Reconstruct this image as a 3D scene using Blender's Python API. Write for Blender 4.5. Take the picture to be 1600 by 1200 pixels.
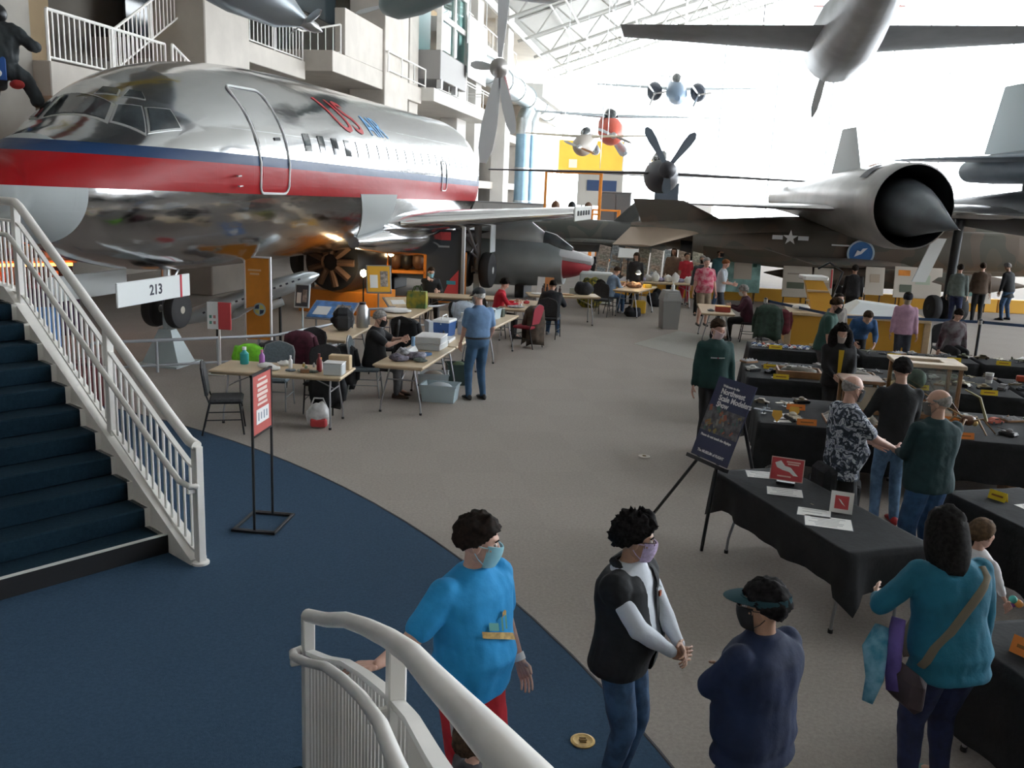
import bpy, bmesh, math, random
import numpy as np
from mathutils import Vector, Matrix, noise, Euler
random.seed(7)
R = math.radians
scene = bpy.context.scene
for o in list(bpy.data.objects):
    bpy.data.objects.remove(o, do_unlink=True)
C = scene.collection

WS = bpy.data.scenes.new('workshop'); WL = WS.view_layers[0]      # scratch scene for meshing, removed at the end
# ------------------------------------------------------------------ camera
cam_data = bpy.data.cameras.new('camera')
cam = bpy.data.objects.new('camera', cam_data)
C.objects.link(cam)
scene.camera = cam
cam_data.sensor_width = 36.0
cam_data.lens = 36.0 * 1400 / 1600
cam_data.clip_end = 500
_p, _r = R(12.1), R(2.4)
fw = Vector((0, math.cos(_p), -math.sin(_p)))
rt0 = Vector((1, 0, 0)); up0 = rt0.cross(fw)
rt = rt0 * math.cos(_r) + up0 * math.sin(_r)
up = up0 * math.cos(_r) - rt0 * math.sin(_r)
cam.matrix_world = Matrix(((rt.x, up.x, -fw.x, 0), (rt.y, up.y, -fw.y, 0), (rt.z, up.z, -fw.z, 3.25), (0, 0, 0, 1)))

# ------------------------------------------------------------------ sky, light, exposure
W = bpy.data.worlds.new('overcast_sky'); scene.world = W
W.use_nodes = True
wb = W.node_tree.nodes['Background']
wb.inputs[0].default_value = (0.93, 0.97, 1.0, 1)
wb.inputs[1].default_value = 8.6
scene.view_settings.view_transform = 'Standard'
scene.view_settings.look = 'None'
scene.view_settings.exposure = 0.38
scene.view_settings.gamma = 1.0
scene.view_settings.use_curve_mapping = False

# ------------------------------------------------------------------ materials
MATS = {}
def mat(name, col, rough=0.6, metal=0.0, var=0.0, scale=8.0, bump=0.0, bscale=60.0, emit=0.0, spec=0.5, alpha=1.0, col2=None, coat=0.0):
    """procedural material: base colour broken up by noise, optional fine relief"""
    if name in MATS: return MATS[name]
    m = bpy.data.materials.new(name); m.use_nodes = True
    nt = m.node_tree; b = nt.nodes['Principled BSDF']
    b.inputs['Base Color'].default_value = (*col, 1)
    b.inputs['Roughness'].default_value = rough
    b.inputs['Metallic'].default_value = metal
    b.inputs['Specular IOR Level'].default_value = .15 if name.startswith('hair_') else spec
    b.inputs['Coat Weight'].default_value = coat
    if var > 0 or col2:
        tc = nt.nodes.new('ShaderNodeTexCoord')
        n = nt.nodes.new('ShaderNodeTexNoise'); n.inputs['Scale'].default_value = scale; n.inputs['Detail'].default_value = 4
        nt.links.new(tc.outputs['Object'], n.inputs['Vector'])
        r = nt.nodes.new('ShaderNodeValToRGB')
        a = col2 if col2 else tuple(max(0, c * (1 - var)) for c in col)
        d = col if col2 else tuple(min(1, c * (1 + var)) for c in col)
        r.color_ramp.elements[0].color = (*a, 1); r.color_ramp.elements[0].position = 0.38
        r.color_ramp.elements[1].color = (*d, 1); r.color_ramp.elements[1].position = 0.62
        nt.links.new(n.outputs['Fac'], r.inputs['Fac'])
        nt.links.new(r.outputs['Color'], b.inputs['Base Color'])
    if bump > 0:
        tc = nt.nodes.new('ShaderNodeTexCoord')
        n = nt.nodes.new('ShaderNodeTexNoise'); n.inputs['Scale'].default_value = bscale; n.inputs['Detail'].default_value = 3
        nt.links.new(tc.outputs['Object'], n.inputs['Vector'])
        bp = nt.nodes.new('ShaderNodeBump'); bp.inputs['Strength'].default_value = bump; bp.inputs['Distance'].default_value = 0.02
        nt.links.new(n.outputs['Fac'], bp.inputs['Height'])
        nt.links.new(bp.outputs['Normal'], b.inputs['Normal'])
    if emit > 0:
        b.inputs['Emission Color'].default_value = (*col, 1); b.inputs['Emission Strength'].default_value = emit
    MATS[name] = m
    return m

def glass_mat(name, tint=(1, 1, 1), gloss=0.08):
    """clear pane: mostly transparent with a reflective sheen"""
    if name in MATS: return MATS[name]
    m = bpy.data.materials.new(name); m.use_nodes = True
    nt = m.node_tree; nt.nodes.clear()
    out = nt.nodes.new('ShaderNodeOutputMaterial'); mix = nt.nodes.new('ShaderNodeMixShader')
    tr = nt.nodes.new('ShaderNodeBsdfTransparent'); tr.inputs[0].default_value = (*tint, 1)
    gl = nt.nodes.new('ShaderNodeBsdfGlossy'); gl.inputs['Roughness'].default_value = 0.03
    mix.inputs[0].default_value = gloss
    nt.links.new(tr.outputs[0], mix.inputs[1]); nt.links.new(gl.outputs[0], mix.inputs[2]); nt.links.new(mix.outputs[0], out.inputs[0])
    MATS[name] = m
    return m

white_paint = mat('white_paint', (0.86, 0.84, 0.80), 0.35, var=0.04, scale=3)
concrete = mat('painted_concrete', (0.52, 0.48, 0.43), 0.8, var=0.05, scale=1.5)
dark_metal = mat('dark_metal', (0.03, 0.032, 0.035), 0.4, 0.5)
steel = mat('steel', (0.55, 0.56, 0.57), 0.3, 0.9)
grey_tube = mat('grey_tube', (0.30, 0.30, 0.31), 0.4, 0.4)
rubber = mat('rubber', (0.02, 0.02, 0.022), 0.75)
black_cloth = mat('black_cloth', (0.012, 0.014, 0.017), 0.9, var=0.2, bump=0.15, bscale=25)
paper = mat('paper', (0.8, 0.8, 0.78), 0.7)
ink = mat('ink', (0.05, 0.05, 0.07), 0.8)
white_print = mat('white_print', (0.8, 0.8, 0.8), 0.6)

# ------------------------------------------------------------------ mesh builder
class MB:
    def __init__(s): s.v = []; s.f = []; s.m = []; s.cur = 0
    def add(s, vs, fs):
        o = len(s.v); s.v += [tuple(v) for v in vs]
        s.f += [tuple(i + o for i in f) for f in fs]; s.m += [s.cur] * len(fs)
        return s
    def box(s, c, d, rz=0.0, ch=0.0, M=None):
        """box centre c, size d; ch = chamfer"""
        x, y, z = d[0] / 2, d[1] / 2, d[2] / 2
        ch = min(ch, 0.45 * min(d))
        if ch <= 0:
            vs = [(sx * x, sy * y, sz * z) for sz in (-1, 1) for sy in (-1, 1) for sx in (-1, 1)]
            fs = [(0, 2, 3, 1), (4, 5, 7, 6), (0, 1, 5, 4), (2, 6, 7, 3), (0, 4, 6, 2), (1, 3, 7, 5)]
        else:
            vs = []; fs = []; idx = {}
            for sz in (-1, 1):
                for sy in (-1, 1):
                    for sx in (-1, 1):
                        for ax in range(3):
                            p = [sx * (x - ch), sy * (y - ch), sz * (z - ch)]
                            p[ax] = (sx * x, sy * y, sz * z)[ax]
                            idx[(sx, sy, sz, ax)] = len(vs); vs.append(p)
            for ax in range(3):
                a, b = [k for k in range(3) if k != ax]
                for sg in (-1, 1):
                    q = []
                    for sa, sb in ((-1, -1), (1, -1), (1, 1), (-1, 1)):
                        k = [0, 0, 0]; k[ax] = sg; k[a] = sa; k[b] = sb; q.append(idx[(k[0], k[1], k[2], ax)])
                    fs.append(tuple(q))
            for ax in range(3):
                a, b = [k for k in range(3) if k != ax]
                for sa in (-1, 1):
                    for sb in (-1, 1):
                        k0 = [0, 0, 0]; k0[a] = sa; k0[b] = sb; k1 = list(k0); k0[ax] = -1; k1[ax] = 1
                        fs.append((idx[(*k0, a)], idx[(*k1, a)], idx[(*k1, b)], idx[(*k0, b)]))
            for sz in (-1, 1):
                for sy in (-1, 1):
                    for sx in (-1, 1):
                        fs.append(tuple(idx[(sx, sy, sz, ax)] for ax in range(3)))
        cr, sr = math.cos(rz), math.sin(rz)
        out = []
        for p in vs:
            q = (p[0] * cr - p[1] * sr + c[0], p[0] * sr + p[1] * cr + c[1], p[2] + c[2])
            out.append(M @ Vector(q) if M else q)
        return s.add(out, fs)
    def loft(s, rings, cap=True, closed=True):
        n = len(rings[0]); vs = [p for r in rings for p in r]; fs = []
        for i in range(len(rings) - 1):
            for j in range(n if closed else n - 1):
                k = (j + 1) % n
                fs.append((i * n + j, i * n + k, (i + 1) * n + k, (i + 1) * n + j))
        if cap and closed:
            fs.append(tuple(range(n - 1, -1, -1))); fs.append(tuple((len(rings) - 1) * n + j for j in range(n)))
        return s.add(vs, fs)
    def tube(s, pts, r, n=8, cap=True, flat=1.0):
        pts = [Vector(p) for p in pts]
        rs = r if isinstance(r, (list, tuple)) else [r] * len(pts)
        rings = []; prev = None
        for i, p in enumerate(pts):
            a = pts[max(i - 1, 0)]; b = pts[min(i + 1, len(pts) - 1)]
            t = (b - a).normalized() if (b - a).length > 1e-9 else Vector((0, 0, 1))
            if prev is None:
                e = Vector((0, 0, 1)) if abs(t.z) < 0.9 else Vector((1, 0, 0))
                x = t.cross(e).normalized()
            else:
                x = (prev - t * prev.dot(t))
                x = x.normalized() if x.length > 1e-6 else t.orthogonal().normalized()
            prev = x; y = t.cross(x)
            rings.append([p + x * (rs[i] * math.cos(2 * math.pi * k / n)) + y * (flat * rs[i] * math.sin(2 * math.pi * k / n)) for k in range(n)])
        return s.loft(rings, cap)
    def lathe(s, prof, n=16, M=None, c=(0, 0, 0), cap=True):
        rings = []
        for r, z in prof:
            ring = [Vector((r * math.cos(2 * math.pi * k / n), r * math.sin(2 * math.pi * k / n), z)) for k in range(n)]
            ring = [(M @ q) if M else q + Vector(c) for q in ring]
            rings.append(ring)
        return s.loft(rings, cap)
    def ell(s, c, r, n=12, m=8, M=None):
        """ellipsoid"""
        rings = []
        for i in range(m + 1):
            a = -math.pi / 2 + math.pi * i / m
            a = max(min(a, math.pi / 2 - 0.02), -math.pi / 2 + 0.02)
            ring = []
            for k in range(n):
                b = 2 * math.pi * k / n
                q = Vector((c[0] + r[0] * math.cos(a) * math.cos(b), c[1] + r[1] * math.cos(a) * math.sin(b), c[2] + r[2] * math.sin(a)))
                ring.append(M @ q if M else q)
            rings.append(ring)
        return s.loft(rings, True)
    def cap(s, a, b, ra, rb, n=10):
        """tapered capsule"""
        a = Vector(a); b = Vector(b); t = b - a; L = t.length
        t = t.normalized() if L > 1e-9 else Vector((0, 0, 1))
        x = t.orthogonal().normalized(); y = t.cross(x)
        rings = []
        for k in (-88, -55, -25, 0):
            rings.append((a + t * ra * math.sin(R(k)), ra * math.cos(R(k))))
        for k in (0, 25, 55, 88):
            rings.append((b + t * rb * math.sin(R(k)), rb * math.cos(R(k))))
        return s.loft([[c + x * (q * math.cos(2 * math.pi * j / n)) + y * (q * math.sin(2 * math.pi * j / n)) for j in range(n)] for c, q in rings])
    def prism(s, poly, z0, z1, M=None):
        n = len(poly)
        vs = [Vector((p[0], p[1], z0)) for p in poly] + [Vector((p[0], p[1], z1)) for p in poly]
        if M: vs = [M @ v for v in vs]
        fs = [tuple(range(n - 1, -1, -1)), tuple(range(n, 2 * n))] + [(i, (i + 1) % n, n + (i + 1) % n, n + i) for i in range(n)]
        return s.add(vs, fs)
    def quad(s, a, b, c, d): return s.add([a, b, c, d], [(0, 1, 2, 3)])
    def mesh(s, name):
        me = bpy.data.meshes.new(name); me.from_pydata(s.v, [], s.f); me.update(); return me
    def build(s, name, m, parent=None, smooth=False, loc=None, rz=0.0, recalc=True):
        me = s.mesh(name)
        if recalc:
            bm = bmesh.new(); bm.from_mesh(me); bmesh.ops.recalc_face_normals(bm, faces=bm.faces); bm.to_mesh(me); bm.free()
        for mm in (m if isinstance(m, (list, tuple)) else [m]): me.materials.append(mm)
        if isinstance(m, (list, tuple)) and len(m) > 1:
            me.polygons.foreach_set('material_index', s.m)
        if smooth:
            me.polygons.foreach_set('use_smooth', [True] * len(me.polygons))
            if smooth != 'all':
                me.set_sharp_from_angle(angle=R(42))
        return obj(name, me, parent, loc, rz)

def obj(name, me, parent=None, loc=None, rz=0.0):
    o = bpy.data.objects.new(name, me); C.objects.link(o)
    if parent: o.parent = parent
    if loc is not None: o.location = loc
    o.rotation_euler = (0, 0, rz)
    return o
def tag(o, label=None, cat=None, group=None, kind=None):
    if label: o['label'] = label
    if cat: o['category'] = cat
    if group: o['group'] = group
    if kind: o['kind'] = kind
    return o
def thing(name, label, cat, loc=(0, 0, 0), rz=0.0, group=None):
    o = bpy.data.objects.new(name, None); C.objects.link(o)
    o.empty_display_size = 0.1
    o.location = loc; o.rotation_euler = (0, 0, rz)
    return tag(o, label, cat, group)
def struct(o): o['kind'] = 'structure'; return o
def dup(root, loc=None, rz=None, label=None, group=None, parent=None):
    r = root.copy(); C.objects.link(r)
    if parent: r.parent = parent
    if loc is not None: r.location = loc
    if rz is not None: r.rotation_euler = (0, 0, rz)
    if label: r['label'] = label
    if group: r['group'] = group
    for ch in list(root.children): dup(ch, parent=r)
    return r
def frame(o, x, y, z):
    """matrix from origin and axes"""
    x, y, z = Vector(x).normalized(), Vector(y).normalized(), Vector(z).normalized()
    return Matrix(((x.x, y.x, z.x, o[0]), (x.y, y.y, z.y, o[1]), (x.z, y.z, z.z, o[2]), (0, 0, 0, 1)))
def text_part(body, size, m, parent, M, name='lettering', align='CENTER', extrude=0.002, bold=0.0, fn=None, shear=0.0):
    cu = bpy.data.curves.new('txt', 'FONT'); cu.body = body; cu.size = size; cu.align_x = align; cu.align_y = 'CENTER'
    cu.extrude = extrude; cu.offset = bold; cu.resolution_u = 3; cu.shear = shear; cu.space_line = 0.85
    t = bpy.data.objects.new('txt', cu); WS.collection.objects.link(t)
    WL.update(); dg = WL.depsgraph
    me = bpy.data.meshes.new_from_object(t.evaluated_get(dg))
    bpy.data.objects.remove(t, do_unlink=True); bpy.data.curves.remove(cu)
    if fn:
        bm = bmesh.new(); bm.from_mesh(me)
        bmesh.ops.subdivide_edges(bm, edges=[e for e in bm.edges if e.calc_length() > size * 0.12], cuts=4)
        bmesh.ops.triangulate(bm, faces=bm.faces)
        for v in bm.verts: v.co = fn(v.co)
        bm.to_mesh(me); bm.free()
    else:
        me.transform(M)
    me.materials.clear(); me.materials.append(m)
    return obj(name, me, parent)
# ------------------------------------------------------------------ the hall
BR = -math.atan2(.16903, .98561)               # building axis turned from +Y
UD = Vector((.16903, .98561, 0)); VD = Vector((.98561, -.16903, 0))
def BP(u, v, z): return UD * u + VD * v + Vector((0, 0, z))
def bbox(mb, u0, u1, v0, v1, z0, z1, ch=0.0):
    c = BP((u0 + u1) / 2, (v0 + v1) / 2, (z0 + z1) / 2)
    return mb.box(c, (v1 - v0, u1 - u0, z1 - z0), BR, ch)
def bpart(name, m, parent, u0, u1, v0, v1, z0, z1, ch=0.0):
    return bbox(MB(), u0, u1, v0, v1, z0, z1, ch).build(name, m, parent)

def carpet_mat(name, a, b, sc, tiles=0.0):
    m = bpy.data.materials.new(name); m.use_nodes = True; nt = m.node_tree; bs = nt.nodes['Principled BSDF']
    bs.inputs['Roughness'].default_value = 0.9; bs.inputs['Specular IOR Level'].default_value = 0.15
    tc = nt.nodes.new('ShaderNodeTexCoord')
    n1 = nt.nodes.new('ShaderNodeTexNoise'); n1.inputs['Scale'].default_value = sc; n1.inputs['Detail'].default_value = 6; n1.inputs['Roughness'].default_value = 0.75
    nt.links.new(tc.outputs['Object'], n1.inputs['Vector'])
    r = nt.nodes.new('ShaderNodeValToRGB'); r.color_ramp.elements[0].position = 0.35; r.color_ramp.elements[1].position = 0.65
    r.color_ramp.elements[0].color = (*a, 1); r.color_ramp.elements[1].color = (*b, 1)
    nt.links.new(n1.outputs['Fac'], r.inputs['Fac'])
    last = r.outputs['Color']
    if tiles:
        mp = nt.nodes.new('ShaderNodeMapping'); mp.inputs['Rotation'].default_value = (0, 0, BR)
        nt.links.new(tc.outputs['Object'], mp.inputs['Vector'])
        ck = nt.nodes.new('ShaderNodeTexChecker'); ck.inputs['Scale'].default_value = 1 / .91
        ck.inputs['Color1'].default_value = (1, 1, 1, 1); ck.inputs['Color2'].default_value = (1 - tiles, 1 - tiles, 1 - tiles, 1)
        nt.links.new(mp.outputs['Vector'], ck.inputs['Vector'])
        mx = nt.nodes.new('ShaderNodeMix'); mx.data_type = 'RGBA'; mx.blend_type = 'MULTIPLY'; mx.inputs[0].default_value = 1
        nt.links.new(last, mx.inputs[6]); nt.links.new(ck.outputs['Color'], mx.inputs[7]); last = mx.outputs[2]
    nt.links.new(last, bs.inputs['Base Color'])
    bp = nt.nodes.new('ShaderNodeBump'); bp.inputs['Strength'].default_value = 0.25; bp.inputs['Distance'].default_value = 0.01
    n2 = nt.nodes.new('ShaderNodeTexNoise'); n2.inputs['Scale'].default_value = 220
    nt.links.new(tc.outputs['Object'], n2.inputs['Vector']); nt.links.new(n2.outputs['Fac'], bp.inputs['Height']); nt.links.new(bp.outputs['Normal'], bs.inputs['Normal'])
    return m
beige_carpet = carpet_mat('beige_carpet', (.30, .268, .243), (.39, .352, .32), 34, 0.03)
blue_carpet = carpet_mat('blue_carpet', (.030, .062, .108), (.046, .088, .145), 40)
grey_carpet = carpet_mat('grey_carpet', (.33, .32, .29), (.42, .41, .38), 34)
stair_carpet = carpet_mat('stair_carpet', (.006, .020, .034), (.011, .031, .050), 30)

floor = struct(MB().box((12, 38, -.1), (90, 130, .2)).build('floor', beige_carpet))
# blue carpet inside a big arc (circle through three points on its edge)
def circ(a, b, c):
    ax, ay = a; bx, by = b; cx, cy = c
    d = 2 * (ax * (by - cy) + bx * (cy - ay) + cx * (ay - by))
    ux = ((ax * ax + ay * ay) * (by - cy) + (bx * bx + by * by) * (cy - ay) + (cx * cx + cy * cy) * (ay - by)) / d
    uy = ((ax * ax + ay * ay) * (cx - bx) + (bx * bx + by * by) * (ax - cx) + (cx * cx + cy * cy) * (bx - ax)) / d
    return ux, uy, math.hypot(ax - ux, ay - uy)
cx0, cy0, cr0 = circ((-4.40, 11.61), (-.95, 8.34), (1.03, 4.66))
arc = []
for k in range(61):
    a = R(-40 + 145 * k / 60); arc.append((cx0 + cr0 * math.cos(a), cy0 + cr0 * math.sin(a)))
poly = arc + [(-16, arc[-1][1]), (-16, arc[0][1])]
MB().prism(poly, 0.0, 0.006).build('blue_carpet', blue_carpet, floor)
MB().tube([(x, y, .006) for x, y in arc], .012, 6, flat=.5).build('carpet_edge', mat('carpet_edge', (.06, .06, .07), .7), floor)
MB().prism([(2.71, 20.06), (3.95, 18.0), (7.5, 19.5), (4.1, 22.3)], 0, .004).build('grey_carpet', grey_carpet, floor)
brass = mat('brass', (.52, .36, .14), .45, .5, var=.15, scale=40)
for (x, y) in ((.52, 4.87), (1.73, 11.04)):
    pl = MB().lathe([(.075, 0), (.075, .008), (.06, .012), (0.055, .009), (.001, .009)], 24, c=(x, y, .006)).build('floor_outlet', brass if y < 6 else mat('outlet_pale', (.55, .50, .44), .5), None, True)
    MB().box((x, y, .017), (.05, .008, .006)).box((x, y + .02, .017), (.04, .006, .006)).box((x, y - .02, .017), (.04, .006, .006)).build('slot', mat('brass_dark', (.2, .13, .05), .5, .5), pl).matrix_parent_inverse = Matrix()
    tag(pl, 'round brass floor outlet on the blue carpet' if y < 6 else 'pale round floor outlet in the middle of the beige carpet', 'floor outlet')

# ---- left terraces
tan = mat('tan_wall', (.50, .38, .24), .85, var=.06, scale=.6)
wall_dark = mat('grey_wall', (.26, .235, .205), .9, var=.1, scale=.5)
glassm = glass_mat('clear_glass', (.96, .98, 1.0), .06)
teal_glass = glass_mat('teal_glass', (.55, .75, .74), .25)
dark_glass = mat('dark_glass', (.03, .04, .045), .1, spec=.8)
white_wall = mat('white_wall', (.70, .68, .64), .8, var=.04, scale=.8)

wl = struct(bpart('wall_left', wall_dark, None, -20, 96, -18.4, -18, 0, 19))
bpart('near_wall', mat('near_wall', (.30, .28, .25), .9, var=.12, scale=.7), wl, 4, 17.0, -15, -13, 0, 13)
def slab(u0, u1, v1, z0, z1, m=concrete): return bpart('floor_slab', m, wl, u0, u1, -18, v1, z0, z1, .02)
slab(17.0, 23.4, -12.6, 4.75, 5.45)
slab(26.2, 30.8, -13.0, 6.75, 7.35)
slab(30.8, 41.9, -12.0, 7.05, 7.75)
slab(41.9, 55.2, -11.4, 7.2, 7.8, white_wall)
slab(26.2, 41, -13.4, 10.9, 11.5); slab(50, 93, -12.8, 11.6, 12.4, white_wall); slab(41, 93, -13.2, 15.2, 15.9, white_wall)
slab(71.5, 88.5, -10.8, 10.5, 11.5, white_wall)
slab(17, 26, -13.6, 8.6, 9.2)
slab(55.2, 83, -13.4, 7.1, 7.7)
slab(26.2, 93, -13.4, 3.4, 3.9)
for (u0, u1, z0, z1) in ((50, 93, 12.4, 15.2), (55, 83, 7.7, 11.6), (17, 23, 5.45, 8.6)):
    bpart('tan_panel', tan, wl, u0, u1, -17.6, -17, z0, z1)
def column(u0, u1, v0, v1, z0, z1, m=concrete): return bpart('column', m, wl, u0, u1, v0, v1, z0, z1, .03)
column(23.6, 26.2, -14.4, -12.8, 0, 15); column(36.2, 39.4, -13.4, -11.9, 0, 16); column(40.6, 42.0, -13.4, -12.2, 0, 16)
column(51.4, 53.6, -13.6, -12.6, 0, 16, white_wall); column(66, 68, -13.6, -12.6, 0, 16, white_wall); column(56, 57.6, -13.6, -12.6, 0, 16, white_wall)
column(83, 96, -14.5, -13.0, 0, 12.6, white_wall); column(78.5, 83, -15.5, -13.4, 0, 12, concrete)
bpart('parapet', concrete, wl, 32, 36.2, -12.4, -12.0, 7.75, 9.35, .02)
bpart('upper_parapet', white_wall, wl, 27, 36.2, -13.7, -13.4, 11.5, 12.6, .02)
bpart('window_strip', teal_glass, wl, 39.5, 40.6, -13.2, -13.1, 4, 16)
bpart('window_strip', dark_glass, wl, 26.4, 32, -17.0, -16.9, 7.4, 10.8)
bpart('window_strip', dark_glass, wl, 31, 36, -14.0, -13.9, 9.4, 10.9)
for uu in (28, 29.7, 31.2): bpart('window_mullion', white_paint, wl, uu, uu + .1, -16.9, -16.8, 7.4, 10.8)
# glass lift shaft
ls = thing('lift_shaft', 'glass lift shaft hanging between the concrete terraces', 'lift', BP(44.5, -12.3, 0))
def lp(name, m, *a, ch=0.0):
    o = bbox(MB(), *a, ch).build(name, m, ls); o.matrix_parent_inverse = ls.matrix_world.inverted() if False else Matrix.Translation(-BP(44.5, -12.3, 0)); return o
lp('base', mat('shaft_base', (.33, .32, .31), .7), 42.2, 47.4, -13.2, -11.2, 8.2, 9.5, ch=.03)
for z in (9.5, 11.1, 12.7): lp('glass_panel', teal_glass, 42.3, 47.2, -11.32, -11.28, z + .1, z + 1.5)
for z in (11.0, 12.6, 14.2): lp('cross_bar', white_paint, 42.2, 47.4, -11.4, -11.2, z - .12, z + .12)
for u in (42.3, 44.8, 47.2): lp('post', white_paint, u - .12, u + .12, -11.42, -11.18, 9.5, 15)
lp('back_panel', mat('shaft_back', (.35, .45, .45), .5), 42.3, 47.2, -13.2, -13.1, 9.5, 15)
for u in (42.4, 45.2): lp('support_post', steel, u - .12, u + .12, -11.4, -11.16, 7.8, 8.2)
# white hanging banner
hb = thing('hanging_banner', 'tall white hanging banner beside the glass lift', 'banner', BP(49, -11, 8.9))
o = MB().box((0, 0, 1.5), (.05, 4.4, 3.0), BR).build('sheet', mat('banner_white', (.8, .8, .8), .7), hb)
mb = MB()
for k, (y, z, w, h) in enumerate(((-.6, 2.7, 1.6, .25), (1.0, 2.6, 1.4, .3), (-.8, 1.9, 1.2, .2), (.9, 1.75, .8, .1), (.2, 1.1, 1.8, .08), (.2, .8, 1.5, .08), (-.3, .5, 1.0, .06))):
    q = Vector((0.03, y, 0)); q.rotate(Euler((0, 0, BR))); mb.box((q.x, q.y, z), (.012, w, h), BR)
mb.build('print', mat('banner_print', (.45, .58, .62), .7), hb)
for y in (-2, 2):
    q = Vector((0, y, 0)); q.rotate(Euler((0, 0, BR))); MB().tube([(q.x, q.y, 3.0), (q.x, q.y, 6.3)], .015, 5).build('cord', steel, hb)

# railings of the terraces: posts, rails and each baluster its own piece
def railing(name, label, pts, h, m, step, group=None, post=1.8, r=.035, br=.018, nrail=1, cat='railing', base=.08):
    """balustrade along the polyline of floor points"""
    o0 = Vector(pts[0]); t = thing(name, label, cat, o0, group=group)
    P = [Vector(p) - o0 for p in pts]
    top = [p + Vector((0, 0, h)) for p in P]
    MB().tube(top, r, 8).build('top_rail', m, t, True)
    for k in range(nrail):
        MB().tube([p + Vector((0, 0, base + (h * .86 - base) * k)) for p in P], r * .7, 6).build('lower_rail', m, t, True)
    pm = MB().tube([(0, 0, 0), (0, 0, h)], r, 6).mesh('post'); pm.materials.append(m)
    bm_ = MB().tube([(0, 0, base), (0, 0, h)], br, 5, cap=False).mesh('baluster'); bm_.materials.append(m)
    for i in range(len(P) - 1):
        L = (P[i + 1] - P[i]).length; n = max(1, int(L / post))
        for k in range(n + (1 if i == len(P) - 2 else 0)): obj('post', pm, t, P[i].lerp(P[i + 1], k / n))
        if step:
            nb = max(1, int(L / step))
            for k in range(1, nb): obj('baluster', bm_, t, P[i].lerp(P[i + 1], k / nb))
    return t
railing('balcony_railing', 'white balcony railing on the low terrace above the airliner nose', [BP(17.1, -12.7, 5.45), BP(21.4, -12.7, 5.45)], 1.0, white_paint, .17)
railing('stair_railing', 'white stair railing climbing between two terraces', [BP(21.4, -12.5, 5.45), BP(25.4, -12.5, 3.9)], 1.0, white_paint, .2)
railing('stair_railing', 'white railing of the flight rising to the terrace pier', [BP(20.6, -13.6, 5.6), BP(24.0, -13.6, 7.6)], 1.0, white_paint, .2)
railing('balcony_railing', 'white railing on the terrace behind the airliner roof', [BP(26.3, -13.1, 7.35), BP(30.8, -13.1, 7.35), BP(31.8, -12.1, 7.75)], 1.0, white_paint, .26)
railing('balcony_railing', 'white open railing on the small landing beside the column', [BP(36.3, -11.8, 7.75), BP(41.8, -11.8, 7.75)], .8, white_paint, 0)
railing('balcony_railing', 'white railing on the long terrace under the glass lift', [BP(43, -11.5, 7.8), BP(55.1, -11.5, 7.8), BP(55.1, -13, 7.8)], 1.1, white_paint, 0, nrail=2)
railing('balcony_railing', 'white railing on the balcony near the far glass wall', [BP(72, -10.9, 11.5), BP(88.3, -10.9, 11.5), BP(88.3, -12.5, 11.5)], 1.5, white_paint, .6)
railing('balcony_railing', 'pale railing on the upper terrace below the roof', [BP(51, -12.9, 12.4), BP(71, -12.9, 12.4)], 1.1, white_paint, 1.2)
# ducts
duct_m = mat('duct_metal', (.55, .60, .62), .35, .75, var=.06, scale=2)
d = thing('air_duct', 'long round silver air duct running along the terraces', 'duct', BP(51, -12.0, 10.4))
prev = 51.0
for u in (56, 61, 66, 71, 77, 83, 90, 96):
    a, b = BP(prev, -12.0, 10.4) - BP(51, -12, 10.4), BP(u, -12.0, 10.4) - BP(51, -12, 10.4)
    MB().tube([a, b], .78, 20).build('section', duct_m, d, True); MB().tube([b - UD * .1, b + UD * .1], .84, 20).build('collar', duct_m, d, True); prev = u
blue_pipe = mat('blue_pipe', (.25, .40, .52), .35, .3, var=.05, scale=2)
for k, (u, v, r, lab) in enumerate(((70.3, -12.0, .55, 'thick pale blue riser duct bending out of the silver duct'), (71.8, -11.6, .38, 'slim pale blue riser duct beside the thick one'))):
    d2 = thing('riser_duct', lab, 'duct', BP(u, v, 0))
    MB().tube([(0, 0, 0), (0, 0, 7.6)], r, 16).build('pipe', blue_pipe, d2, True)
    MB().tube([(0, 0, 7.6), (0, 0, 8.6)] + [tuple(UD * (.5 * j) + Vector((0, 0, 8.6 + .9 * math.sin(j * .35)))) for j in range(1, 4)], r * 1.08, 16).build('elbow', duct_m, d2, True)
    for z in (2.5, 5): MB().lathe([(r, z), (r * 1.08, z), (r * 1.08, z + .12), (r, z + .12)], 16).build('band', duct_m, d2, True)

# ---- roof with trusses
roof_m = mat('roof_deck', (.44, .44, .42), .7, var=.05, scale=.4)
def RZ(v): return 16.3 + .345 * (v + 13)
mb = MB(); mb.add([BP(-20, -19, RZ(-19)), BP(96, -19, RZ(-19)), BP(96, 16, RZ(16)), BP(-20, 16, RZ(16)), BP(-20, -19, RZ(-19) + .4), BP(96, -19, RZ(-19) + .4), BP(96, 16, RZ(16) + .4), BP(-20, 16, RZ(16) + .4)],
       [(0, 1, 2, 3), (4, 7, 6, 5), (0, 4, 5, 1), (1, 5, 6, 2), (2, 6, 7, 3), (3, 7, 4, 0)])
ceil = struct(mb.build('ceiling', roof_m))
mb = MB(); mb.add([BP(-20, 16, RZ(16)), BP(96, 16, RZ(16)), BP(96, 40, RZ(16) - 4), BP(-20, 40, RZ(16) - 4), BP(-20, 16, RZ(16) + .4), BP(96, 16, RZ(16) + .4), BP(96, 40, RZ(16) - 3.6), BP(-20, 40, RZ(16) - 3.6)],
       [(0, 1, 2, 3), (4, 7, 6, 5), (0, 4, 5, 1), (1, 5, 6, 2), (2, 6, 7, 3), (3, 7, 4, 0)])
mb.build('roof_slope', roof_m, ceil)
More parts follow.
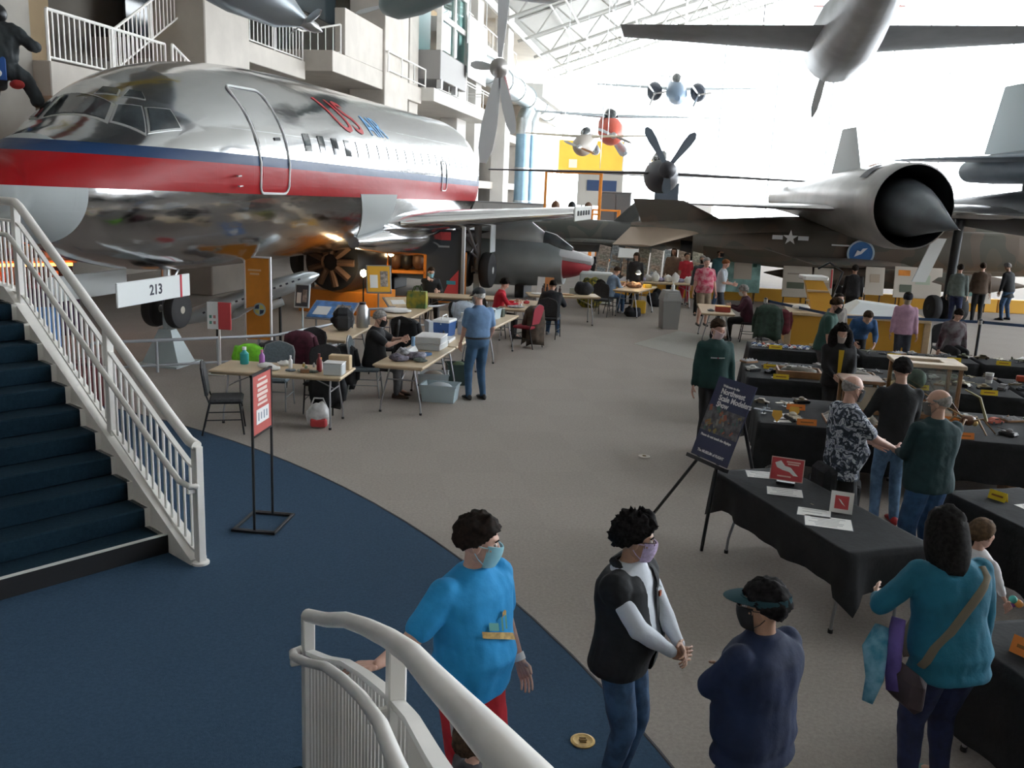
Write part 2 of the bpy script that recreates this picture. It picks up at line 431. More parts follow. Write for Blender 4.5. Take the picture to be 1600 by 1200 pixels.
truss_m = mat('truss_white', (.52, .52, .50), .6)
uvec = VD * 1 + Vector((0, 0, .345)); uvec.normalize()
for i, u in enumerate((48, 56, 64, 72, 80, 88, 93)):
    o0 = BP(u, -13, RZ(-13)); t = thing('roof_truss', 'white steel roof truss spanning under the roof deck', 'truss', o0, group='roof trusses')
    L = 30.0
    MB().tube([(0, 0, -.12), tuple(uvec * L + Vector((0, 0, -.12)))], .12, 6).build('top_chord', truss_m, t)
    MB().tube([(0, 0, -1.7), tuple(uvec * L + Vector((0, 0, -1.7)))], .12, 6).build('bottom_chord', truss_m, t)
    s0 = MB().tube([(0, 0, -.12), tuple(uvec * 1.5 + Vector((0, 0, -1.7)))], .07, 5).mesh('strut'); s0.materials.append(truss_m)
    s1 = MB().tube([(0, 0, -1.7), tuple(uvec * 1.5 + Vector((0, 0, -.12)))], .07, 5).mesh('strut'); s1.materials.append(truss_m)
    for k in range(20): obj('strut', s0 if k % 2 == 0 else s1, t, tuple(uvec * (1.5 * k)))
pm = MB().tube([(0, 0, 0), tuple(UD * 50)], .10, 6).mesh('purlin'); pm.materials.append(truss_m)
for k in range(14):
    v = -12.4 + 2.0 * k; obj('purlin', pm, ceil, BP(46, v, RZ(v) - (.25 if k % 2 else 1.9)))
sp = mat('spot_glow', (1, .95, .85), .5, emit=30)
for k, (u, v) in enumerate(((90, -11), (80, -4), (86, 3.5))):
    t = thing('roof_spotlight', 'small bright spotlight clamped under the roof trusses', 'spotlight', BP(u, v, RZ(v) - 2.3), group='roof spotlights')
    MB().lathe([(.05, .5), (.1, .42), (.2, .3), (.22, 0), (.19, 0)], 12).build('housing', white_paint, t, True)
    MB().lathe([(.18, .02), (.001, .01)], 12).build('lamp', sp, t)

# ---- glass walls
mull = mat('mullion', (.62, .66, .68), .5, .3)
def glass_wall(name, horizontal, fixed, a0, a1, na, zs, roofz):
    """curtain wall: panes and mullions, each a child"""
    if horizontal: P = lambda a, z: BP(fixed, a, z)
    else: P = lambda a, z: BP(a, fixed, z)
    o0 = P(a0, 0)
    sill = MB(); w = struct(MB().tube([P(a0, .2), P(a1, .2)], .2, 6).build(name, mull))
    st = (a1 - a0) / na
    for i in range(na + 1):
        a = a0 + st * i; MB().tube([P(a, 0), P(a, roofz(a))], .11, 6).build('mullion', mull, w)
        if i < na:
            for j in range(len(zs)):
                z0 = zs[j]; z1a = zs[j + 1] if j + 1 < len(zs) else roofz(a); z1b = zs[j + 1] if j + 1 < len(zs) else roofz(a + st)
                MB().quad(P(a + .1, z0 + .1), P(a + st - .1, z0 + .1), P(a + st - .1, z1b - .1), P(a + .1, z1a - .1)).build('pane', glassm, w)
    for z in zs[1:]: MB().tube([P(a0, z), P(a1, z)], .10, 6).build('transom', mull, w)
    return w
glass_wall('window_1', True, 94.5, -12, 40, 10, [.2, 5.5, 11.2], lambda v: RZ(v) if v < 16 else RZ(16) - 4 * (v - 16) / 24)
wrt = struct(bpart('wall_right_added', MATS['near_wall'], None, -20, 10, 40, 40.4, 0, 23))  # unseen solid stretch added to cut daylight on the near floor
glass_wall('window_2', False, 40, 10.2, 94.5, 10, [.2, 7.0, 14], lambda u: RZ(16) - 4.05)

wbk = struct(bpart('wall_back', mat('back_wall', (.45, .42, .38), .85, var=.05, scale=.5), None, -20.5, -20, -19, 40.2, 0, 27))
# ---- things against the far wall
t = thing('yellow_banner', 'big yellow and blue banner hanging in front of the far glass wall', 'banner', BP(90, -8.6, 4.6))
MB().box((0, 0, 2.2), (6.4, .08, 3.2), BR).build('upper_sheet', mat('banner_yellow', (.85, .50, .06), .7, var=.05, scale=.5), t)
q = VD * 1.2; MB().box((q.x, q.y, .35), (4.0, .08, .5), BR).build('lower_sheet', mat('banner_blue', (.10, .25, .65), .7), t)
q = VD * -1.7; MB().box((q.x, q.y - .06, 1.6), (.8, .02, .8), BR).build('emblem', mat('banner_emblem', (.75, .72, .55), .7), t)
for s in (-3.2, 3.2):
    q = VD * s; MB().tube([(q.x, q.y, -4.6), (q.x, q.y, 3.9)], .09, 6).build('pole', mull, t)
# ------------------------------------------------------------------ carpeted stair on the left
A = Vector((-.754, .657, 0)); WV = Vector((-.657, -.754, 0)); S0 = Vector((-2.99, 7.43, 0))
RZs = math.atan2(A.y, A.x)
st = thing('staircase', 'wide dark blue carpeted staircase with white stringer', 'staircase', S0, RZs)
# local x = ascent, local y = to the left of ascent (towards viewer-left = WV)
sgn = 1 if Vector((-A.y, A.x, 0)).dot(WV) > 0 else -1
rise, run, wid = .17, .308, 3.4
step = MB().box((run / 2 + .0, sgn * wid / 2, -rise / 2), (run + .03, wid, rise), ch=.012).mesh('step'); step.materials.append(stair_carpet)
for k in range(11): obj('step', step, st, (run * k, 0, rise * (k + 1)))
for k in range(1, 11): MB().box((run * k + .6, sgn * wid / 2, rise * k / 2), (.8, wid, rise * k)).build('step_core', stair_carpet, st) if k < 10 else None
MB().box((run * 11 + 1.5, sgn * wid / 2, rise * 11 - .12), (3.0, wid, .24)).build('landing', stair_carpet, st)
MB().box((run * 11 + 1.5, sgn * wid / 2, (rise * 11 - .24) / 2), (2.9, wid - .1, rise * 11 - .24)).build('landing_support', white_wall, st)
MB().box((.0, sgn * wid / 2, rise + .004), (.035, wid, .012)).build('nosing_strip', mat('nosing', (.62, .63, .60), .6), st)
MB().box((-.017, sgn * wid / 2, rise / 2), (.01, wid, rise)).build('dark_riser', mat('dark_riser', (.008, .009, .012), .8), st)
# stringer with the stepped edge beside the carpet
sl = rise / run
pts = [(-.40, .0), (-.40, .05), (-.30, .10), (run * 11, rise * 11.9), (run * 11 + 3, rise * 11.9), (run * 11 + 3, rise * 11 - .35), (run * 11 + .1, rise * 11 - .35), (.35, 0)]
Mx = Matrix(((1, 0, 0, 0), (0, 0, 1, 0), (0, 1, 0, 0), (0, 0, 0, 1)))
MB().prism(pts, -.15 * sgn, -.0 * sgn, Mx).build('stringer', white_paint, st)
tooth = MB()
for k in range(11): tooth.prism([(run * k - .02, rise * k - .05), (run * k - .02, rise * (k + 1) + .0), (run * (k + 1), rise * (k + 1)), (run * (k + 1), rise * (k + 1) - .15)], .0, sgn * .05, Mx)
tooth.build('stringer_teeth', white_paint, st)

def stair_rail(name, label, base_pts, htop, hbar, hhand, side, posts, bal_step, rtop, m, hand_r=.026, inward=.10, zb=.10, post_w=.06):
    """stair balustrade; base_pts = points along the stair slope line, side = unit vector towards the stair"""
    o0 = Vector(base_pts[0]); t = thing(name, label, 'railing', o0)
    P = [Vector(p) - o0 for p in base_pts]
    Z = Vector((0, 0, 1))
    cum = [0]
    for i in range(1, len(P)): cum.append(cum[-1] + (P[i] - P[i - 1]).length)
    def at(s):
        for i in range(len(P) - 1):
            if s <= cum[i + 1] or i == len(P) - 2:
                return P[i].lerp(P[i + 1], (s - cum[i]) / max(1e-6, cum[i + 1] - cum[i]))
    def tang(s):
        a = at(max(0, s - .02)); b = at(min(cum[-1], s + .02)); return (b - a).normalized()
    n = 60
    fine = [at(cum[-1] * k / n) for k in range(n + 1)]
    MB().tube([p + Z * htop for p in fine], rtop, 14).build('top_rail', m, t, True)
    # flat bars that carry the balusters
    def bar(h, w, th, nm):
        rings = []
        for k in range(n + 1):
            s = cum[-1] * k / n; p = at(s) + Z * h; d = tang(s); x = Vector((d.y, -d.x, 0)).normalized()
            rings.append([p + x * w + Z * th, p - x * w + Z * th, p - x * w - Z * th, p + x * w - Z * th])
        MB().loft(rings).build(nm, m, t)
    bar(hbar, .022, .012, 'upper_bar'); bar(zb, .022, .012, 'bottom_bar')
    sd = Vector(side)
    hp = []
    for k in range(n + 1):
        s = cum[-1] * k / n; d = tang(s); x = Vector((d.y, -d.x, 0)).normalized()
        if x.dot(sd) < 0: x = -x
        hp.append(at(s) + x * inward + Z * hhand)
    d0 = tang(0); d0 = Vector((d0.x, d0.y, 0)).normalized()
    x0 = Vector((d0.y, -d0.x, 0)); x0 = x0 if x0.dot(sd) > 0 else -x0
    loop = [Z * hhand * 1.0 + P[0], P[0] + Z * hhand + x0 * inward * .35 - d0 * .035, P[0] + Z * hhand + x0 * inward * .8 - d0 * .02]
    MB().tube(loop + hp[1:], hand_r, 10).build('handrail', m, t, True)
    for s in posts:
        p = at(s); d = tang(s); a = math.atan2(d.y, d.x)
        hd = Vector((d.x, d.y, 0)).normalized()
        MB().box((p.x, p.y, p.z + htop / 2 - .05), (post_w, post_w * .8, htop + .1), a, .006).build('post', m, t)
        q = p + x0 * inward * .5 + Z * (hhand - .04)
        MB().box((q.x, q.y, q.z), (.03, inward, .05), math.atan2(x0.y, x0.x) - math.pi / 2, .005).build('bracket', m, t)
    k = bal_step
    bme = {}
    while k < cum[-1]:
        if min(abs(k - s) for s in posts) > .05:
            p = at(k); key = 'b'
            if key not in bme:
                bme[key] = MB().tube([(0, 0, zb), (0, 0, hbar)], .0125, 6, cap=False).mesh('baluster'); bme[key].materials.append(m)
            obj('baluster', bme[key], t, p)
        k += bal_step
    return t
off = WV * -.08
base = [S0 + A * -.42 + off + Vector((0, 0, .0)), S0 + A * -.30 + off + Vector((0, 0, .02))] + [S0 + A * L + off + Vector((0, 0, .17 + .552 * L)) for L in (0, 1, 2, 3.0)] + [S0 + A * 3.12 + off + Vector((0, 0, 1.87)), S0 + A * 6.4 + off + Vector((0, 0, 1.87))]
stair_rail('stair_railing', 'white tubular stair railing with balusters beside the dark blue carpeted stairs', base, 1.06, .86, .72, WV, [0, 1.75, 4.02, 6.0], .125, .045, white_paint, post_w=.085)
MB().lathe([(.075, 0), (.075, .02), (.05, .03)], 16, c=(base[0].x, base[0].y, .006)).build('base_flange', white_paint, [o for o in bpy.data.objects if o.get('label', '').startswith('white tubular stair')][0], True).matrix_parent_inverse = Matrix.Translation(-base[0])

# ------------------------------------------------------------------ curved stair the viewer stands on
Q = [(-1.03, 4.38, .0), (-.86, 4.03, .16), (-.70, 3.69, .34), (-.54, 3.27, .53), (-.39, 2.85, .71), (-.26, 2.42, .89), (-.16, 2.0, 1.06), (-.07, 1.65, 1.2), (.0, 1.3, 1.36), (.10, .9, 1.52), (.22, .5, 1.68), (.38, .0, 1.88), (.55, -.5, 2.05)]
stair_rail('stair_railing', 'thick white curved stair railing under the hand of the man in the blue T-shirt', Q, 1.01, .80, .80, (-1, -.5, 0), [0, 1.98, 3.6], .078, .036, white_paint, hand_r=.023, inward=.095, zb=.03, post_w=.075)
st2 = thing('staircase', 'white-sided curved staircase behind the thick curved railing', 'staircase', (-1.03, 4.38, 0))
for k in range(10):
    f = k / 10 * 9.0 + .6
    i = int(f); a = Vector(Q[i]).lerp(Vector(Q[i + 1]), f - i)
    d = (Vector(Q[i + 1]) - Vector(Q[i])); d.z = 0; d.normalize(); x = Vector((d.y, -d.x, 0))
    if x.dot(Vector((-1, -.5, 0))) < 0: x = -x
    c = a + x * (.95) - Vector((-1.03, 4.38, 0)); z = .17 * (k + 1)
    MB().box((c.x, c.y, z / 2), (.36, 1.8, z), math.atan2(d.y, d.x), .01).build('step', stair_carpet, st2)
# ------------------------------------------------------------------ aircraft helpers
def lerp_tab(x, X, Y): return float(np.interp(x, X, Y))
def foil(le, chord, th, cd, upv, n=9):
    """closed airfoil ring: leading edge point, chord length and thickness"""
    xs = [.5 - .5 * math.cos(math.pi * k / n) for k in range(n + 1)]
    f = lambda x: 5 * th * (.2969 * math.sqrt(x) - .126 * x - .3516 * x * x + .2843 * x ** 3 - .1036 * x ** 4)
    up_ = [Vector(le) + Vector(cd) * (chord * x) + Vector(upv) * f(x) for x in xs]
    lo = [Vector(le) + Vector(cd) * (chord * x) - Vector(upv) * (f(x) * .8) for x in reversed(xs[1:-1])]
    return up_ + lo
def wing(name, secs, m, parent, cd=(1, 0, 0), upv=(0, 0, 1), smooth=True):
    return MB().loft([foil(le, c, t, cd, upv) for le, c, t in secs]).build(name, m, parent, smooth)
def body(name, st, m, parent, n=24, smooth=True, flat=None, y0=0.0, cap=True):
    """fuselage loft, st = (x, half width, top, bottom)"""
    rings = []
    for x, h, t, b in st:
        rings.append([Vector((x, y0 + max(h, .004) * math.cos(2 * math.pi * k / n), (t + b) / 2 + max((t - b) / 2, .004) * math.sin(2 * math.pi * k / n))) for k in range(n)])
    return MB().loft(rings, cap).build(name, m, parent, smooth)
def wires(parent, pts, top):
    for p in pts:
        MB().tube([p, (p[0], p[1], top)], .008, 4).build('suspension_wire', steel, parent)

# ------------------------------------------------------------------ big silver airliner
AL = thing('airliner', 'big polished silver jet airliner nose section with red and blue stripe', 'airplane', (-6.15, 15.7, 0), math.atan2(.9776, .2103))
ZC = 3.5
AS = [0, .06, .15, .3, .5, 1, 1.5, 2, 2.6, 3.2, 4, 5, 6, 7.5, 9, 18.3]
AT = [-.45, -.30, -.2, -.07, .05, .30, .50, .84, 1.22, 1.45, 1.64, 1.77, 1.85, 1.91, 1.93, 1.93]
AB = [-.45, -.60, -.72, -.86, -1.0, -1.27, -1.45, -1.58, -1.70, -1.77, -1.83, -1.86, -1.87, -1.87, -1.87, -1.87]
AH = [.0, .17, .30, .45, .62, .92, 1.14, 1.32, 1.48, 1.62, 1.74, 1.82, 1.85, 1.86, 1.86, 1.86]
def asurf(s, a, off=0.0):
    """point on the fuselage skin; s from the nose tip, a = angle up from the left side"""
    t, b, h = lerp_tab(s, AS, AT), lerp_tab(s, AS, AB), lerp_tab(s, AS, AH)
    zr = (t - b) / 2
    return Vector((s - 4, -(h + off) * math.cos(a), ZC + (t + b) / 2 + (zr + off) * math.sin(a)))
def angz(s, z):
    t, b = lerp_tab(s, AS, AT), lerp_tab(s, AS, AB)
    return math.asin(max(-1, min(1, (z - ZC - (t + b) / 2) / ((t - b) / 2))))
def livery():
    m = bpy.data.materials.new('airliner_livery'); m.use_nodes = True; nt = m.node_tree; b = nt.nodes['Principled BSDF']
    tc = nt.nodes.new('ShaderNodeTexCoord'); sx = nt.nodes.new('ShaderNodeSeparateXYZ'); nt.links.new(tc.outputs['Object'], sx.inputs[0])
    def ramp(stops, val, lo, hi):
        mr = nt.nodes.new('ShaderNodeMapRange'); mr.inputs['From Min'].default_value = lo; mr.inputs['From Max'].default_value = hi
        nt.links.new(val, mr.inputs['Value'])
        r = nt.nodes.new('ShaderNodeValToRGB'); r.color_ramp.interpolation = 'CONSTANT'
        while len(r.color_ramp.elements) < len(stops): r.color_ramp.elements.new(.5)
        for e, (p, c) in zip(r.color_ramp.elements, stops): e.position = (p - lo) / (hi - lo); e.color = (*c, 1)
        nt.links.new(mr.outputs[0], r.inputs[0]); return r.outputs[0]
    # the stripe sinks slightly towards the tail
    tl = nt.nodes.new('ShaderNodeMath'); tl.operation = 'MULTIPLY_ADD'; tl.inputs[1].default_value = .009
    nt.links.new(sx.outputs[0], tl.inputs[0]); nt.links.new(sx.outputs[2], tl.inputs[2])
    zz = tl.outputs[0]
    silver, red, blue = (.52, .53, .54), (.34, .004, .008), (.018, .05, .13)
    colz = ramp([(0, silver), (3.03, red), (3.50, blue), (3.65, silver)], zz, 0, 7)
    metz = ramp([(0, (1, 1, 1)), (3.03, (0, 0, 0)), (3.65, (1, 1, 1))], zz, 0, 7)
    rad = ramp([(-5, (1, 1, 1)), (-3.08, (0, 0, 0))], sx.outputs[0], -5, 15)      # plain painted radome
    mx = nt.nodes.new('ShaderNodeMath'); mx.operation = 'MULTIPLY'; nt.links.new(rad, mx.inputs[0]); nt.links.new(metz, mx.inputs[1])
    mc = nt.nodes.new('ShaderNodeMix'); mc.data_type = 'RGBA'; nt.links.new(mx.outputs[0], mc.inputs[0]); nt.links.new(colz, mc.inputs[6]); mc.inputs[7].default_value = (.50, .54, .55, 1)
    nt.links.new(mc.outputs[2], b.inputs['Base Color'])
    ms = nt.nodes.new('ShaderNodeMath'); ms.operation = 'SUBTRACT'; ms.use_clamp = True; nt.links.new(metz, ms.inputs[0]); nt.links.new(rad, ms.inputs[1])
    nt.links.new(ms.outputs[0], b.inputs['Metallic'])
    rr = nt.nodes.new('ShaderNodeMapRange'); rr.inputs['To Min'].default_value = .38; rr.inputs['To Max'].default_value = .15
    nt.links.new(ms.outputs[0], rr.inputs['Value']); nt.links.new(rr.outputs[0], b.inputs['Roughness'])
    n = nt.nodes.new('ShaderNodeTexNoise'); n.inputs['Scale'].default_value = 1.3; n.inputs['Detail'].default_value = 3
    mp = nt.nodes.new('ShaderNodeMapping'); mp.inputs['Scale'].default_value = (.5, 1, 1.6); nt.links.new(tc.outputs['Object'], mp.inputs[0]); nt.links.new(mp.outputs[0], n.inputs['Vector'])
    bk = nt.nodes.new('ShaderNodeTexBrick'); bk.inputs['Scale'].default_value = .55; bk.inputs['Mortar Size'].default_value = .008; bk.inputs['Color1'].default_value = bk.inputs['Color2'].default_value = (1, 1, 1, 1); bk.inputs['Mortar'].default_value = (0, 0, 0, 1)
    m2 = nt.nodes.new('ShaderNodeCombineXYZ'); nt.links.new(sx.outputs[0], m2.inputs[0]); nt.links.new(sx.outputs[2], m2.inputs[1]); nt.links.new(m2.outputs[0], bk.inputs['Vector'])
    ad = nt.nodes.new('ShaderNodeMath'); ad.operation = 'MULTIPLY_ADD'; ad.inputs[1].default_value = .02; nt.links.new(bk.outputs['Fac'], ad.inputs[0]); nt.links.new(n.outputs['Fac'], ad.inputs[2])
    bp = nt.nodes.new('ShaderNodeBump'); bp.inputs['Strength'].default_value = .35; bp.inputs['Distance'].default_value = .06
    nt.links.new(ad.outputs[0], bp.inputs['Height']); nt.links.new(bp.outputs['Normal'], b.inputs['Normal'])
    return m
liv = livery(); liv.node_tree.nodes['Principled BSDF'].inputs['Specular IOR Level'].default_value = .3
chrome = mat('polished_metal', (.70, .71, .72), .16, 1.0, var=.05, scale=2, bump=.12, bscale=3)
n = 72; rings = []
sl_ = sorted(set(AS + [float(x) for x in np.linspace(0, 2, 21)] + [float(x) for x in np.linspace(2, 18.3, 66)]))
# smooth the tabulated profile a little by sampling neighbours
def sm(s, a):
    acc = Vector((0, 0, 0)); w = .0
    for ds, k in ((-.16, 1), (-.08, 2), (0, 3), (.08, 2), (.16, 1)):
        if 0.25 < s < 18.1: q = asurf(s + ds, a)
        else: q = asurf(s, a)
        acc += q * k; w += k
    acc /= w; acc.x = s - 4; return acc
for s in sl_: rings.append([sm(max(s, .012), 2 * math.pi * k / n) for k in range(n)])
MB().loft(rings).build('fuselage', liv, AL, 'all')
def patch(name, f, m, parent, nu=6, nv=6, off=.012, smooth=True):
    """sheet on the skin: f(u,v) -> (s, angle)"""
    g = []
    for o_ in (off, -.02):
        g.append([[asurf(*f(i / nu, j / nv), o_) for j in range(nv + 1)] for i in range(nu + 1)])
    mb = MB(); W_ = nv + 1; N = (nu + 1) * W_
    vs = [p for gg in g for row in gg for p in row]; fs = []
    for i in range(nu):
        for j in range(nv): fs.append((i * W_ + j, (i + 1) * W_ + j, (i + 1) * W_ + j + 1, i * W_ + j + 1))
    edge = [(i, 0) for i in range(nu)] + [(nu, j) for j in range(nv)] + [(i, nv) for i in range(nu, 0, -1)] + [(0, j) for j in range(nv, 0, -1)]
    e = [a * W_ + b_ for a, b_ in edge]
    for k in range(len(e)): fs.append((e[k], e[(k + 1) % len(e)], e[(k + 1) % len(e)] + N, e[k] + N))
    mb.add(vs, fs); return mb.build(name, m, parent, smooth)
def quadmap(c4):
    c4 = [(s, R(a)) for s, a in c4]
    def f(u, v):
        a = [c4[0][k] * (1 - u) + c4[3][k] * u for k in (0, 1)]; b = [c4[1][k] * (1 - u) + c4[2][k] * u for k in (0, 1)]
        return tuple(a[k] * (1 - v) + b[k] * v for k in (0, 1))
    return f
cockpit_glass = mat('cockpit_glass', (.055, .065, .07), .06, spec=.9, var=.3, scale=3)
frame_m = mat('window_frame_silver', (.62, .63, .62), .3, .5)
def grow(c4, e=.16):
    cs = sum(c[0] for c in c4) / 4; ca = sum(c[1] for c in c4) / 4
    return [(cs + (s - cs) * (1 + e), ca + (a - ca) * (1 + e)) for s, a in c4]
for nm, c4 in (('windshield', [(1.56, 102), (2.12, 104), (2.03, 67), (1.74, 60)]), ('side_window', [(1.79, 56), (2.07, 63), (2.27, 53), (2.02, 37)]),
               ('rear_side_window', [(2.11, 36), (2.33, 50), (2.60, 42), (2.58, 30)]), ('eyebrow_window', [(2.15, 82), (2.31, 82), (2.35, 72), (2.24, 70)]), ('eyebrow_window', [(2.27, 66), (2.42, 67), (2.5, 61), (2.43, 56)]),
               ('windshield', [(1.74, 120), (2.03, 113), (2.12, 109), (1.56, 107)])):
    patch('window_frame', quadmap(grow(c4)), frame_m, AL, off=.010)
    patch(nm, quadmap(c4), cockpit_glass, AL, off=.024)
# entry door outline and small fittings
def ring_on_skin(name, s0, s1, z0, z1, r, m, parent, rad=.12):
    pts = []
    for (cs, cz, a0) in ((s1 - rad, z1 - rad, 0), (s0 + rad, z1 - rad, 90), (s0 + rad, z0 + rad, 180), (s1 - rad, z0 + rad, 270)):
        for k in range(7):
            a = R(a0 + 15 * k); pts.append((cs + rad * math.cos(a), cz + rad * math.sin(a)))
    fine = []
    for i in range(len(pts)):
        p, q = pts[i], pts[(i + 1) % len(pts)]
        for k in range(4): fine.append((p[0] + (q[0] - p[0]) * k / 4, p[1] + (q[1] - p[1]) * k / 4))
    P = [asurf(s, angz(s, z), .012) for s, z in fine]
    return MB().tube(P + [P[0]], r, 6).build(name, m, parent, True)
ring_on_skin('door_outline', 4.2, 5.12, 3.05, 4.80, .022, mat('door_seal', (.74, .76, .76), .4), AL, .14)
patch('door', lambda u, v: (4.27 + u * .78, angz(4.6, 3.12 + v * 1.6)), liv, AL, off=.006)
ring_on_skin('escape_hatch_outline', 14.3, 14.75, 3.2, 4.0, .016, MATS['door_seal'], AL, .1)
patch('door_handle', lambda u, v: (4.75 + u * .18, angz(4.8, 3.95 + v * .05)), dark_metal, AL, off=.02)
for k in range(19):
    s = 5.82 + .62 * k
    patch('cabin_window', lambda u, v, s=s: (s + u * .26, angz(s, 3.82 + v * .32)), cockpit_glass, AL, 2, 3, off=.01)
for (s, z) in ((3.55, 3.32), (3.6, 3.16)):
    q = asurf(s, angz(s, z)); MB().tube([q, q + Vector((-.02, -.09, .0)), q + Vector((-.16, -.11, -.01))], .014, 6).build('pitot_probe', steel, AL, True)
red_paint = mat('letter_red', (.50, .02, .03), .35); sky_paint = mat('letter_blue', (.12, .42, .80), .35)
def wrap(s0, z0):
    def fn(p):
        s = s0 + p.x - .85 * p.y; a = angz(8, z0) + p.y / 1.9
        return asurf(s, a, .010 + max(p.z, 0))
    return fn
text_part('US', 1.12, red_paint, AL, None, 'lettering', 'LEFT', .002, 0.0, wrap(7.55, 4.62))
text_part('AIR', .70, sky_paint, AL, None, 'lettering', 'LEFT', .002, 0.0, wrap(9.30, 4.52))
# wing stub, fairing
sec = []
for k in range(6):
    f = k / 5; l = 1.2 + 4.2 * f
    sec.append(((10.6 + (l - 1.2) * 1.12 - 4, -l, 2.32 + .095 * (l - 1.2)), 7.2 - 3.6 * f, .66 - .30 * f))
wg = wing('wing', sec, chrome, AL)
MB().tube([(sec[0][0][0] + .6, -1.75, 2.38), (sec[5][0][0] - .03, -5.4, 2.72)], .05, 8).build('leading_edge', mat('bright_metal', (.82, .82, .82), .12, 1.0), wg, True)
MB().box((13.2, -5.42, 2.70), (3.4, .05, .42), ch=.02).build('wing_end_plate', mat('end_plate', (.55, .55, .52), .5), wg)
for k in range(5): MB().box((12.0 + .55 * k, -5.46, 2.72), (.22, .03, .14)).build('end_rib', dark_metal, wg)
MB().tube([(8.55, -2.25, 2.43), (8.7, -2.42, 2.43)], .11, 10).build('landing_light', cockpit_glass, wg, True)
grey_fair = mat('fairing_grey', (.44, .47, .47), .45, .1)
patch('wing_fairing', lambda u, v: (8.5 + u * 2.3 + (1 - v) * 1.2 * (1 - u) + .5 * (1 - v), R(-62) + v * R(48)), grey_fair, AL, 8, 8, off=.016)
rings = []
for k in range(9):
    f = k / 8; w_ = .2 + 1.1 * math.sin(math.pi * min(1, f * .9 + .05)); rings.append([Vector((5.6 + 8.5 * f, -1.2 - .45 * math.sin(math.pi * f) + .75 * math.cos(a) * w_ * .5, 1.95 + .38 * math.sin(a) * w_)) for a in [2 * math.pi * j / 14 for j in range(14)]])
MB().loft(rings).build('keel_fairing', chrome, AL, True)
# undercarriage
tyre = rubber; hub_m = mat('wheel_hub', (.5, .47, .40), .4, .5)
def wheel(parent, x, y, z, r, w, hub=hub_m):
    M = Matrix.Translation((x, y, z)) @ Matrix.Rotation(R(90), 4, 'X')
    t = MB().lathe([(r * .55, -w / 2), (r * .8, -w / 2), (r * .95, -w * .4), (r, -w * .2), (r, w * .2), (r * .95, w * .4), (r * .8, w / 2), (r * .55, w / 2)], 28, M).build('tyre', tyre, parent, True)
    MB().lathe([(.04, -w * .52), (r * .2, -w * .5), (r * .25, -w * .36), (r * .45, -w * .36), (r * .56, -w * .46), (r * .56, w * .46), (r * .45, w * .36), (r * .25, w * .36), (r * .2, w * .5), (.04, w * .52)], 20, M).build('hub', hub, t, True)
    return t
for y in (-.22, .22): wheel(AL, 0, y, .98, .33, .2)
MB().tube([(0, 0, .95), (.05, 0, 1.8)], .07, 12).tube([(0, -.2, .98), (0, .2, .98)], .05, 10).tube([(.02, 0, 1.3), (.5, 0, 1.75)], .03, 8).build('nose_strut', steel, AL, True)
door_w = mat('gear_door_white', (.72, .75, .75), .4)
gd = MB().box((-1.2, -.60, 1.47), (1.95, .035, .38), ch=.01).build('nose_gear_door', door_w, AL)
MB().box((-.50, -.622, 1.47), (.05, .008, .38)).build('red_stripe', mat('stripe_red', (.5, .03, .05), .5), gd)
text_part('213', .23, ink, gd, frame((-1.2, -.620, 1.47), (1, 0, 0), (0, 0, 1), (0, -1, 0)), 'door_number', extrude=.003, bold=.004)
MB().box((-1.2, .60, 1.47), (1.9, .035, .4), ch=.01).build('nose_gear_door', door_w, AL)
for l, lab in ((2.62, 'l'), (-2.62, 'r')):
    wheel(AL, 11.5, -l - .32, .98, .52, .34, mat('wheel_white', (.62, .64, .64), .4)); wheel(AL, 11.5, -l + .32, .98, .52, .34)
    MB().tube([(11.5, -l, .98), (11.5, -l, 2.6)], .11, 12).tube([(11.5, -l - .3, .98), (11.5, -l + .3, .98)], .07, 10).tube([(11.4, -l, 1.35), (11.1, -l + .1, 1.5), (11.4, -l, 1.75)], .035, 8).tube([(11.5, -l, 1.5), (11.9, -l + 1.0 * (1 if l > 0 else -1), 2.4)], .05, 8).tube([(11.5, -l, 1.4), (10.2, -l, 2.35)], .04, 8).build('main_strut', grey_tube, AL, True)
    MB().box((11.6, -l - .42, 1.95), (.6, .03, .9), ch=.01).build('gear_door', door_w, AL)
# ground stands
ped = mat('pedestal_paint', (.52, .60, .62), .45)
pd = thing('jack_stand', 'pale grey pyramid jack stand under the nose wheels', 'stand', (-6.15, 15.7, 0), math.atan2(.9776, .2103))
MB().loft([[(-.42, -.42, 0), (.42, -.42, 0), (.42, .42, 0), (-.42, .42, 0)], [(-.42, -.42, .03), (.42, -.42, .03), (.42, .42, .03), (-.42, .42, .03)]]).build('base_plate', ped, pd)
MB().loft([[(-.26, -.36, .03), (.26, -.36, .03), (.26, .36, .03), (-.26, .36, .03)], [(-.09, -.12, .62), (.09, -.12, .62), (.09, .12, .62), (-.09, .12, .62)]]).build('pyramid', ped, pd)
MB().box((0, 0, .78), (.14, .10, .34), ch=.01).build('post', ped, pd)
for l in (2.62, -2.62):
    q = AL.location + Vector((.2103, .9776, 0)) * 11.5 + Vector((.9776, -.2103, 0)) * l
    m2 = thing('jack_stand', 'pale post stand under a main wheel pair of the airliner', 'stand', (q.x, q.y, 0), group='main wheel stands')
    MB().box((0, 0, .03), (.7, .7, .06), ch=.01).build('base_plate', ped, m2); MB().box((0, 0, .45), (.18, .18, .80), ch=.01).build('post', ped, m2)

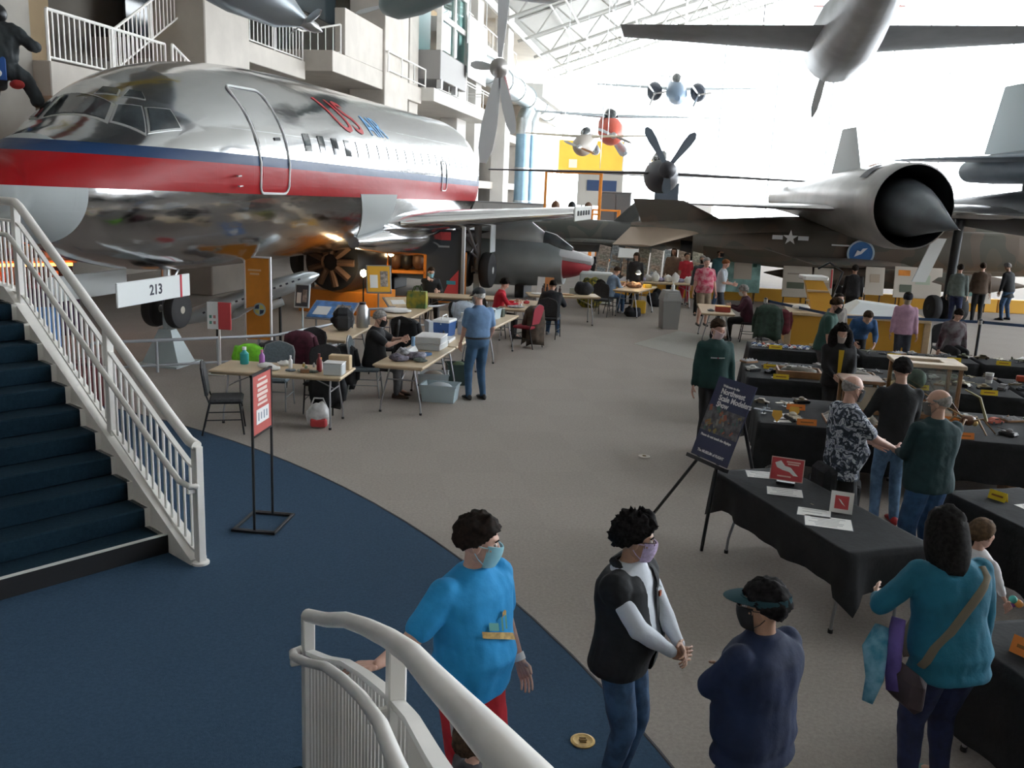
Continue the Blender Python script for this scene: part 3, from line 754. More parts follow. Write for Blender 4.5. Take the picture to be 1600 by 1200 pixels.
# ------------------------------------------------------------------ dark twin-engine jet with spiked inlet
aft = Vector((-.065, .998, 0))
BJ = thing('spiked_jet', 'huge dark twin-engine jet with a pointed cone in its round engine inlet', 'airplane', (10.55, 24.55, 0), math.atan2(aft.y, aft.x))
jet_skin = mat('jet_skin', (.36, .355, .35), .30, .75, var=.12, scale=1.2)
jet_dark = mat('jet_dark', (.022, .025, .03), .45, .2, var=.2, scale=1.5)
n = 40
def cyl(st, z, y=0.0): return [[Vector((x, y + r * math.cos(2 * math.pi * k / n), z + dz + r * math.sin(2 * math.pi * k / n))) for k in range(n)] for x, r, dz in st]
NZ = 3.3
MB().loft(cyl([(0, 1.10, 0), (.05, 1.15, 0), (1, 1.18, 0), (3, 1.06, .04), (5, .88, .08), (7, .68, .1), (9, .5, .1), (10.5, .4, .1)], NZ), False).build('nacelle', jet_skin, BJ, 'all')
MB().loft(cyl([(0, 1.09, 0), (.3, 1.05, 0), (1.2, 1.0, 0), (2.2, .85, 0), (2.21, .02, 0)], NZ), False).build('inlet_duct', jet_dark, BJ, 'all')
MB().loft(cyl([(-2.35, .012, -.50), (-1.6, .22, -.36), (-.7, .50, -.19), (0, .70, -.09), (.5, .80, -.04), (1.2, .76, 0), (2.15, .6, 0)], NZ)).build('inlet_cone', mat('cone_grey', (.11, .125, .14), .33, .45, var=.12, scale=2), BJ, 'all')
MB().loft(cyl([(-2.35, .012, -.50), (-2.45, .004, -.52)], NZ)).build('cone_tip', steel, BJ)
for (x0, x1, a0, a1, mm) in ((1.5, 1.95, 62, 88, 'mark_orange'), (1.0, 1.45, 38, 66, 'mark_dark'), (.75, 1.0, 75, 100, 'mark_dark')):
    mk = mat('mark_orange', (.45, .18, .07), .5) if mm == 'mark_orange' else mat('mark_dark', (.05, .05, .06), .5)
    MB().loft([[Vector((x, (1.205) * math.cos(R(a)), NZ + 1.205 * math.sin(R(a)))) for a in np.linspace(a0, a1, 7)] for x in (x0, x1)], False, False).build('panel_mark', mk, BJ, recalc=False)
wing('outer_wing', [((2.0, .8, 3.15), 8.0, .26), ((4.6, 2.0, 3.12), 6.0, .18), ((8.6, 4.1, 3.08), 2.2, .07)], jet_skin, BJ)
wing('inner_wing', [((1.8, -.7, 3.2), 6.5, .4), ((1.2, -2.6, 3.2), 7.5, .45), ((-1.0, -4.4, 3.2), 9, .5)], jet_skin, BJ)
body('fuselage', [(-15, .02, 3.15, 3.1), (-13, .35, 3.5, 2.85), (-10, .75, 3.8, 2.65), (-6, 1.05, 4.0, 2.5), (-2, 1.2, 4.0, 2.45), (2, 1.1, 3.9, 2.6), (6, .7, 3.6, 2.8), (9, .15, 3.4, 3.1)], jet_dark, BJ, y0=-4.4)
MB().loft([[Vector((x, -4.4 + w, 3.17)), Vector((x, -4.4, 3.32)), Vector((x, -4.4 - w, 3.17)), Vector((x, -4.4, 3.02))] for x, w in ((-15, .05), (-12, 1.2), (-8, 1.75), (-3, 1.9), (1, 2.2))]).build('chine', jet_skin, BJ)
# fins
for y, x0 in ((.0, 3.4),):
    wing('fin', [((x0, y, 4.1), 2.4, .16), ((x0 + 1.6, y - .35, 5.7), 1.1, .08)], mat('fin_pale', (.62, .66, .68), .5), BJ, upv=(0, 1, 0))
# landing gear: three tyres in a row
for y in (-1.95, -2.35, -2.75): wheel(BJ, 1.9, y, .40, .38, .27, steel)
MB().tube([(1.9, -2.35, .4), (1.7, -2.3, 3.0)], .13, 12).tube([(1.9, -2.9, .4), (1.9, -1.8, .4)], .08, 10).build('main_strut', jet_dark, BJ, True)
MB().loft([[(1.2, -.85, 1.2), (1.2, -1.25, 1.2), (1.24, -1.25, 1.2), (1.24, -.85, 1.2)], [(1.2, -1.3, 2.45), (1.2, -1.7, 2.45), (1.24, -1.7, 2.45), (1.24, -1.3, 2.45)]]).build('gear_door', door_w, BJ)
for y in (-6.0, -6.4, -6.8): wheel(BJ, 1.9, y, .40, .38, .27, steel)
MB().tube([(1.9, -6.4, .4), (1.7, -6.4, 3.0)], .13, 12).build('main_strut', jet_dark, BJ, True)
for y in (-4.25, -4.55): wheel(BJ, -8.8, y, .36, .34, .2, steel)
MB().tube([(-8.8, -4.4, .36), (-8.6, -4.4, 2.8)], .1, 10).build('nose_strut', jet_dark, BJ, True)
# drone riding on its back
drone_m = mat('drone_grey', (.17, .21, .25), .45, .2, var=.1, scale=1.2)
DR = thing('drone_jet', 'blue-grey pointed delta drone riding on top of the dark jet', 'drone', BJ.matrix_basis @ Vector((0, -4.4, 0)), BJ.rotation_euler[2])
body('fuselage', [(-6.5, .05, 4.6, 4.5), (-5.6, .4, 4.95, 4.2), (-4, .55, 5.1, 4.1), (0, .6, 5.15, 4.05), (4, .52, 5.0, 4.1), (5.2, .42, 4.85, 4.15), (5.22, .02, 4.55, 4.5)], drone_m, DR)
wing('delta_wing', [((-4.0, .3, 4.75), 8, .3), ((.5, 1.2, 4.75), 5.0, .2), ((4.2, 2.5, 4.75), 1.6, .06)], drone_m, DR)
wing('delta_wing', [((-4.0, -.3, 4.75), 8, .3), ((.5, -1.2, 4.75), 5.0, .2), ((4.2, -2.5, 4.75), 1.6, .06)], drone_m, DR)
wing('fin', [((1.6, 0, 5.0), 3.0, .22), ((3.0, 0, 7.0), 1.0, .1)], mat('drone_fin', (.58, .68, .72), .5), DR, upv=(0, 1, 0))
for x in (-3, 2): MB().tube([(x, 0, 3.8), (x, 0, 4.15)], .2, 10).build('pylon', jet_dark, DR)

# ------------------------------------------------------------------ camouflaged fighter
def camo(name, cols, sc, under=None, zsplit=1.6):
    m = bpy.data.materials.new(name); m.use_nodes = True; nt = m.node_tree; b = nt.nodes['Principled BSDF']; b.inputs['Roughness'].default_value = .55
    tc = nt.nodes.new('ShaderNodeTexCoord'); nz = nt.nodes.new('ShaderNodeTexNoise'); nz.inputs['Scale'].default_value = sc; nz.inputs['Detail'].default_value = 1.5
    nt.links.new(tc.outputs['Object'], nz.inputs['Vector'])
    r = nt.nodes.new('ShaderNodeValToRGB')
    for k, c in enumerate(cols):
        e = r.color_ramp.elements[k] if k < 2 else r.color_ramp.elements.new(.5)
    for k, (e, c) in enumerate(zip(r.color_ramp.elements, cols)): e.position = (.0, .44, .53, .60)[k]; e.color = (*c, 1)
    r.color_ramp.interpolation = 'CONSTANT'
    nt.links.new(nz.outputs['Fac'], r.inputs['Fac']); nt.links.new(r.outputs[0], b.inputs['Base Color'])
    return m
camo_m = camo('camouflage', [(.115, .10, .08), (.145, .11, .085), (.10, .095, .075), (.125, .105, .08)], .5)
F4 = thing('camouflaged_fighter', 'brown camouflaged jet fighter with a white star on its side', 'airplane', (8.4, 32.2, 0), math.atan2(.16, -.987))
# local x aft, so the tail points to the left of the picture
body('fuselage', [(-15, .02, 2.05, 1.95), (-14, .3, 2.3, 1.65), (-12, .55, 2.65, 1.35), (-9.5, .75, 2.95, 1.15), (-7, .95, 2.95, 1.05), (-4, 1.15, 2.9, 1.0), (-1, 1.15, 2.8, 1.0), (1.5, .9, 2.6, 1.15), (3.4, .55, 2.45, 1.65), (4.4, .3, 2.35, 1.95)], camo_m, F4, 28)
body('canopy', [(-12, .05, 2.7, 2.5), (-11.2, .35, 3.1, 2.5), (-9.5, .42, 3.3, 2.5), (-8, .35, 3.15, 2.5), (-7, .05, 2.9, 2.6)], cockpit_glass, F4, 16)
for s in (1, -1):
    wing('wing', [((-5.5, s * 1.0, 1.35), 6.5, .4), ((-1.5, s * 3.6, 1.4), 3.4, .2), ((.2, s * 5.4, 1.9), 1.8, .1)], camo_m, F4)
    wing('stabilator', [((1.6, s * .4, 2.2), 2.8, .14), ((3.6, s * 2.3, 1.65), 1.3, .07)], mat('stab_metal', (.42, .33, .25), .4, .5), F4)
    body('intake', [(-8.2, .42, 2.6, 1.3), (-5, .5, 2.55, 1.2), (-1, .42, 2.3, 1.2), (2.2, .33, 2.05, 1.3)], camo_m, F4, 16, y0=s * 1.0)
    MB().loft([[Vector((x, s * .55 + r * math.cos(a), 1.5 + r * math.sin(a))) for a in [2 * math.pi * k / 14 for k in range(14)]] for x, r in ((1.2, .42), (2.6, .36), (2.61, .05))]).build('exhaust', dark_metal, F4, True)
wing('tail_fin', [((.6, 0, 2.3), 3.4, .2), ((2.6, 0, 3.2), 1.8, .1)], camo_m, F4, upv=(0, 1, 0))
def star(r, rr): return [(r * math.cos(R(90 + 36 * k)) if k % 2 == 0 else rr * math.cos(R(90 + 36 * k)), r * math.sin(R(90 + 36 * k)) if k % 2 == 0 else rr * math.sin(R(90 + 36 * k))) for k in range(10)]
Mst = frame((-1.0, 1.47, 2.12), (-1, 0, 0), (0, 0, 1), (0, 1, 0))
MB().prism(star(.26, .10), 0, .02, Mst).build('star', white_print, F4)
for x in (-.42, .42): MB().prism([(x - .17, -.07), (x + .17, -.07), (x + .17, .07), (x - .17, .07)], 0, .02, Mst).build('star_bar', white_print, F4)
Mem = frame((-3.3, 1.50, 1.72), (-1, 0, 0), (0, 0, 1), (0, 1, 0))
e = MB().lathe([(.44, -.02), (.44, .02), (.36, .025), (.001, .025)], 28, Mem).build('round_emblem', mat('emblem_blue', (.04, .16, .42), .5), F4, True)
MB().lathe([(.44, .02), (.44, .035), (.38, .035), (.38, .02)], 28, Mem).build('emblem_rim', mat('emblem_rim', (.45, .55, .62), .5), e, True)
MB().prism([(-.2, -.12), (.02, -.02), (.2, .18), (.05, .16), (-.02, .06), (-.12, .1)], .02, .04, Mem).build('emblem_bird', white_print, e)
MB().box((-3.0, 1.49, 1.95), (1.3, .01, .05)).build('stencil', white_print, F4)
for (x, y) in ((-9.5, 0), (-2.5, 2.0), (-2.5, -2.0)):
    wheel(F4, x, y, .36, .36, .22, steel); MB().tube([(x, y, .36), (x, y * .9, 1.5)], .08, 10).build('strut', steel, F4, True)
MB().loft([[Vector((x, 1.9 + .3 * r * math.cos(a), .95 + .32 * r * math.sin(a))) for a in [2 * math.pi * k / 12 for k in range(12)]] for x, r in ((-8.5, .02), (-7.4, .8), (-6, 1), (-2.5, 1), (-1, .6), (-.2, .05))]).build('drop_tank', camo_m, F4, True)
# second camouflaged machine further back: dark tail fin and low fuselage
DG = thing('camouflaged_fighter', 'dark green camouflaged fighter with pale letters on its tail behind the tables', 'airplane', (4.2, 37.5, 0), math.atan2(.2, .98))
dgm = camo('dark_camouflage', [(.06, .06, .055), (.085, .08, .065), (.05, .055, .045), (.07, .06, .05)], .6)
body('fuselage', [(-7, .02, 1.9, 1.8), (-5, .5, 2.2, 1.1), (-2, .75, 2.3, .95), (1.5, .7, 2.2, 1.0), (3.2, .3, 2.0, 1.4)], dgm, DG)
wing('tail_fin', [((-.6, 0, 2.0), 2.9, .2), ((.6, 0, 3.1), 1.6, .12)], dgm, DG, upv=(0, 1, 0))
for s in (1, -1): wing('wing', [((-3, s * .5, 1.4), 3.5, .3), ((-.5, s * 3.6, 1.5), 1.6, .12)], dgm, DG); wheel(DG, -.5, s * 1.5, .35, .34, .2, steel); MB().tube([(-.5, s * 1.5, .35), (-.5, s * 1.2, 1.4)], .07, 8).build('strut', steel, DG)
wheel(DG, -4.6, 0, .33, .33, .2, steel); MB().tube([(-4.6, 0, .33), (-4.6, 0, 1.4)], .07, 8).build('strut', steel, DG)
for k in range(5): MB().box((.75 + .22 * (k % 2) + .15 * (k // 2), -.13, 2.45 + .2 * (k % 3)), (.05, .02, .3)).build('tail_mark', white_print, DG)

# ------------------------------------------------------------------ silver jet nose lying behind the tables
SJ = thing('silver_fighter', 'dull silver jet fighter fuselage with red nose ring behind the tables', 'airplane', (-.55, 28.9, 0), math.atan2(-.22, .97))
sj_m = mat('dull_silver', (.46, .50, .51), .42, .55, var=.06, scale=1.5)
# local x towards the nose (right in the picture)
body('fuselage', [(-5.5, .5, 1.7, .5), (-4, .72, 1.85, .36), (-2, .80, 1.9, .30), (0.6, .78, 1.88, .32), (1.6, .72, 1.82, .38), (2.1, .62, 1.6, .45)], sj_m, SJ, 28)
body('spine', [(-1.2, .35, 2.0, 1.6), (-.2, .42, 2.3, 1.5), (1.0, .42, 2.35, 1.5), (1.5, .34, 2.0, 1.4)], mat('canopy_white', (.72, .76, .77), .3, .2), SJ, 18)
body('windscreen', [(1.45, .36, 2.1, 1.45), (1.8, .34, 2.0, 1.4), (2.35, .2, 1.62, 1.3)], cockpit_glass, SJ, 16)
body('nose', [(2.05, .5, 1.55, .62), (2.45, .42, 1.42, .72), (2.8, .3, 1.3, .85), (2.95, .05, 1.1, 1.0)], mat('nose_red', (.5, .05, .07), .4), SJ, 20)
body('nose_stripe', [(2.0, .53, 1.62, 1.1), (2.5, .45, 1.5, 1.08), (2.98, .3, 1.36, 1.1)], mat('nose_white', (.7, .7, .72), .4), SJ, 16)
MB().box((-2.4, -.80, 1.45), (1.9, .04, .55), ch=.015).build('side_panel', mat('panel_grey', (.42, .45, .46), .5, .3), SJ)
wing('tail_plane', [((-3.6, -.2, 1.9), 3.0, .12), ((-1.6, -1.4, 2.05), 1.6, .05)], jet_dark, SJ)
wing('wing', [((-4.2, -.6, 1.0), 3.4, .2), ((-4.6, -2.4, 1.0), 1.6, .1)], sj_m, SJ)
for x in (-3.5, .8): MB().box((x, 0, .2), (.3, 1.2, .4), ch=.02).build('cradle', dark_metal, SJ)
# ------------------------------------------------------------------ hanging aircraft
def place(o, loc, nose, upv=(0, 0, 1)):
    """orient a thing: local x points aft (away from the nose)"""
    x = -Vector(nose).normalized(); z = Vector(upv); y = z.cross(x).normalized(); z = x.cross(y).normalized()
    o.matrix_world = frame(loc, x, y, z)
    return o
def prop(parent, x, z, n, r, m, hubr=.12, a0=20, y0=0.0, spin=True):
    for k in range(n):
        a = R(a0 + 360 * k / n); c, s_ = math.cos(a), math.sin(a)
        rings = []
        for f, w in ((.08, .05), (.3, .085), (.6, .10), (.85, .085), (1, .02)):
            d = Vector((0, c, s_)) * (r * f); t = Vector((.5, -s_ * .86, c * .86)); q = Vector((.86, s_ * .5, -c * .5))
            rings.append([Vector((x, y0, z)) + d + t * w * sx * r / 1.3 + q * .012 * sy for sx, sy in ((-1, -1), (1, -1), (1, 1), (-1, 1))])
        MB().loft(rings).build('propeller_blade', m, parent)
    M = Matrix.Translation((x, y0, z)) @ Matrix.Rotation(R(-90), 4, 'Y')
    MB().lathe([(hubr, -.12), (hubr, .05), (hubr * .7, .2), (.01, .3)], 14, M).build('spinner', m, parent, True)
def plane(label, loc, nose, upv, L, span, fus, mw, mb_, chord=1.5, wz=0.0, wx=.3, fr=.5, tail=.32, nprop=3, pr=1.1, swp=.1, dih=.05, cat='airplane', name='hanging_airplane', top=None, glass=True, mt=None, tipfrac=.5, prop_m=None):
    o = thing(name, label, cat)
    place(o, loc, nose, upv)
    body('fuselage', [(0, fr * .25, fr * .25, -fr * .25), (L * .05, fr * .7, fr * .7, -fr * .7), (L * .15, fr, fr, -fr), (L * .35, fr * .95, fr * 1.1, -fr), (L * .6, fr * .65, fr * .75, -fr * .7), (L * .9, fr * .22, fr * .35, -fr * .15), (L, fr * .05, fr * .25, fr * .05)], mb_, o, 20)
    if glass: body('canopy', [(L * .2, fr * .1, fr * 1.0, fr * .6), (L * .27, fr * .5, fr * 1.6, fr * .5), (L * .38, fr * .5, fr * 1.6, fr * .5), (L * .48, fr * .1, fr * 1.0, fr * .5)], cockpit_glass, o, 14)
    for s in (1, -1):
        wing('wing', [((L * wx, s * fr * .5, wz), chord, chord * .14), ((L * wx + swp * span * .5, s * span / 2, wz + dih * span / 2), chord * tipfrac, chord * .06)], mw, o)
        wing('tail_plane', [((L * .86, 0, fr * .2), chord * .6, .06), ((L * .9, s * span * tail * .5, fr * .25), chord * .35, .03)], mt or mw, o)
    wing('tail_fin', [((L * .82, 0, fr * .2), chord * .75, .06), ((L * .93, 0, fr * .2 + L * .16), chord * .35, .03)], mt or mw, o, upv=(0, 1, 0))
    if nprop: prop(o, -.05, 0, nprop, pr, prop_m or steel, fr * .25)
    if top:
        for y in (-span * .18, span * .18):
            p = o.matrix_world @ Vector((L * wx + chord * .3, y, wz + .1)); q = o.matrix_world.inverted() @ Vector((p.x, p.y, top))
            MB().tube([o.matrix_world.inverted() @ p, q], .012, 4).build('suspension_wire', steel, o)
    return o
silver = mat('airframe_silver', (.46, .48, .50), .4, .6, var=.08, scale=2)
grey_air = mat('airframe_grey', (.34, .37, .40), .5, .2, var=.08, scale=2)
pale_air = mat('airframe_pale', (.52, .58, .62), .5, .1)
navy_air = mat('airframe_navy', (.10, .15, .22), .45, .1, var=.1, scale=2)
# silver trainer overhead on the right, flying away and nose low
plane('silver single-engine airplane hanging overhead with its wings spread wide', (6.7, 21.0, 6.35), (.2, .95, -.03), (0, 0, 1), 9.5, 8.6, 0, grey_air, silver, 2.3, -.1, .2, .66, .34, 3, 1.2, .03, .05, top=21.5)
plane('pale airplane with a red spot on its tail hanging behind the silver trainer', (14.4, 38.5, 12.2), (-.2, -.95, -.05), (0, 0, 1), 9, 12.5, 0, navy_air, pale_air, 1.7, .5, .25, .55, .34, 2, 1.2, .02, .04, top=22, mt=mat('tail_red', (.6, .15, .12), .5))
# twin-engine machine seen nose-on
o = plane('pale blue twin-engine airplane seen nose-on hanging in front of the glass wall', (12.1, 74, 11.0), (-.10, -.9, -.25), (0, 0, 1), 11, 13.0, 0, pale_air, mat('airframe_blue', (.16, .23, .32), .4, .3), 1.6, .1, .3, .85, .3, 0, 1, .05, .03, top=22, glass=True)
for s in (1, -1):
    body('engine', [(1.9, .45, .55, -.45), (2.1, .62, .72, -.62), (3.4, .6, .7, -.6), (4.6, .2, .3, -.2)], mat('engine_dark', (.04, .05, .07), .5), o, 18, y0=s * 1.75)
    prop(o, 1.85, 0, 3, 1.1, steel, .14, 50, s * 1.75)
# small colourful ones over the far floor
o = plane('grey and red floatplane hanging nose-on by the yellow banner', (5.0, 51, 6.5), (.02, -.97, -.2), (0, 0, 1), 7, 8.6, 0, pale_air, mat('float_red', (.62, .12, .08), .5), 1.3, .75, .25, .72, .3, 2, 1.1, .0, .03, top=19)
for s in (1, -1): body('float', [(.4, .1, -.9, -1.1), (1.4, .28, -.8, -1.35), (4, .26, -.85, -1.3), (5.6, .05, -.9, -1.0)], grey_air, o, 12, y0=s * .8)
plane('small cream airplane hanging beside the red floatplane', (2.73, 44, 5.45), (-.25, -.95, -.15), (0, 0, 1), 5, 6.0, 0, mat('cream_air', (.62, .55, .42), .5), mat('cream_body', (.42, .38, .34), .5), 1.0, .35, .25, .5, .3, 2, .8, .0, .04, top=18)
# dark long-winged machine standing on the floor
o = plane('dark propeller airplane with a very long straight wing across the far floor', (5.3, 33.6, 4.05), (-.05, -1, 0), (0, 0, 1), 8, 13.2, 0, mat('wing_dark', (.10, .10, .105), .4, .3), mat('body_dark', (.055, .055, .065), .5, .2), 1.0, .1, .12, .62, .3, 0, 1, .02, -.015, name='long_wing_airplane', top=19)
for a, r in ((125, 1.55), (58, 1.65), (270, .9)):
    d = Vector((0, math.cos(R(a)), math.sin(R(a)))); t = Vector((0, -d.z, d.y))
    MB().loft([[Vector((-.35, 0, .25)) + d * r * f + t * w * k + Vector((e, 0, 0)) for k, e in ((-1, -.02), (1, -.02), (1, .02), (-1, .02))] for f, w in ((.05, .07), (.35, .10), (.7, .16), (.9, .15), (1, .05))]).build('propeller_blade', mat('blade_grey', (.13, .16, .2), .45), o)
MB().lathe([(.3, 0), (.3, .25), (.15, .45), (.01, .5)], 16, Matrix.Translation((-.15, 0, .2)) @ Matrix.Rotation(R(-90), 4, 'Y')).build('spinner', MATS['body_dark'], o, True)
# tall white four-blade propeller hanging by the duct
o = thing('hanging_propeller', 'tall white multi-blade propeller hanging in front of the terraces', 'propeller', (-.64, 23.1, 6.2))
wp = mat('blade_white', (.72, .74, .76), .4)
for a, r, w in ((88, 2.6, .14), (262, 2.3, .2), (285, 1.6, .14), (175, .7, .1)):
    d = Vector((math.cos(R(a)), 0, math.sin(R(a)))); t = Vector((-d.z, 0, d.x))
    MB().loft([[d * r * f + t * w * ww * sx + Vector((0, .025 * sy, 0)) for sx, sy in ((-1, -1), (1, -1), (1, 1), (-1, 1))] for f, ww in ((.1, .35), (.3, .7), (.6, 1), (.85, .9), (1, .4))]).build('propeller_blade', wp, o)
MB().lathe([(.2, -.2), (.24, 0), (.2, .18), (.08, .3), (.01, .33)], 18, Matrix.Rotation(R(90), 4, 'X')).build('hub', mat('hub_grey', (.42, .40, .38), .4, .5), o, True)
MB().tube([(.05, .1, -.1), (.28, .2, -.95)], .11, 10).build('drive_shaft', mat('shaft_maroon', (.22, .05, .05), .5), o, True)
MB().tube([(0, 0, .1), (0, .3, 9.5)], .012, 4).build('suspension_wire', steel, o)
# machines hanging over the left terraces
def skyplane(label, loc, nose, upv, *a, **k): return plane(label, loc, nose, upv, *a, **k)
skyplane('grey airplane hanging above the airliner with a bright nose light', (-3.55, 15.0, 5.75), (.62, .35, -.28), (.1, -.2, 1), 7, 9.5, 0, grey_air, mat('airframe_bluegrey', (.36, .40, .43), .35, .4), 1.9, .05, .12, .42, .3, 2, .75, .25, .05, top=18)
skyplane('dark grey airplane hanging tail-on in front of the glass lift', (-4.5, 30.0, 8.8), (-.5, .85, .05), (0, 0, 1), 7.5, 9, 0, MATS['wing_dark'], mat('airframe_green', (.14, .19, .2), .45), 1.5, .3, .3, .5, .36, 2, 1.0, .02, .03, top=18)
# stunt machine with a white float above the low balcony
o = thing('hanging_floatplane', 'small red and yellow winged craft with a white float over the low balcony', 'airplane'); place(o, (-6.9, 14.7, 6.15), (.8, -.5, -.25))
body('float', [(0, .03, .02, -.02), (.15, .11, .1, -.1), (.9, .13, .12, -.12), (1.3, .03, .03, -.03)], mat('float_white', (.72, .72, .62), .4), o, 14)
wing('wing', [((-.2, .0, .45), .55, .05), ((-.1, 2.4, .6), .35, .03)], mat('wing_red', (.35, .07, .06), .5), o)
wing('wing', [((-.2, .0, .45), .55, .05), ((-.1, -2.4, .6), .35, .03)], mat('wing_yellow', (.60, .48, .12), .5), o)
body('hull', [(-.5, .03, .5, .42), (.2, .16, .6, .25), (1.6, .1, .5, .35), (2.4, .02, .45, .4)], MATS['wing_yellow'], o, 12)
for x in (.2, .7): MB().tube([(x, 0, .05), (x, 0, .4)], .018, 6).build('strut', dark_metal, o)
MB().tube([(.4, 0, .5), (.4, .2, 9)], .008, 4).build('suspension_wire', steel, o)
# ------------------------------------------------------------------ exhibits and signs on the far floor
orange_paint = mat('orange_paint', (.75, .26, .03), .5, var=.08, scale=3)
amber_paint = mat('amber_paint', (.72, .38, .04), .5)
wood = mat('birch_wood', (.62, .47, .29), .5, var=.1, scale=5)
oak = mat('oak_wood', (.28, .15, .075), .5, var=.2, scale=6)
lightwood = mat('pale_wood', (.58, .46, .33), .5, var=.1, scale=6)
red_print = mat('red_print', (.60, .06, .07), .6)
blue_print = mat('blue_print', (.08, .22, .52), .6, var=.25, scale=9)
dark_print = mat('dark_print', (.035, .045, .06), .5)
warm_glow = mat('warm_glow', (1.0, .50, .18), .5, emit=14)
warm_bulb = mat('warm_bulb', (1.0, .72, .4), .5, emit=60)
# tall orange banner
t = thing('floor_banner', 'tall orange floor banner with white frame and round blue emblem', 'banner', (-4.9, 17.0, 0), R(-8))
MB().box((0, .0, 1.05), (.50, .03, 1.55), ch=.004).build('panel', mat('banner_orange', (.80, .30, .03), .6, var=.05, scale=4), t)
fr_ = MB(); fr_.box((-.255, -.01, 1.05), (.03, .05, 1.62)).build('frame_side', white_print, t); MB().box((.255, -.01, 1.05), (.03, .05, 1.62)).build('frame_side', white_print, t)
MB().box((0, -.01, 1.85), (.54, .05, .03)).build('frame_top', white_print, t); MB().box((0, 0, .02), (.6, .35, .04), ch=.01).build('foot', steel, t); MB().box((0, 0, .16), (.05, .03, .28)).build('post', steel, t)
Me = frame((.03, -.02, .86), (1, 0, 0), (0, 0, 1), (0, -1, 0))
e_ = MB().lathe([(.125, 0), (.125, .006), (.001, .007)], 24, Me).build('emblem', mat('emblem_pale', (.45, .58, .60), .6), t)
for a, mm in ((45, 'emblem_yellow'), (135, 'emblem_navy'), (225, 'emblem_yellow'), (315, 'emblem_navy')):
    MB().prism([(.015 * math.cos(R(a)), .015 * math.sin(R(a))), (.095 * math.cos(R(a - 40)), .095 * math.sin(R(a - 40))), (.1 * math.cos(R(a)), .1 * math.sin(R(a))), (.095 * math.cos(R(a + 40)), .095 * math.sin(R(a + 40)))], .006, .012, Me).build('emblem_quarter', mat(mm, (.75, .68, .2) if 'yel' in mm else (.03, .05, .1), .6), e_)
for k, (z, w) in enumerate(((1.60, .26), (1.53, .18))): MB().box((-.06, -.018, z), (w, .006, .035)).build('print_line', mat('banner_line', (.85, .55, .3), .6), t)
# red and white sign on a post
t = thing('post_sign', 'red and white sign panel on a slim white post by the barrier', 'sign', (-5.0, 15.0, 0), R(-6))
MB().box((-.105, 0, 1.0), (.19, .02, .46)).build('white_half', white_print, t); MB().box((.105, 0, 1.0), (.22, .02, .46)).build('red_half', red_print, t)
for k in range(4): MB().box((-.14 + .07 * (k % 2), -.012, .98 - .1 * (k // 2)), (.04, .006, .05)).build('symbol', mat('sym_%d' % (k % 2), ((.1, .3, .25), (.5, .2, .2))[k % 2], .6), t)
MB().box((0, .01, .42), (.03, .02, .8)).build('post', white_paint, t); MB().box((0, 0, .015), (.3, .3, .03), ch=.005).build('foot', white_paint, t)
# low grey barrier rail in front of the nose wheels
def barrier(label, pts, h, m, posts=3):
    o0 = Vector((*pts[0], 0)); t = thing('barrier_rail', label, 'barrier', o0)
    P = [Vector((*p, 0)) - o0 for p in pts]
    MB().tube([p + Vector((0, 0, h)) for p in P], .028, 8).build('top_rail', m, t, True); MB().tube([p + Vector((0, 0, .12)) for p in P], .022, 8).build('bottom_rail', m, t, True)
    for i in range(len(P) - 1):
        for k in range(posts + 1):
            q = P[i].lerp(P[i + 1], k / posts); MB().tube([q, q + Vector((0, 0, h))], .025, 8).build('post', m, t, True)
    return t
rail_grey = mat('rail_grey', (.42, .44, .47), .4, .3)
barrier('low grey barrier rail beside the nose wheel stand', [(-6.9, 14.4), (-4.3, 15.9), (-3.3, 18.2)], .55, rail_grey)
barrier('grey barrier rail in front of the orange engine stand', [(-4.0, 19.4), (-1.8, 21.0), (-.9, 23.6)], .55, rail_grey)
# silver model airliner on a stand
t = thing('model_airliner', 'large silver model airliner tilted on stands under the fuselage', 'model airplane'); place(t, (-4.05, 18.4, 1.45), (.86, .40, .33))
ms_ = mat('model_silver', (.50, .54, .56), .3, .7)
body('fuselage', [(0, .02, .0, -.04), (.1, .1, .08, -.1), (.3, .17, .16, -.17), (.8, .19, .19, -.19), (2.3, .19, .19, -.19), (2.9, .1, .17, -.06), (3.25, .02, .12, .06)], ms_, t, 20)
for s in (1, -1):
    wing('wing', [((1.0, s * .1, -.1), .8, .08), ((1.9, s * 1.5, -.02), .25, .03)], ms_, t); wing('tail_plane', [((2.75, s * .05, .1), .4, .03), ((3.1, s * .6, .14), .2, .02)], ms_, t)
    body('engine', [(.95, .06, -.12, -.26), (1.15, .08, -.1, -.27), (1.5, .05, -.13, -.23)], ms_, t, 12, y0=s * .6)
wing('tail_fin', [((2.6, 0, .12), .55, .04), ((3.05, 0, .62), .28, .02)], mat('model_fin_orange_lit', (.78, .36, .16), .4), t, upv=(0, 1, 0))  # orange light falling on the tail is painted into the fin colour
for k in range(16): MB().box((.45 + .13 * k, .188, .05), (.05, .012, .035)).build('window', ink, t); 
for k in range(16): MB().box((.45 + .13 * k, -.188, .05), (.05, .012, .035)).build('window', ink, t)
inv = t.matrix_world.inverted()
for x in (.9, 2.2):
    p = t.matrix_world @ Vector((x, 0, -.18)); MB().tube([inv @ p, inv @ Vector((p.x, p.y, 0))], .03, 8).build('stand_post', dark_metal, t)
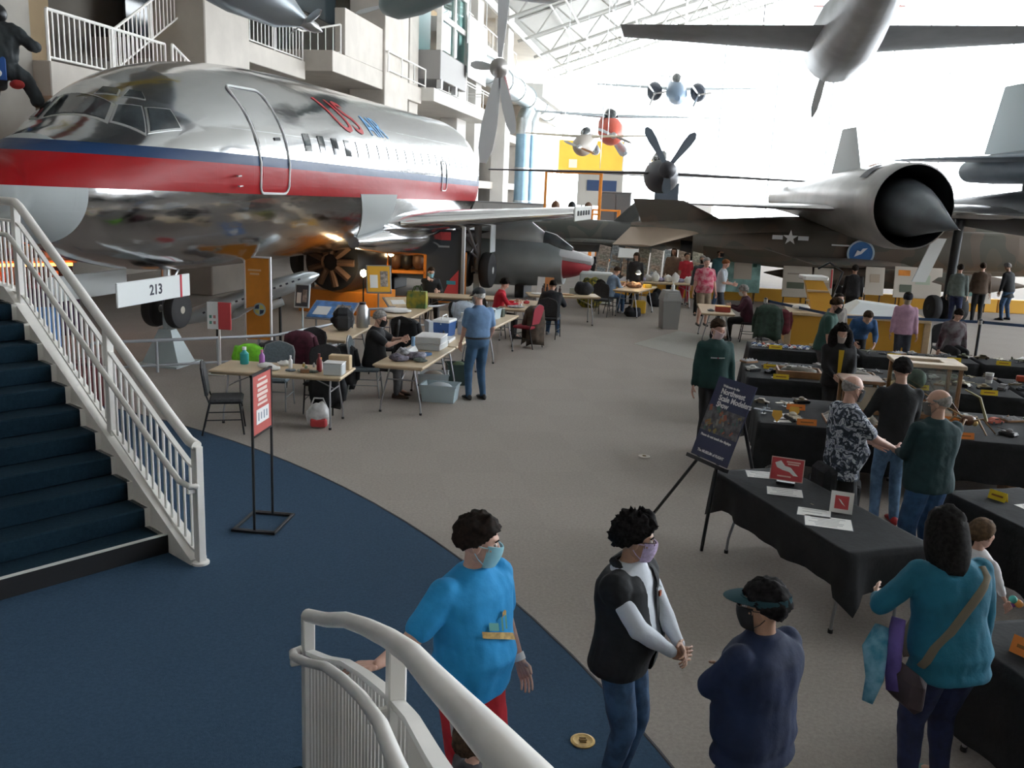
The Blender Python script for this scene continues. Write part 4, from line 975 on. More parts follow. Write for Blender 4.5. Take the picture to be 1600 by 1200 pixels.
# round engine exhibit on an orange stand with glowing lamps
t = thing('engine_exhibit', 'black round aircraft engine on an orange stand under the airliner', 'engine', (-4.4, 23.4, 0), R(-15))
MB().box((0, 0, .3), (2.2, 1.2, .6), ch=.02).build('stand', orange_paint, t)
M = Matrix.Translation((0, 0, 1.35)) @ Matrix.Rotation(R(90), 4, 'X')
MB().lathe([(.3, -.9), (.75, -.85), (.82, -.5), (.82, .5), (.72, .9), (.3, .95)], 26, M).build('cowling', dark_metal, t, True)
for k in range(9):
    a = 2 * math.pi * k / 9; MB().tube([(.2 * math.cos(a), -.98, 1.35 + .2 * math.sin(a)), (.62 * math.cos(a), -.92, 1.35 + .62 * math.sin(a))], .09, 8).build('cylinder', mat('engine_brown', (.14, .08, .05), .5, .4), t, True)
MB().lathe([(.02, -1.15), (.16, -1.05), (.2, -.85)], 14, M).build('hub', steel, t, True)
MB().box((-.95, -.3, 1.5), (.12, .5, 1.9), R(8), .02).build('pale_blade', white_print, t)
# orange racks with lamps
def rack(label, x, y, w, h, rz=0.0):
    t = thing('orange_rack', label, 'rack', (x, y, 0), rz)
    for sx in (-1, 1):
        for sy in (-.3, .3): MB().box((sx * w / 2, sy, h / 2), (.1, .1, h), ch=.01).build('upright', orange_paint, t)
    for z in (.15, h * .55, h - .05): MB().box((0, 0, z), (w, .7, .08), ch=.01).build('shelf', orange_paint, t)
    for k in range(3):
        MB().ell((-w * .3 + w * .3 * k, 0, h * .55 + .3), (.2, .22, .26), 12, 8).build('engine_part', dark_metal if k % 2 else MATS['engine_brown'], t, 'all')
    return t
rack('orange steel rack of engine parts beside the black engine', -3.1, 25.4, 1.1, 1.7)
rack('orange steel rack behind the yellow tilted panel', -1.95, 25.6, .9, 1.5)
rack('tall orange steel rack behind the silver fighter', 2.5, 43.5, 2.6, 4.3)
rack('small orange rack beside the dark cabinets', 4.2, 44.5, 1.3, 2.6)
for (x, y, z, lab) in ((-3.4, 24.3, 1.5, 'glowing workshop lamp over the orange engine rack'), (-3.75, 22.0, 1.15, 'glowing lamp in front of the black round engine')):
    t = thing('work_lamp', lab, 'lamp', (x, y, 0)); MB().tube([(0, 0, 0), (0, 0, z - .1)], .02, 8).build('pole', dark_metal, t); MB().ell((0, 0, z), (.08, .08, .09)).build('bulb', warm_bulb, t, 'all'); MB().lathe([(.15, 0), (.15, .02)], 14).build('foot', dark_metal, t)
# info panels
def panel(label, x, y, z, w, h, tilt, rz, face, trim=grey_tube, legs=2):
    t = thing('info_panel', label, 'info panel', (x, y, 0), rz)
    Mp = Matrix.Translation((0, 0, z)) @ Matrix.Rotation(R(tilt), 4, 'X')
    MB().box((0, 0, 0), (w + .06, h + .06, .03), ch=.006, M=Mp).build('frame', trim, t); f = MB().box((0, 0, .018), (w, h, .012), M=Mp).build('face', face, t)
    MB().box((-w * .22, -h * .1, .027), (w * .35, h * .5, .006), M=Mp).build('picture', paper, f); MB().box((w * .24, .0, .027), (w * .34, h * .6, .006), M=Mp).build('picture', mat('pic_brown', (.35, .30, .26), .6, var=.4, scale=12), f)
    for s in ((-1, 1) if legs == 2 else (0,)): MB().tube([(s * w * .4, 0, 0), (s * w * .4, 0, z - .02)], .02, 6).build('leg', trim, t)
    return t
panel('slanted blue information panel behind the low barrier', -3.55, 17.3, .85, .85, .55, 28, R(-12), blue_print)
panel('tilted yellow information panel behind the first tables', -3.1, 20.2, 1.2, .5, .62, 62, R(14), mat('panel_yellow', (.80, .42, .03), .6), legs=1)
panel('small dark framed panel beside the orange banner', -4.25, 17.8, 1.05, .26, .42, 80, R(-10), dark_print, MATS['pedestal_paint'], 1)
panel('long slanted wooden panel under the yellow panel', -2.45, 19.9, .75, .9, .35, 25, R(30), wood)
# tall dark poster
t = thing('tall_poster', 'tall dark poster stand with red heading behind the tables', 'poster', (-2.0, 24.6, 0), R(-4))
MB().box((0, 0, 1.2), (.95, .05, 1.95), ch=.008).build('board', dark_print, t); MB().box((.53, .0, 1.25), (.1, .12, 2.1), ch=.01).build('side_post', steel, t)
MB().box((-.12, -.03, 2.0), (.6, .01, .22)).build('heading', red_print, t); MB().prism([(-.02, .35), (.42, .35), (.42, 1.1), (.2, .85)], 0, .01, frame((0, -.036, 0), (1, 0, 0), (0, 0, 1), (0, -1, 0))).build('red_shape', red_print, t)
MB().box((.22, -.045, .75), (.25, .01, .1)).build('blue_line', mat('poster_blue', (.05, .35, .5), .6), t); MB().box((-.1, -.032, 1.72), (.5, .01, .05)).build('text_line', mat('poster_grey', (.3, .32, .34), .6), t); MB().box((0, 0, .05), (.9, .5, .1), ch=.01).build('foot', steel, t)
# warm shop front glimpsed through the stair railing
t = thing('shop_counter', 'warmly lit shop shelves with orange neon strip behind the stair railing', 'shop', (-10.9, 17.2, 0), R(38))
MB().box((0, .4, 1.2), (4.5, .1, 2.4)).build('back_panel', mat('shop_dark', (.05, .035, .05), .8), t); MB().box((0, 0, 1.5), (4.4, .7, .05)).build('shelf', oak, t); MB().box((0, 0, .5), (4.4, .8, 1.0), ch=.02).build('counter', mat('shop_purple', (.08, .04, .10), .7), t)
MB().tube([(-2.1, -.4, 1.45), (2.1, -.4, 1.45)], .03, 8).build('neon_tube', mat('neon_orange', (1.0, .22, .03), .5, emit=12), t)
random.seed(3)
for k in range(26):
    x = -2.0 + .16 * k; z = 1.53 if k % 2 else 1.03
    MB().box((x, -.05 - .1 * (k % 3), z + .13), (.1, .12, .26 - .05 * (k % 3)), ch=.01).build('goods', mat('goods_%d' % (k % 4), ((.8, .35, .1), (.7, .55, .35), (.5, .12, .06), (.35, .3, .4))[k % 4], .6), t)
MB().box((0, .2, 2.2), (4.0, .06, .06)).build('strip_light', warm_glow, t)
t = thing('post_sign', 'blue poster with a white picture behind the stair railing', 'poster', (-7.0, 13.1, 0), R(22))
MB().box((0, 0, .85), (.5, .03, .9), ch=.005).build('board', mat('poster_bright_blue', (.10, .28, .65), .6, var=.15, scale=6), t); MB().box((.02, -.02, .72), (.28, .01, .28)).build('picture', white_print, t); MB().box((0, .02, .2), (.06, .03, .4)).build('post', steel, t)
for k in range(5): MB().box((-.06 + .04 * k, -.03, .72), (.02, .006, .16 - .03 * (k % 2))).build('figure', mat('pic_violet', (.2, .12, .25), .6), t)
MB().box((0, 0, .02), (.4, .4, .04)).build('foot', steel, t)
t = thing('storage_crate', 'dark red storage crate on the floor behind the stairs', 'crate', (-6.0, 12.6, 0), R(15)); MB().box((0, 0, .3), (.5, .4, .6), ch=.02).build('body', mat('crate_red', (.22, .05, .05), .6), t); MB().box((0, 0, .62), (.54, .44, .04), ch=.01).build('lid', mat('crate_lid', (.12, .04, .05), .6), t)
# far cabinets, kiosk and boards
def cab(label, x, y, w, d, h, m, nm='cabinet', cat='cabinet', ndoor=2):
    t = thing(nm, label, cat, (x, y, 0), BR); MB().box((0, 0, h / 2), (w, d, h), ch=.02).build('body', m, t)
    for k in range(ndoor): MB().box((-w / 2 + w * (k + .5) / ndoor, -d / 2 - .01, h / 2), (w / ndoor - .06, .03, h - .16), ch=.006).build('door', m, t)
    MB().box((0, 0, h + .03), (w + .06, d + .06, .06), ch=.01).build('top', grey_tube, t)
    return t
cab('dark grey cabinet block behind the silver fighter', .95, 40.5, 1.6, .8, 2.5, mat('cabinet_dark', (.10, .10, .11), .6))
cab('tall dark grey cabinet beside the orange tower rack', 4.9, 46.5, 1.5, .9, 3.4, mat('cabinet_grey', (.15, .155, .16), .6))
cab('white service counter in front of the far glass wall', 8.2, 58, 5.5, 1.2, 1.3, white_wall, 'service_counter', 'counter', 5)
cab('pale kiosk block beside the far glass wall', 12.2, 66, 3.2, 2.0, 3.0, white_wall, 'kiosk', 'kiosk', 2)
cab('dark standing board block beside the pale kiosk', 9.9, 62.0, 1.6, .4, 4.2, dark_print, 'standing_board', 'board', 1)
cab('light grey wall unit under the far terraces', -1.4, 52, 6.0, 1.0, 2.6, mat('unit_grey', (.45, .45, .44), .7), 'wall_unit', 'cabinet', 5)
t = thing('kiosk_sign', 'cream kiosk sign board with a navy band', 'sign', (4.6, 53.0, 0), BR)
MB().box((0, 0, 3.6), (2.6, .2, 1.9), ch=.03).build('board', mat('sign_cream', (.60, .58, .53), .7), t); MB().box((.1, -.12, 3.8), (1.7, .03, .6)).build('navy_band', mat('sign_navy', (.05, .09, .2), .6), t)
for s in (-1, 1): MB().tube([(s, 0, 0), (s, 0, 2.7)], .06, 8).build('post', steel, t)
# row of tilted display boards
random.seed(5)
bcol = [mat('board_%d' % k, c, .6, var=.35, scale=14) for k, c in enumerate(((.42, .36, .30), (.36, .40, .42), (.45, .33, .24), (.40, .38, .30)))]
for k in range(8):
    t = thing('display_board', 'tilted picture board in the row behind the work tables', 'display board', (3.0 + .42 * k, 31.6 - .28 * k, 0), R(8 + k), group='row of tilted picture boards')
    Mp = Matrix.Translation((0, 0, 1.05)) @ Matrix.Rotation(R(58), 4, 'X') @ Matrix.Rotation(R(-14), 4, 'Z')
    MB().box((0, 0, 0), (.42, 1.15, .03), ch=.005, M=Mp).build('board', bcol[k % 4], t)
    for j in range(4): MB().box((0, -.4 + .26 * j, .02), (.3, .16, .01), M=Mp).build('picture', bcol[(k + j + 1) % 4], t)
    MB().tube([(0, .1, 0), (0, .1, 1.0)], .03, 6).build('leg', dark_metal, t)
# grey waste bin on the aisle
t = thing('waste_bin', 'grey square waste bin standing alone on the carpet', 'bin', (3.93, 22.75, 0), R(6))
binm = mat('bin_grey', (.27, .265, .255), .6)
MB().loft([[(-.20, -.20, 0), (.20, -.20, 0), (.20, .20, 0), (-.20, .20, 0)], [(-.23, -.23, .72), (.23, -.23, .72), (.23, .23, .72), (-.23, .23, .72)]]).build('body', binm, t)
MB().loft([[(-.25, -.25, .72), (.25, -.25, .72), (.25, .25, .72), (-.25, .25, .72)], [(-.24, -.24, .78), (.24, -.24, .78), (.24, .24, .78), (-.24, .24, .78)], [(-.18, -.18, .98), (.18, -.18, .98), (.18, .18, .98), (-.18, .18, .98)]]).build('hood', binm, t)
MB().box((0, -.225, .86), (.26, .02, .12)).build('flap', mat('bin_flap', (.33, .33, .32), .5), t)
bt = thing('spray_bottle', 'small white bottle standing on the grey waste bin', 'bottle', (3.98, 22.75, .98)); MB().lathe([(.04, 0), (.045, .02), (.045, .12), (.015, .15), (.015, .19)], 12).build('body', paper, bt, True); MB().box((0, 0, .2), (.05, .02, .03)).build('pump', white_print, bt)
# amber barrier wall with poster boards behind the pink-shirted man
t = thing('amber_barrier', 'long low amber barrier wall behind the aisle', 'plinth', (10.3, 30.0, 0), R(-3))
for k in range(9): MB().box((-6.4 + 1.6 * k, 0, .22), (1.56, .3, .44), ch=.015).build('panel', amber_paint, t)
def board(label, x, y, w, h, z0, rz, base, shapes):
    t = thing('poster_board', label, 'poster', (x, y, 0), rz)
    Mp = Matrix.Translation((0, 0, z0 + h / 2)) @ Matrix.Rotation(R(-8), 4, 'X')
    MB().box((0, 0, 0), (w, .04, h), ch=.006, M=Mp).build('board', base, t)
    for (sx, sz, sw, sh, m) in shapes: MB().box((sx * w, -.026, sz * h), (sw * w, .012, sh * h), M=Mp).build('print', m, t)
    for s in (-.4, .4): MB().tube([(s * w, .08, 0), (s * w, .05, z0 + h * .6)], .02, 6).build('leg', dark_metal, t)
    return t
sea = mat('map_sea', (.25, .45, .42), .6, var=.3, scale=3); cream = mat('poster_cream', (.62, .56, .48), .6)
board('map poster board with an orange edge behind the aisle', 7.2, 29.0, 1.25, 1.05, .38, R(-4), sea, [(-.42, .1, .12, .75, orange_paint), (.05, .15, .45, .5, cream), (.35, .33, .1, .1, mat('map_green', (.05, .15, .12), .6))])
board('cream poster board with a small dark photo', 9.0, 28.9, .9, 1.0, .30, R(-4), cream, [(-.05, -.12, .6, .2, mat('photo_dark', (.12, .14, .1), .6)), (0, .25, .7, .04, mat('text_brown', (.35, .3, .25), .6))])
board('cream poster board with a dark red edge', 9.85, 28.95, .6, .85, .42, R(-4), cream, [(.43, .1, .08, .7, red_print), (0, -.2, .6, .3, mat('pic_tan', (.5, .4, .3), .6))])
board('cream poster board beside the black standing person', 11.6, 29.2, .6, .9, .45, R(-4), cream, [(0, .1, .5, .3, mat('pic_tan', (.5, .4, .3), .6))])
board('wide cream poster board with orange and grey prints', 13.0, 29.2, 1.5, 1.0, .4, R(-4), cream, [(-.3, .3, .25, .18, orange_paint), (.1, .1, .3, .3, mat('pic_green', (.45, .52, .4), .6)), (-.25, -.2, .25, .25, mat('photo_dark', (.12, .14, .1), .6))])
board('cream poster board under the drone jet', 14.9, 29.4, 1.2, .9, .3, R(-4), cream, [(0, -.1, .6, .3, sea)])
# retractable belt barrier
post_m = mat('stanchion_dark', (.03, .035, .05), .4, .3)
SP = [(6.0, 21.5), (6.9, 18.9), (8.4, 19.1), (9.9, 19.0), (10.75, 18.6), (11.15, 17.9), (12.6, 18.4)]
for k, (x, y) in enumerate(SP):
    t = thing('stanchion_post', 'dark stanchion post of the blue belt barrier', 'stanchion', (x, y, 0), group='belt barrier posts')
    MB().lathe([(.17, 0), (.17, .02), (.05, .05), (.03, .06), (.03, .92), (.045, .93), (.045, 1.0), (.02, 1.02)], 16).build('post', post_m, t, True); MB().lathe([(.046, .9), (.046, .985)], 14).build('cap_ring', steel, t, True)
belt_m = mat('belt_blue', (.03, .07, .16), .6)
for k in range(len(SP) - 1):
    a, b = Vector((*SP[k], .95)), Vector((*SP[k + 1], .95)); d = (b - a)
    o = thing('barrier_belt', 'blue barrier belt stretched between two stanchion posts', 'belt', a, group='belts of the blue barrier')
    MB().loft([[d * (.04 + .92 * f) + Vector((0, 0, z)) + Vector((-d.y, d.x, 0)).normalized() * .002 * sg for z, sg in ((-.03, -1), (.03, -1), (.03, 1), (-.03, 1))] for f in (0, .5, 1)]).build('webbing', belt_m, o)
    MB().box((d.x * .05, d.y * .05, 0), (.04, .04, .07), math.atan2(d.y, d.x)).build('clip', dark_metal, o)
# parts crate platform: amber base with white roof-like model on top
t = thing('display_platform', 'amber wooden display platform with white sloped model roof', 'platform', (7.8, 20.7, 0), R(-12))
MB().box((0, 0, .4), (2.9, 1.7, .8), ch=.02).build('base', amber_paint, t)
for x in (-1.46, 0, 1.46): MB().box((x, -.87, .42), (.14, .06, .86), ch=.01).build('corner_post', wood, t)
MB().box((0, -.05, .84), (3.0, 1.85, .07), ch=.01).build('top_board', wood, t)
MB().loft([[(-.2, -.75, .88), (1.4, -.75, .88), (1.4, .75, .88), (-.2, .75, .88)], [(.1, -.3, 1.12), (1.0, -.3, 1.05), (1.0, .35, 1.05), (.1, .35, 1.12)]]).build('white_model', mat('model_white', (.72, .76, .78), .6), t)
MB().loft([[(-.95, -.5, .88), (-.35, -.5, .88), (-.35, .1, .88), (-.95, .1, .88)], [(-1.15, -.3, 1.55), (-.75, -.3, 1.55), (-.75, .15, 1.55), (-1.15, .15, 1.55)]]).build('amber_block', amber_paint, t)
MB().box((-.95, -.1, 1.6), (.55, .5, .1), R(10), .02).build('white_lid', paper, t)
for z in (1.1, 1.32): MB().box((-.85, -.4, z), (.5, .06, .05), ch=.01).build('ledge', wood, t)
MB().ell((-1.2, -.6, .95), (.2, .12, .07)).build('white_pad', paper, t, 'all')
MB().tube([(-.55, .1, .9), (-.3, .1, 1.75), (-.6, .1, 1.95), (-.85, .1, 1.8)], .03, 8).build('curved_arm', dark_metal, t, True)
# ------------------------------------------------------------------ folding tables
table_top_m = mat('table_laminate', (.60, .47, .31), .45, var=.06, scale=4)
edge_m = mat('table_edge', (.42, .32, .2), .5)
leg_m = mat('table_leg_grey', (.33, .33, .35), .35, .6)
def make_table(L=1.83, Wd=.76):
    t = thing('folding_table', 'x', 'table')
    MB().box((0, 0, .725), (L, Wd, .035), ch=.012).build('tabletop', table_top_m, t)
    MB().box((0, 0, .70), (L - .06, Wd - .06, .03)).build('apron', edge_m, t)
    for sx in (-1, 1):
        x = sx * (L / 2 - .2)
        for sy in (-1, 1):
            MB().tube([(x, sy * .18, .69), (x, sy * .22, .5), (x + sx * .03, sy * .30, .15), (x + sx * .03, sy * .31, .012)], .0135, 8).build('leg', leg_m, t, True)
            MB().lathe([(.02, 0), (.02, .03)], 8, c=(x + sx * .03, sy * .31, 0)).build('foot_cap', rubber, t)
        MB().tube([(x, -.22, .5), (x, .22, .5)], .011, 6).build('crossbar', leg_m, t, True)
        MB().tube([(x, 0, .5), (x - sx * .42, 0, .69)], .009, 6).build('brace', leg_m, t, True)
    return t
T0 = make_table(); first = [True]
TABLES = {}
def table(key, label, x, y, rz):
    if first[0]: o = T0; first[0] = False; o.location = (x, y, 0); o.rotation_euler = (0, 0, R(rz)); o['label'] = label
    else: o = dup(T0, (x, y, 0), R(rz), label)
    o['group'] = 'folding work tables'
    TABLES[key] = (x, y, R(rz)); return o
table('T1', 'light wood folding table with paint bottles and a red flask near the red sign', -3.15, 12.08, -5)
table('T2', 'light wood folding table with a black backpack on it', -3.05, 15.5, 84)
table('T3', 'light wood folding table in front of the seated man in black', -1.48, 13.5, 79)
table('T3b', 'light wood folding table with a blue cooler beside the man in the cap', -1.12, 15.38, 79)
table('T4', 'light wood folding table with a green shopping bag and white paper', -2.28, 18.45, 82)
table('T5', 'light wood folding table in front of the masked man under the dark poster', -1.35, 21.6, -4)
table('T6', 'light wood folding table with a clear tub behind the man in the cap', -.5, 17.75, 76)
table('T7', 'light wood folding table in front of the person in the red shirt', .10, 20.4, 81)
table('T8', 'light wood folding table with a black bag beside the silver fighter', 1.2, 22.85, 7)
table('T9', 'light wood folding table with a glowing desk lamp', 3.37, 25.3, 66)
table('T10', 'light wood folding table strewn with white papers by the tilted boards', 4.55, 27.55, 0)
table('T11', 'light wood folding table with red paint boxes beside the man in the pink shirt', 4.74, 21.15, 82)
def TP(key, a, b, z=.743):
    """point on a table: a along its length, b across"""
    x, y, r = TABLES[key]; return (x + a * math.cos(r) - b * math.sin(r), y + a * math.sin(r) + b * math.cos(r), z)

# ------------------------------------------------------------------ stacking chairs
chair_pad = mat('chair_pad', (.030, .032, .036), .75, var=.2, scale=30)
chair_blue = mat('chair_blue_grey', (.15, .19, .22), .8, var=.12, scale=40)
chair_red = mat('chair_red', (.30, .02, .04), .8)
def make_chair(pad, fr):
    t = thing('stacking_chair', 'x', 'chair')
    MB().box((0, 0, .46), (.44, .42, .06), ch=.022).build('seat', pad, t)
    # crowned backrest
    prof = [(-.20, .0), (.20, .0), (.215, .28), (.19, .36), (.10, .40), (0, .425), (-.10, .40), (-.19, .36), (-.215, .28)]
    M = Matrix.Translation((0, -.235, .54)) @ Matrix.Rotation(R(90 + 8), 4, 'X')
    MB().prism(prof, -.02, .02, M).build('backrest', pad, t)
    MB().tube([M @ Vector((p[0] * 1.05, p[1] * 1.02 - .01, 0)) for p in prof[1:]] + [M @ Vector((prof[0][0] * 1.05, -.01, 0))], .012, 6).build('back_frame', fr, t, True)
    for sx in (-1, 1):
        MB().tube([(sx * .2, .17, .44), (sx * .21, .22, .02)], .012, 8).build('leg', fr, t, True)
        MB().tube([M @ Vector((sx * .21, 0, 0)), (sx * .21, -.20, .44), (sx * .21, -.30, .02)], .012, 8).build('leg', fr, t, True)
    for z in (.22,): 
        for sx in (-1, 1): MB().tube([(sx * .207, .195, z), (sx * .21, -.25, z)], .008, 6).build('stretcher', fr, t, True)
    MB().tube([(-.2, .19, .3), (.2, .19, .3)], .008, 6).build('front_stretcher', fr, t, True)
    return t
CH = {'black': make_chair(chair_pad, dark_metal), 'blue': make_chair(chair_blue, mat('chair_frame_grey', (.35, .37, .38), .4, .5)), 'red': make_chair(chair_red, dark_metal)}
used = set()
def chair(kind, label, x, y, heading):
    """heading: 0 faces away from the viewer, 90 to the right"""
    if kind not in used: used.add(kind); o = CH[kind]; o.location = (x, y, 0); o.rotation_euler = (0, 0, R(-heading)); o['label'] = label
    else: o = dup(CH[kind], (x, y, 0), R(-heading), label)
    o['group'] = 'stacking chairs at the work tables'; return o
chair('black', 'black stacking chair standing at the end of the paint bottle table by the red sign', -3.72, 11.38, 75)
chair('blue', 'blue-grey padded stacking chair facing the paint bottle table', -3.45, 12.72, 180)
chair('black', 'black stacking chair with a dark jacket under the paint bottle table', -2.75, 12.62, 180)
chair('black', 'black stacking chair hidden under the maroon jacket', -3.35, 14.18, 200)
chair('blue', 'blue-grey stacking chair under the seated man in black', -2.28, 13.78, 88)
chair('black', 'black stacking chair with a dark coat between two light wood tables', -1.95, 16.4, 20)
chair('black', 'black stacking chair with a white bag slung over its back', -1.1, 18.7, 160)
chair('black', 'black stacking chair behind the black backpack table', -2.32, 15.62, 265)
chair('red', 'stacking chair with a red seat and a brown coat near the capped man', .25, 18.9, 300)
chair('black', 'black stacking chair under the person in the dark jacket', .80, 20.35, 15)
chair('black', 'empty black stacking chair with its back to the waste bin', 2.42, 24.5, 25)
chair('black', 'black stacking chair under the masked man at the dark poster', -2.15, 22.15, 175)
chair('black', 'black stacking chair under the person in the red shirt', -.45, 20.0, 75)
chair('black', 'black stacking chair under the person by the glowing lamp', 2.62, 25.3, 60)
chair('black', 'black stacking chair under the person in the maroon top', 5.55, 21.0, 280)
chair('black', 'black stacking chair with a green coat hung on it beside the belt barrier', 5.72, 20.05, 200)
chair('black', 'black stacking chair under the person in the maroon and grey hoodie', 8.85, 18.2, 190)

# ------------------------------------------------------------------ coats over chairs
def coat(name, label, x, y, z, w, d, h, m, rz=0.0, cat='jacket', seed=1):
    """garment draped over a chair back: folded sheet with wavy hem"""
    rnd = random.Random(seed); n = 18; rings = []
    for lev in range(9):
        f = lev / 8; ring = []
        for k in range(n):
            a = 2 * math.pi * k / n
            sq = 1 / max(abs(math.cos(a)), abs(math.sin(a)), .72)
            ww = w / 2 * (1.0 + .18 * (1 - f)) * (1 + .10 * math.sin(3 * a + seed) * (1 - f)); dd = d / 2 * (1.15 - .35 * f) * (1 + .22 * math.sin(5 * a + 2 * seed) * (1 - f))
            ring.append(Vector((ww * math.cos(a) * sq * (.8 if f > .9 else 1), dd * math.sin(a) * sq * (.5 if f > .9 else 1), h * f + (.07 * math.sin(4 * a + seed) if lev == 0 else 0) - (.03 if lev == 8 and abs(math.cos(a)) > .6 else 0))))
        rings.append(ring)
    o = thing(name, label, cat, (x, y, z), rz)
    MB().loft(rings).build('body', m, o, 'all')
    for s in (-1, 1): MB().tube([(s * w * .46, 0, h * .88), (s * w * .62, .04, h * .5), (s * w * .58, .06, h * .12)], [.06, .055, .05], 10).build('sleeve', m, o, 'all')
    return o
black_fab = mat('coat_black', (.016, .018, .022), .85, var=.3, scale=9, bump=.2, bscale=12)
coat('draped_jacket', 'maroon jacket draped over a chair behind the paint bottle table', -3.38, 14.02, .28, .46, .26, .68, mat('coat_maroon', (.085, .018, .035), .85, var=.3, scale=9, bump=.2, bscale=12), R(-15), seed=2)
coat('draped_jacket', 'bright lime green vest hanging behind the paint bottle table', -4.0, 13.35, .42, .34, .2, .42, mat('vest_lime', (.20, .62, .03), .8, var=.2, scale=8), R(12), seed=3)
coat('draped_jacket', 'dark grey coat hanging next to the lime green vest', -3.66, 13.45, .4, .34, .22, .48, mat('coat_grey', (.05, .05, .055), .85, var=.3, scale=9), R(0), seed=4)
coat('draped_jacket', 'black jacket hanging off the chair under the paint bottle table', -2.62, 12.40, .18, .36, .22, .5, black_fab, R(0), seed=5)
coat('draped_jacket', 'black coat hanging behind the seated man in black', -2.62, 13.72, .2, .3, .36, .62, black_fab, R(0), seed=6)
coat('draped_jacket', 'dark coat on the chair between the two light wood tables', -1.95, 16.18, .3, .42, .22, .62, black_fab, R(-20), seed=7)
coat('draped_jacket', 'brown coat hanging down from the red-seated chair', .42, 18.98, .12, .34, .3, .78, mat('coat_brown', (.07, .05, .035), .85, var=.3, scale=9), R(20), seed=8)
coat('draped_jacket', 'green coat hung over a chair beside the belt barrier', 5.67, 19.97, .3, .48, .3, .72, mat('coat_green', (.03, .055, .04), .85, var=.3, scale=9), R(-12), seed=9)
coat('draped_jacket', 'dark red jacket hung beside the green coat', 6.02, 20.08, .42, .3, .24, .5, mat('coat_red', (.12, .015, .025), .85, var=.3, scale=9), R(-12), seed=10)
coat('draped_jacket', 'white and blue jacket hung on the chair by the green bag table', -1.1, 18.9, .5, .36, .2, .45, mat('coat_pale', (.5, .58, .68), .8, var=.2, scale=9), R(10), seed=11)

# ------------------------------------------------------------------ things on the work tables
def bottle(label, p, h, r, m, cap_m, group=None, name='bottle', cat='bottle'):
    o = thing(name, label, cat, p, group=group)
    MB().lathe([(r * .9, 0), (r, .01), (r, h * .62), (r * .45, h * .76), (r * .4, h * .86)], 14).build('body', m, o, True)
    MB().lathe([(r * .5, h * .84), (r * .5, h), (.002, h)], 12).build('cap', cap_m, o, True); return o
clear_pl = mat('clear_plastic', (.62, .66, .68), .25, spec=.6); white_pl = mat('white_plastic', (.75, .76, .76), .4); teal_pl = mat('teal_plastic', (.03, .36, .36), .4)
bottle('tall teal tub with a white lid on the paint bottle table', TP('T1', -.62, .16), .24, .06, teal_pl, white_pl, name='wipes_tub', cat='tub')
bottle('violet and pink bottle beside the teal tub', TP('T1', -.36, .14), .22, .04, mat('violet_pl', (.35, .12, .4), .4), mat('pink_pl', (.6, .2, .3), .4))
bottle('small white squeeze bottle in the middle of the paint bottle table', TP('T1', .08, .05), .18, .028, white_pl, white_pl)
bottle('white bottle beside the wooden block on the paint bottle table', TP('T1', .50, .08), .17, .03, white_pl, mat('orange_cap', (.7, .3, .05), .5))
bottle('tall dark red flask on the paint bottle table', TP('T1', .52, -.06), .25, .037, mat('flask_red', (.22, .012, .02), .35), mat('flask_cap', (.1, .01, .015), .4), name='flask', cat='flask')
for k, (a, b) in enumerate(((.22, .2), (.3, .05), (.36, .22), (.58, .22))):
    bottle('small paint jar on the paint bottle table', TP('T1', a, b), .06, .022, mat('jar_%d' % k, ((.4, .3, .1), (.2, .3, .2), (.5, .5, .5), (.15, .2, .3))[k], .4), white_pl, 'paint jars on the first table', 'paint_jar', 'jar')
def box_item(name, label, cat, p, d, m, rz=0.0, lid=None, group=None):
    o = thing(name, label, cat, p, rz, group); MB().box((0, 0, d[2] / 2), d, ch=min(d) * .08).build('body', m, o)
    if lid: MB().box((0, 0, d[2] + .006), (d[0] * 1.03, d[1] * 1.03, .014), ch=.004).build('lid', lid, o)
    return o
def crumple(name, label, cat, p, d, m, seed=1, rz=0.0, group=None, amp=.35):
    """irregular soft heap"""
    mb = MB(); mb.ell((0, 0, d[2] * .45), (d[0] / 2, d[1] / 2, d[2] * .55), 16, 10)
    vs = []
    for v in mb.v:
        n_ = noise.noise(Vector((v[0] / d[0] * 3.5 + seed * 7.1, v[1] / d[1] * 3.5, v[2] / d[2] * 2 + seed)))
        vs.append((v[0] * (1 + amp * n_), v[1] * (1 + amp * n_), max(0.0, v[2] * (1 + amp * n_))))
    mb.v = vs; me = mb.build(name, m, None, 'all'); me.location = p; me.rotation_euler = (0, 0, rz); return tag(me, label, cat, group)
box_item('wooden_block', 'small wooden block box on the paint bottle table', 'box', TP('T1', .36, -.18), (.12, .08, .05), oak, R(10))
box_item('tool_box', 'pale tool box with a wooden rack at the end of the paint bottle table', 'tool box', TP('T1', .77, -.18), (.26, .2, .16), clear_pl, R(-5), white_pl)
box_item('wooden_rack', 'yellowish wooden rack behind the pale tool box', 'rack', TP('T1', .74, .2), (.3, .14, .2), wood, R(-5))
for k, (a, b, s) in enumerate(((-.25, -.02, 1), (-.05, .2, 2), (-.1, -.15, 3))): crumple('paper_heap', 'crumpled white paper on the paint bottle table', 'paper', TP('T1', a, b), (.2, .14, .07), paper, s, 0, 'crumpled papers on the first table')
for k in range(3): crumple('paint_palette', 'small dark clutter of parts on the paint bottle table', 'model parts', TP('T1', .15 + .16 * k, -.15), (.14, .1, .035), mat('clutter_%d' % k, ((.2, .25, .3), (.3, .32, .25), (.15, .17, .15))[k], .6, var=.4, scale=30), k + 4, 0, 'model parts on the first table')
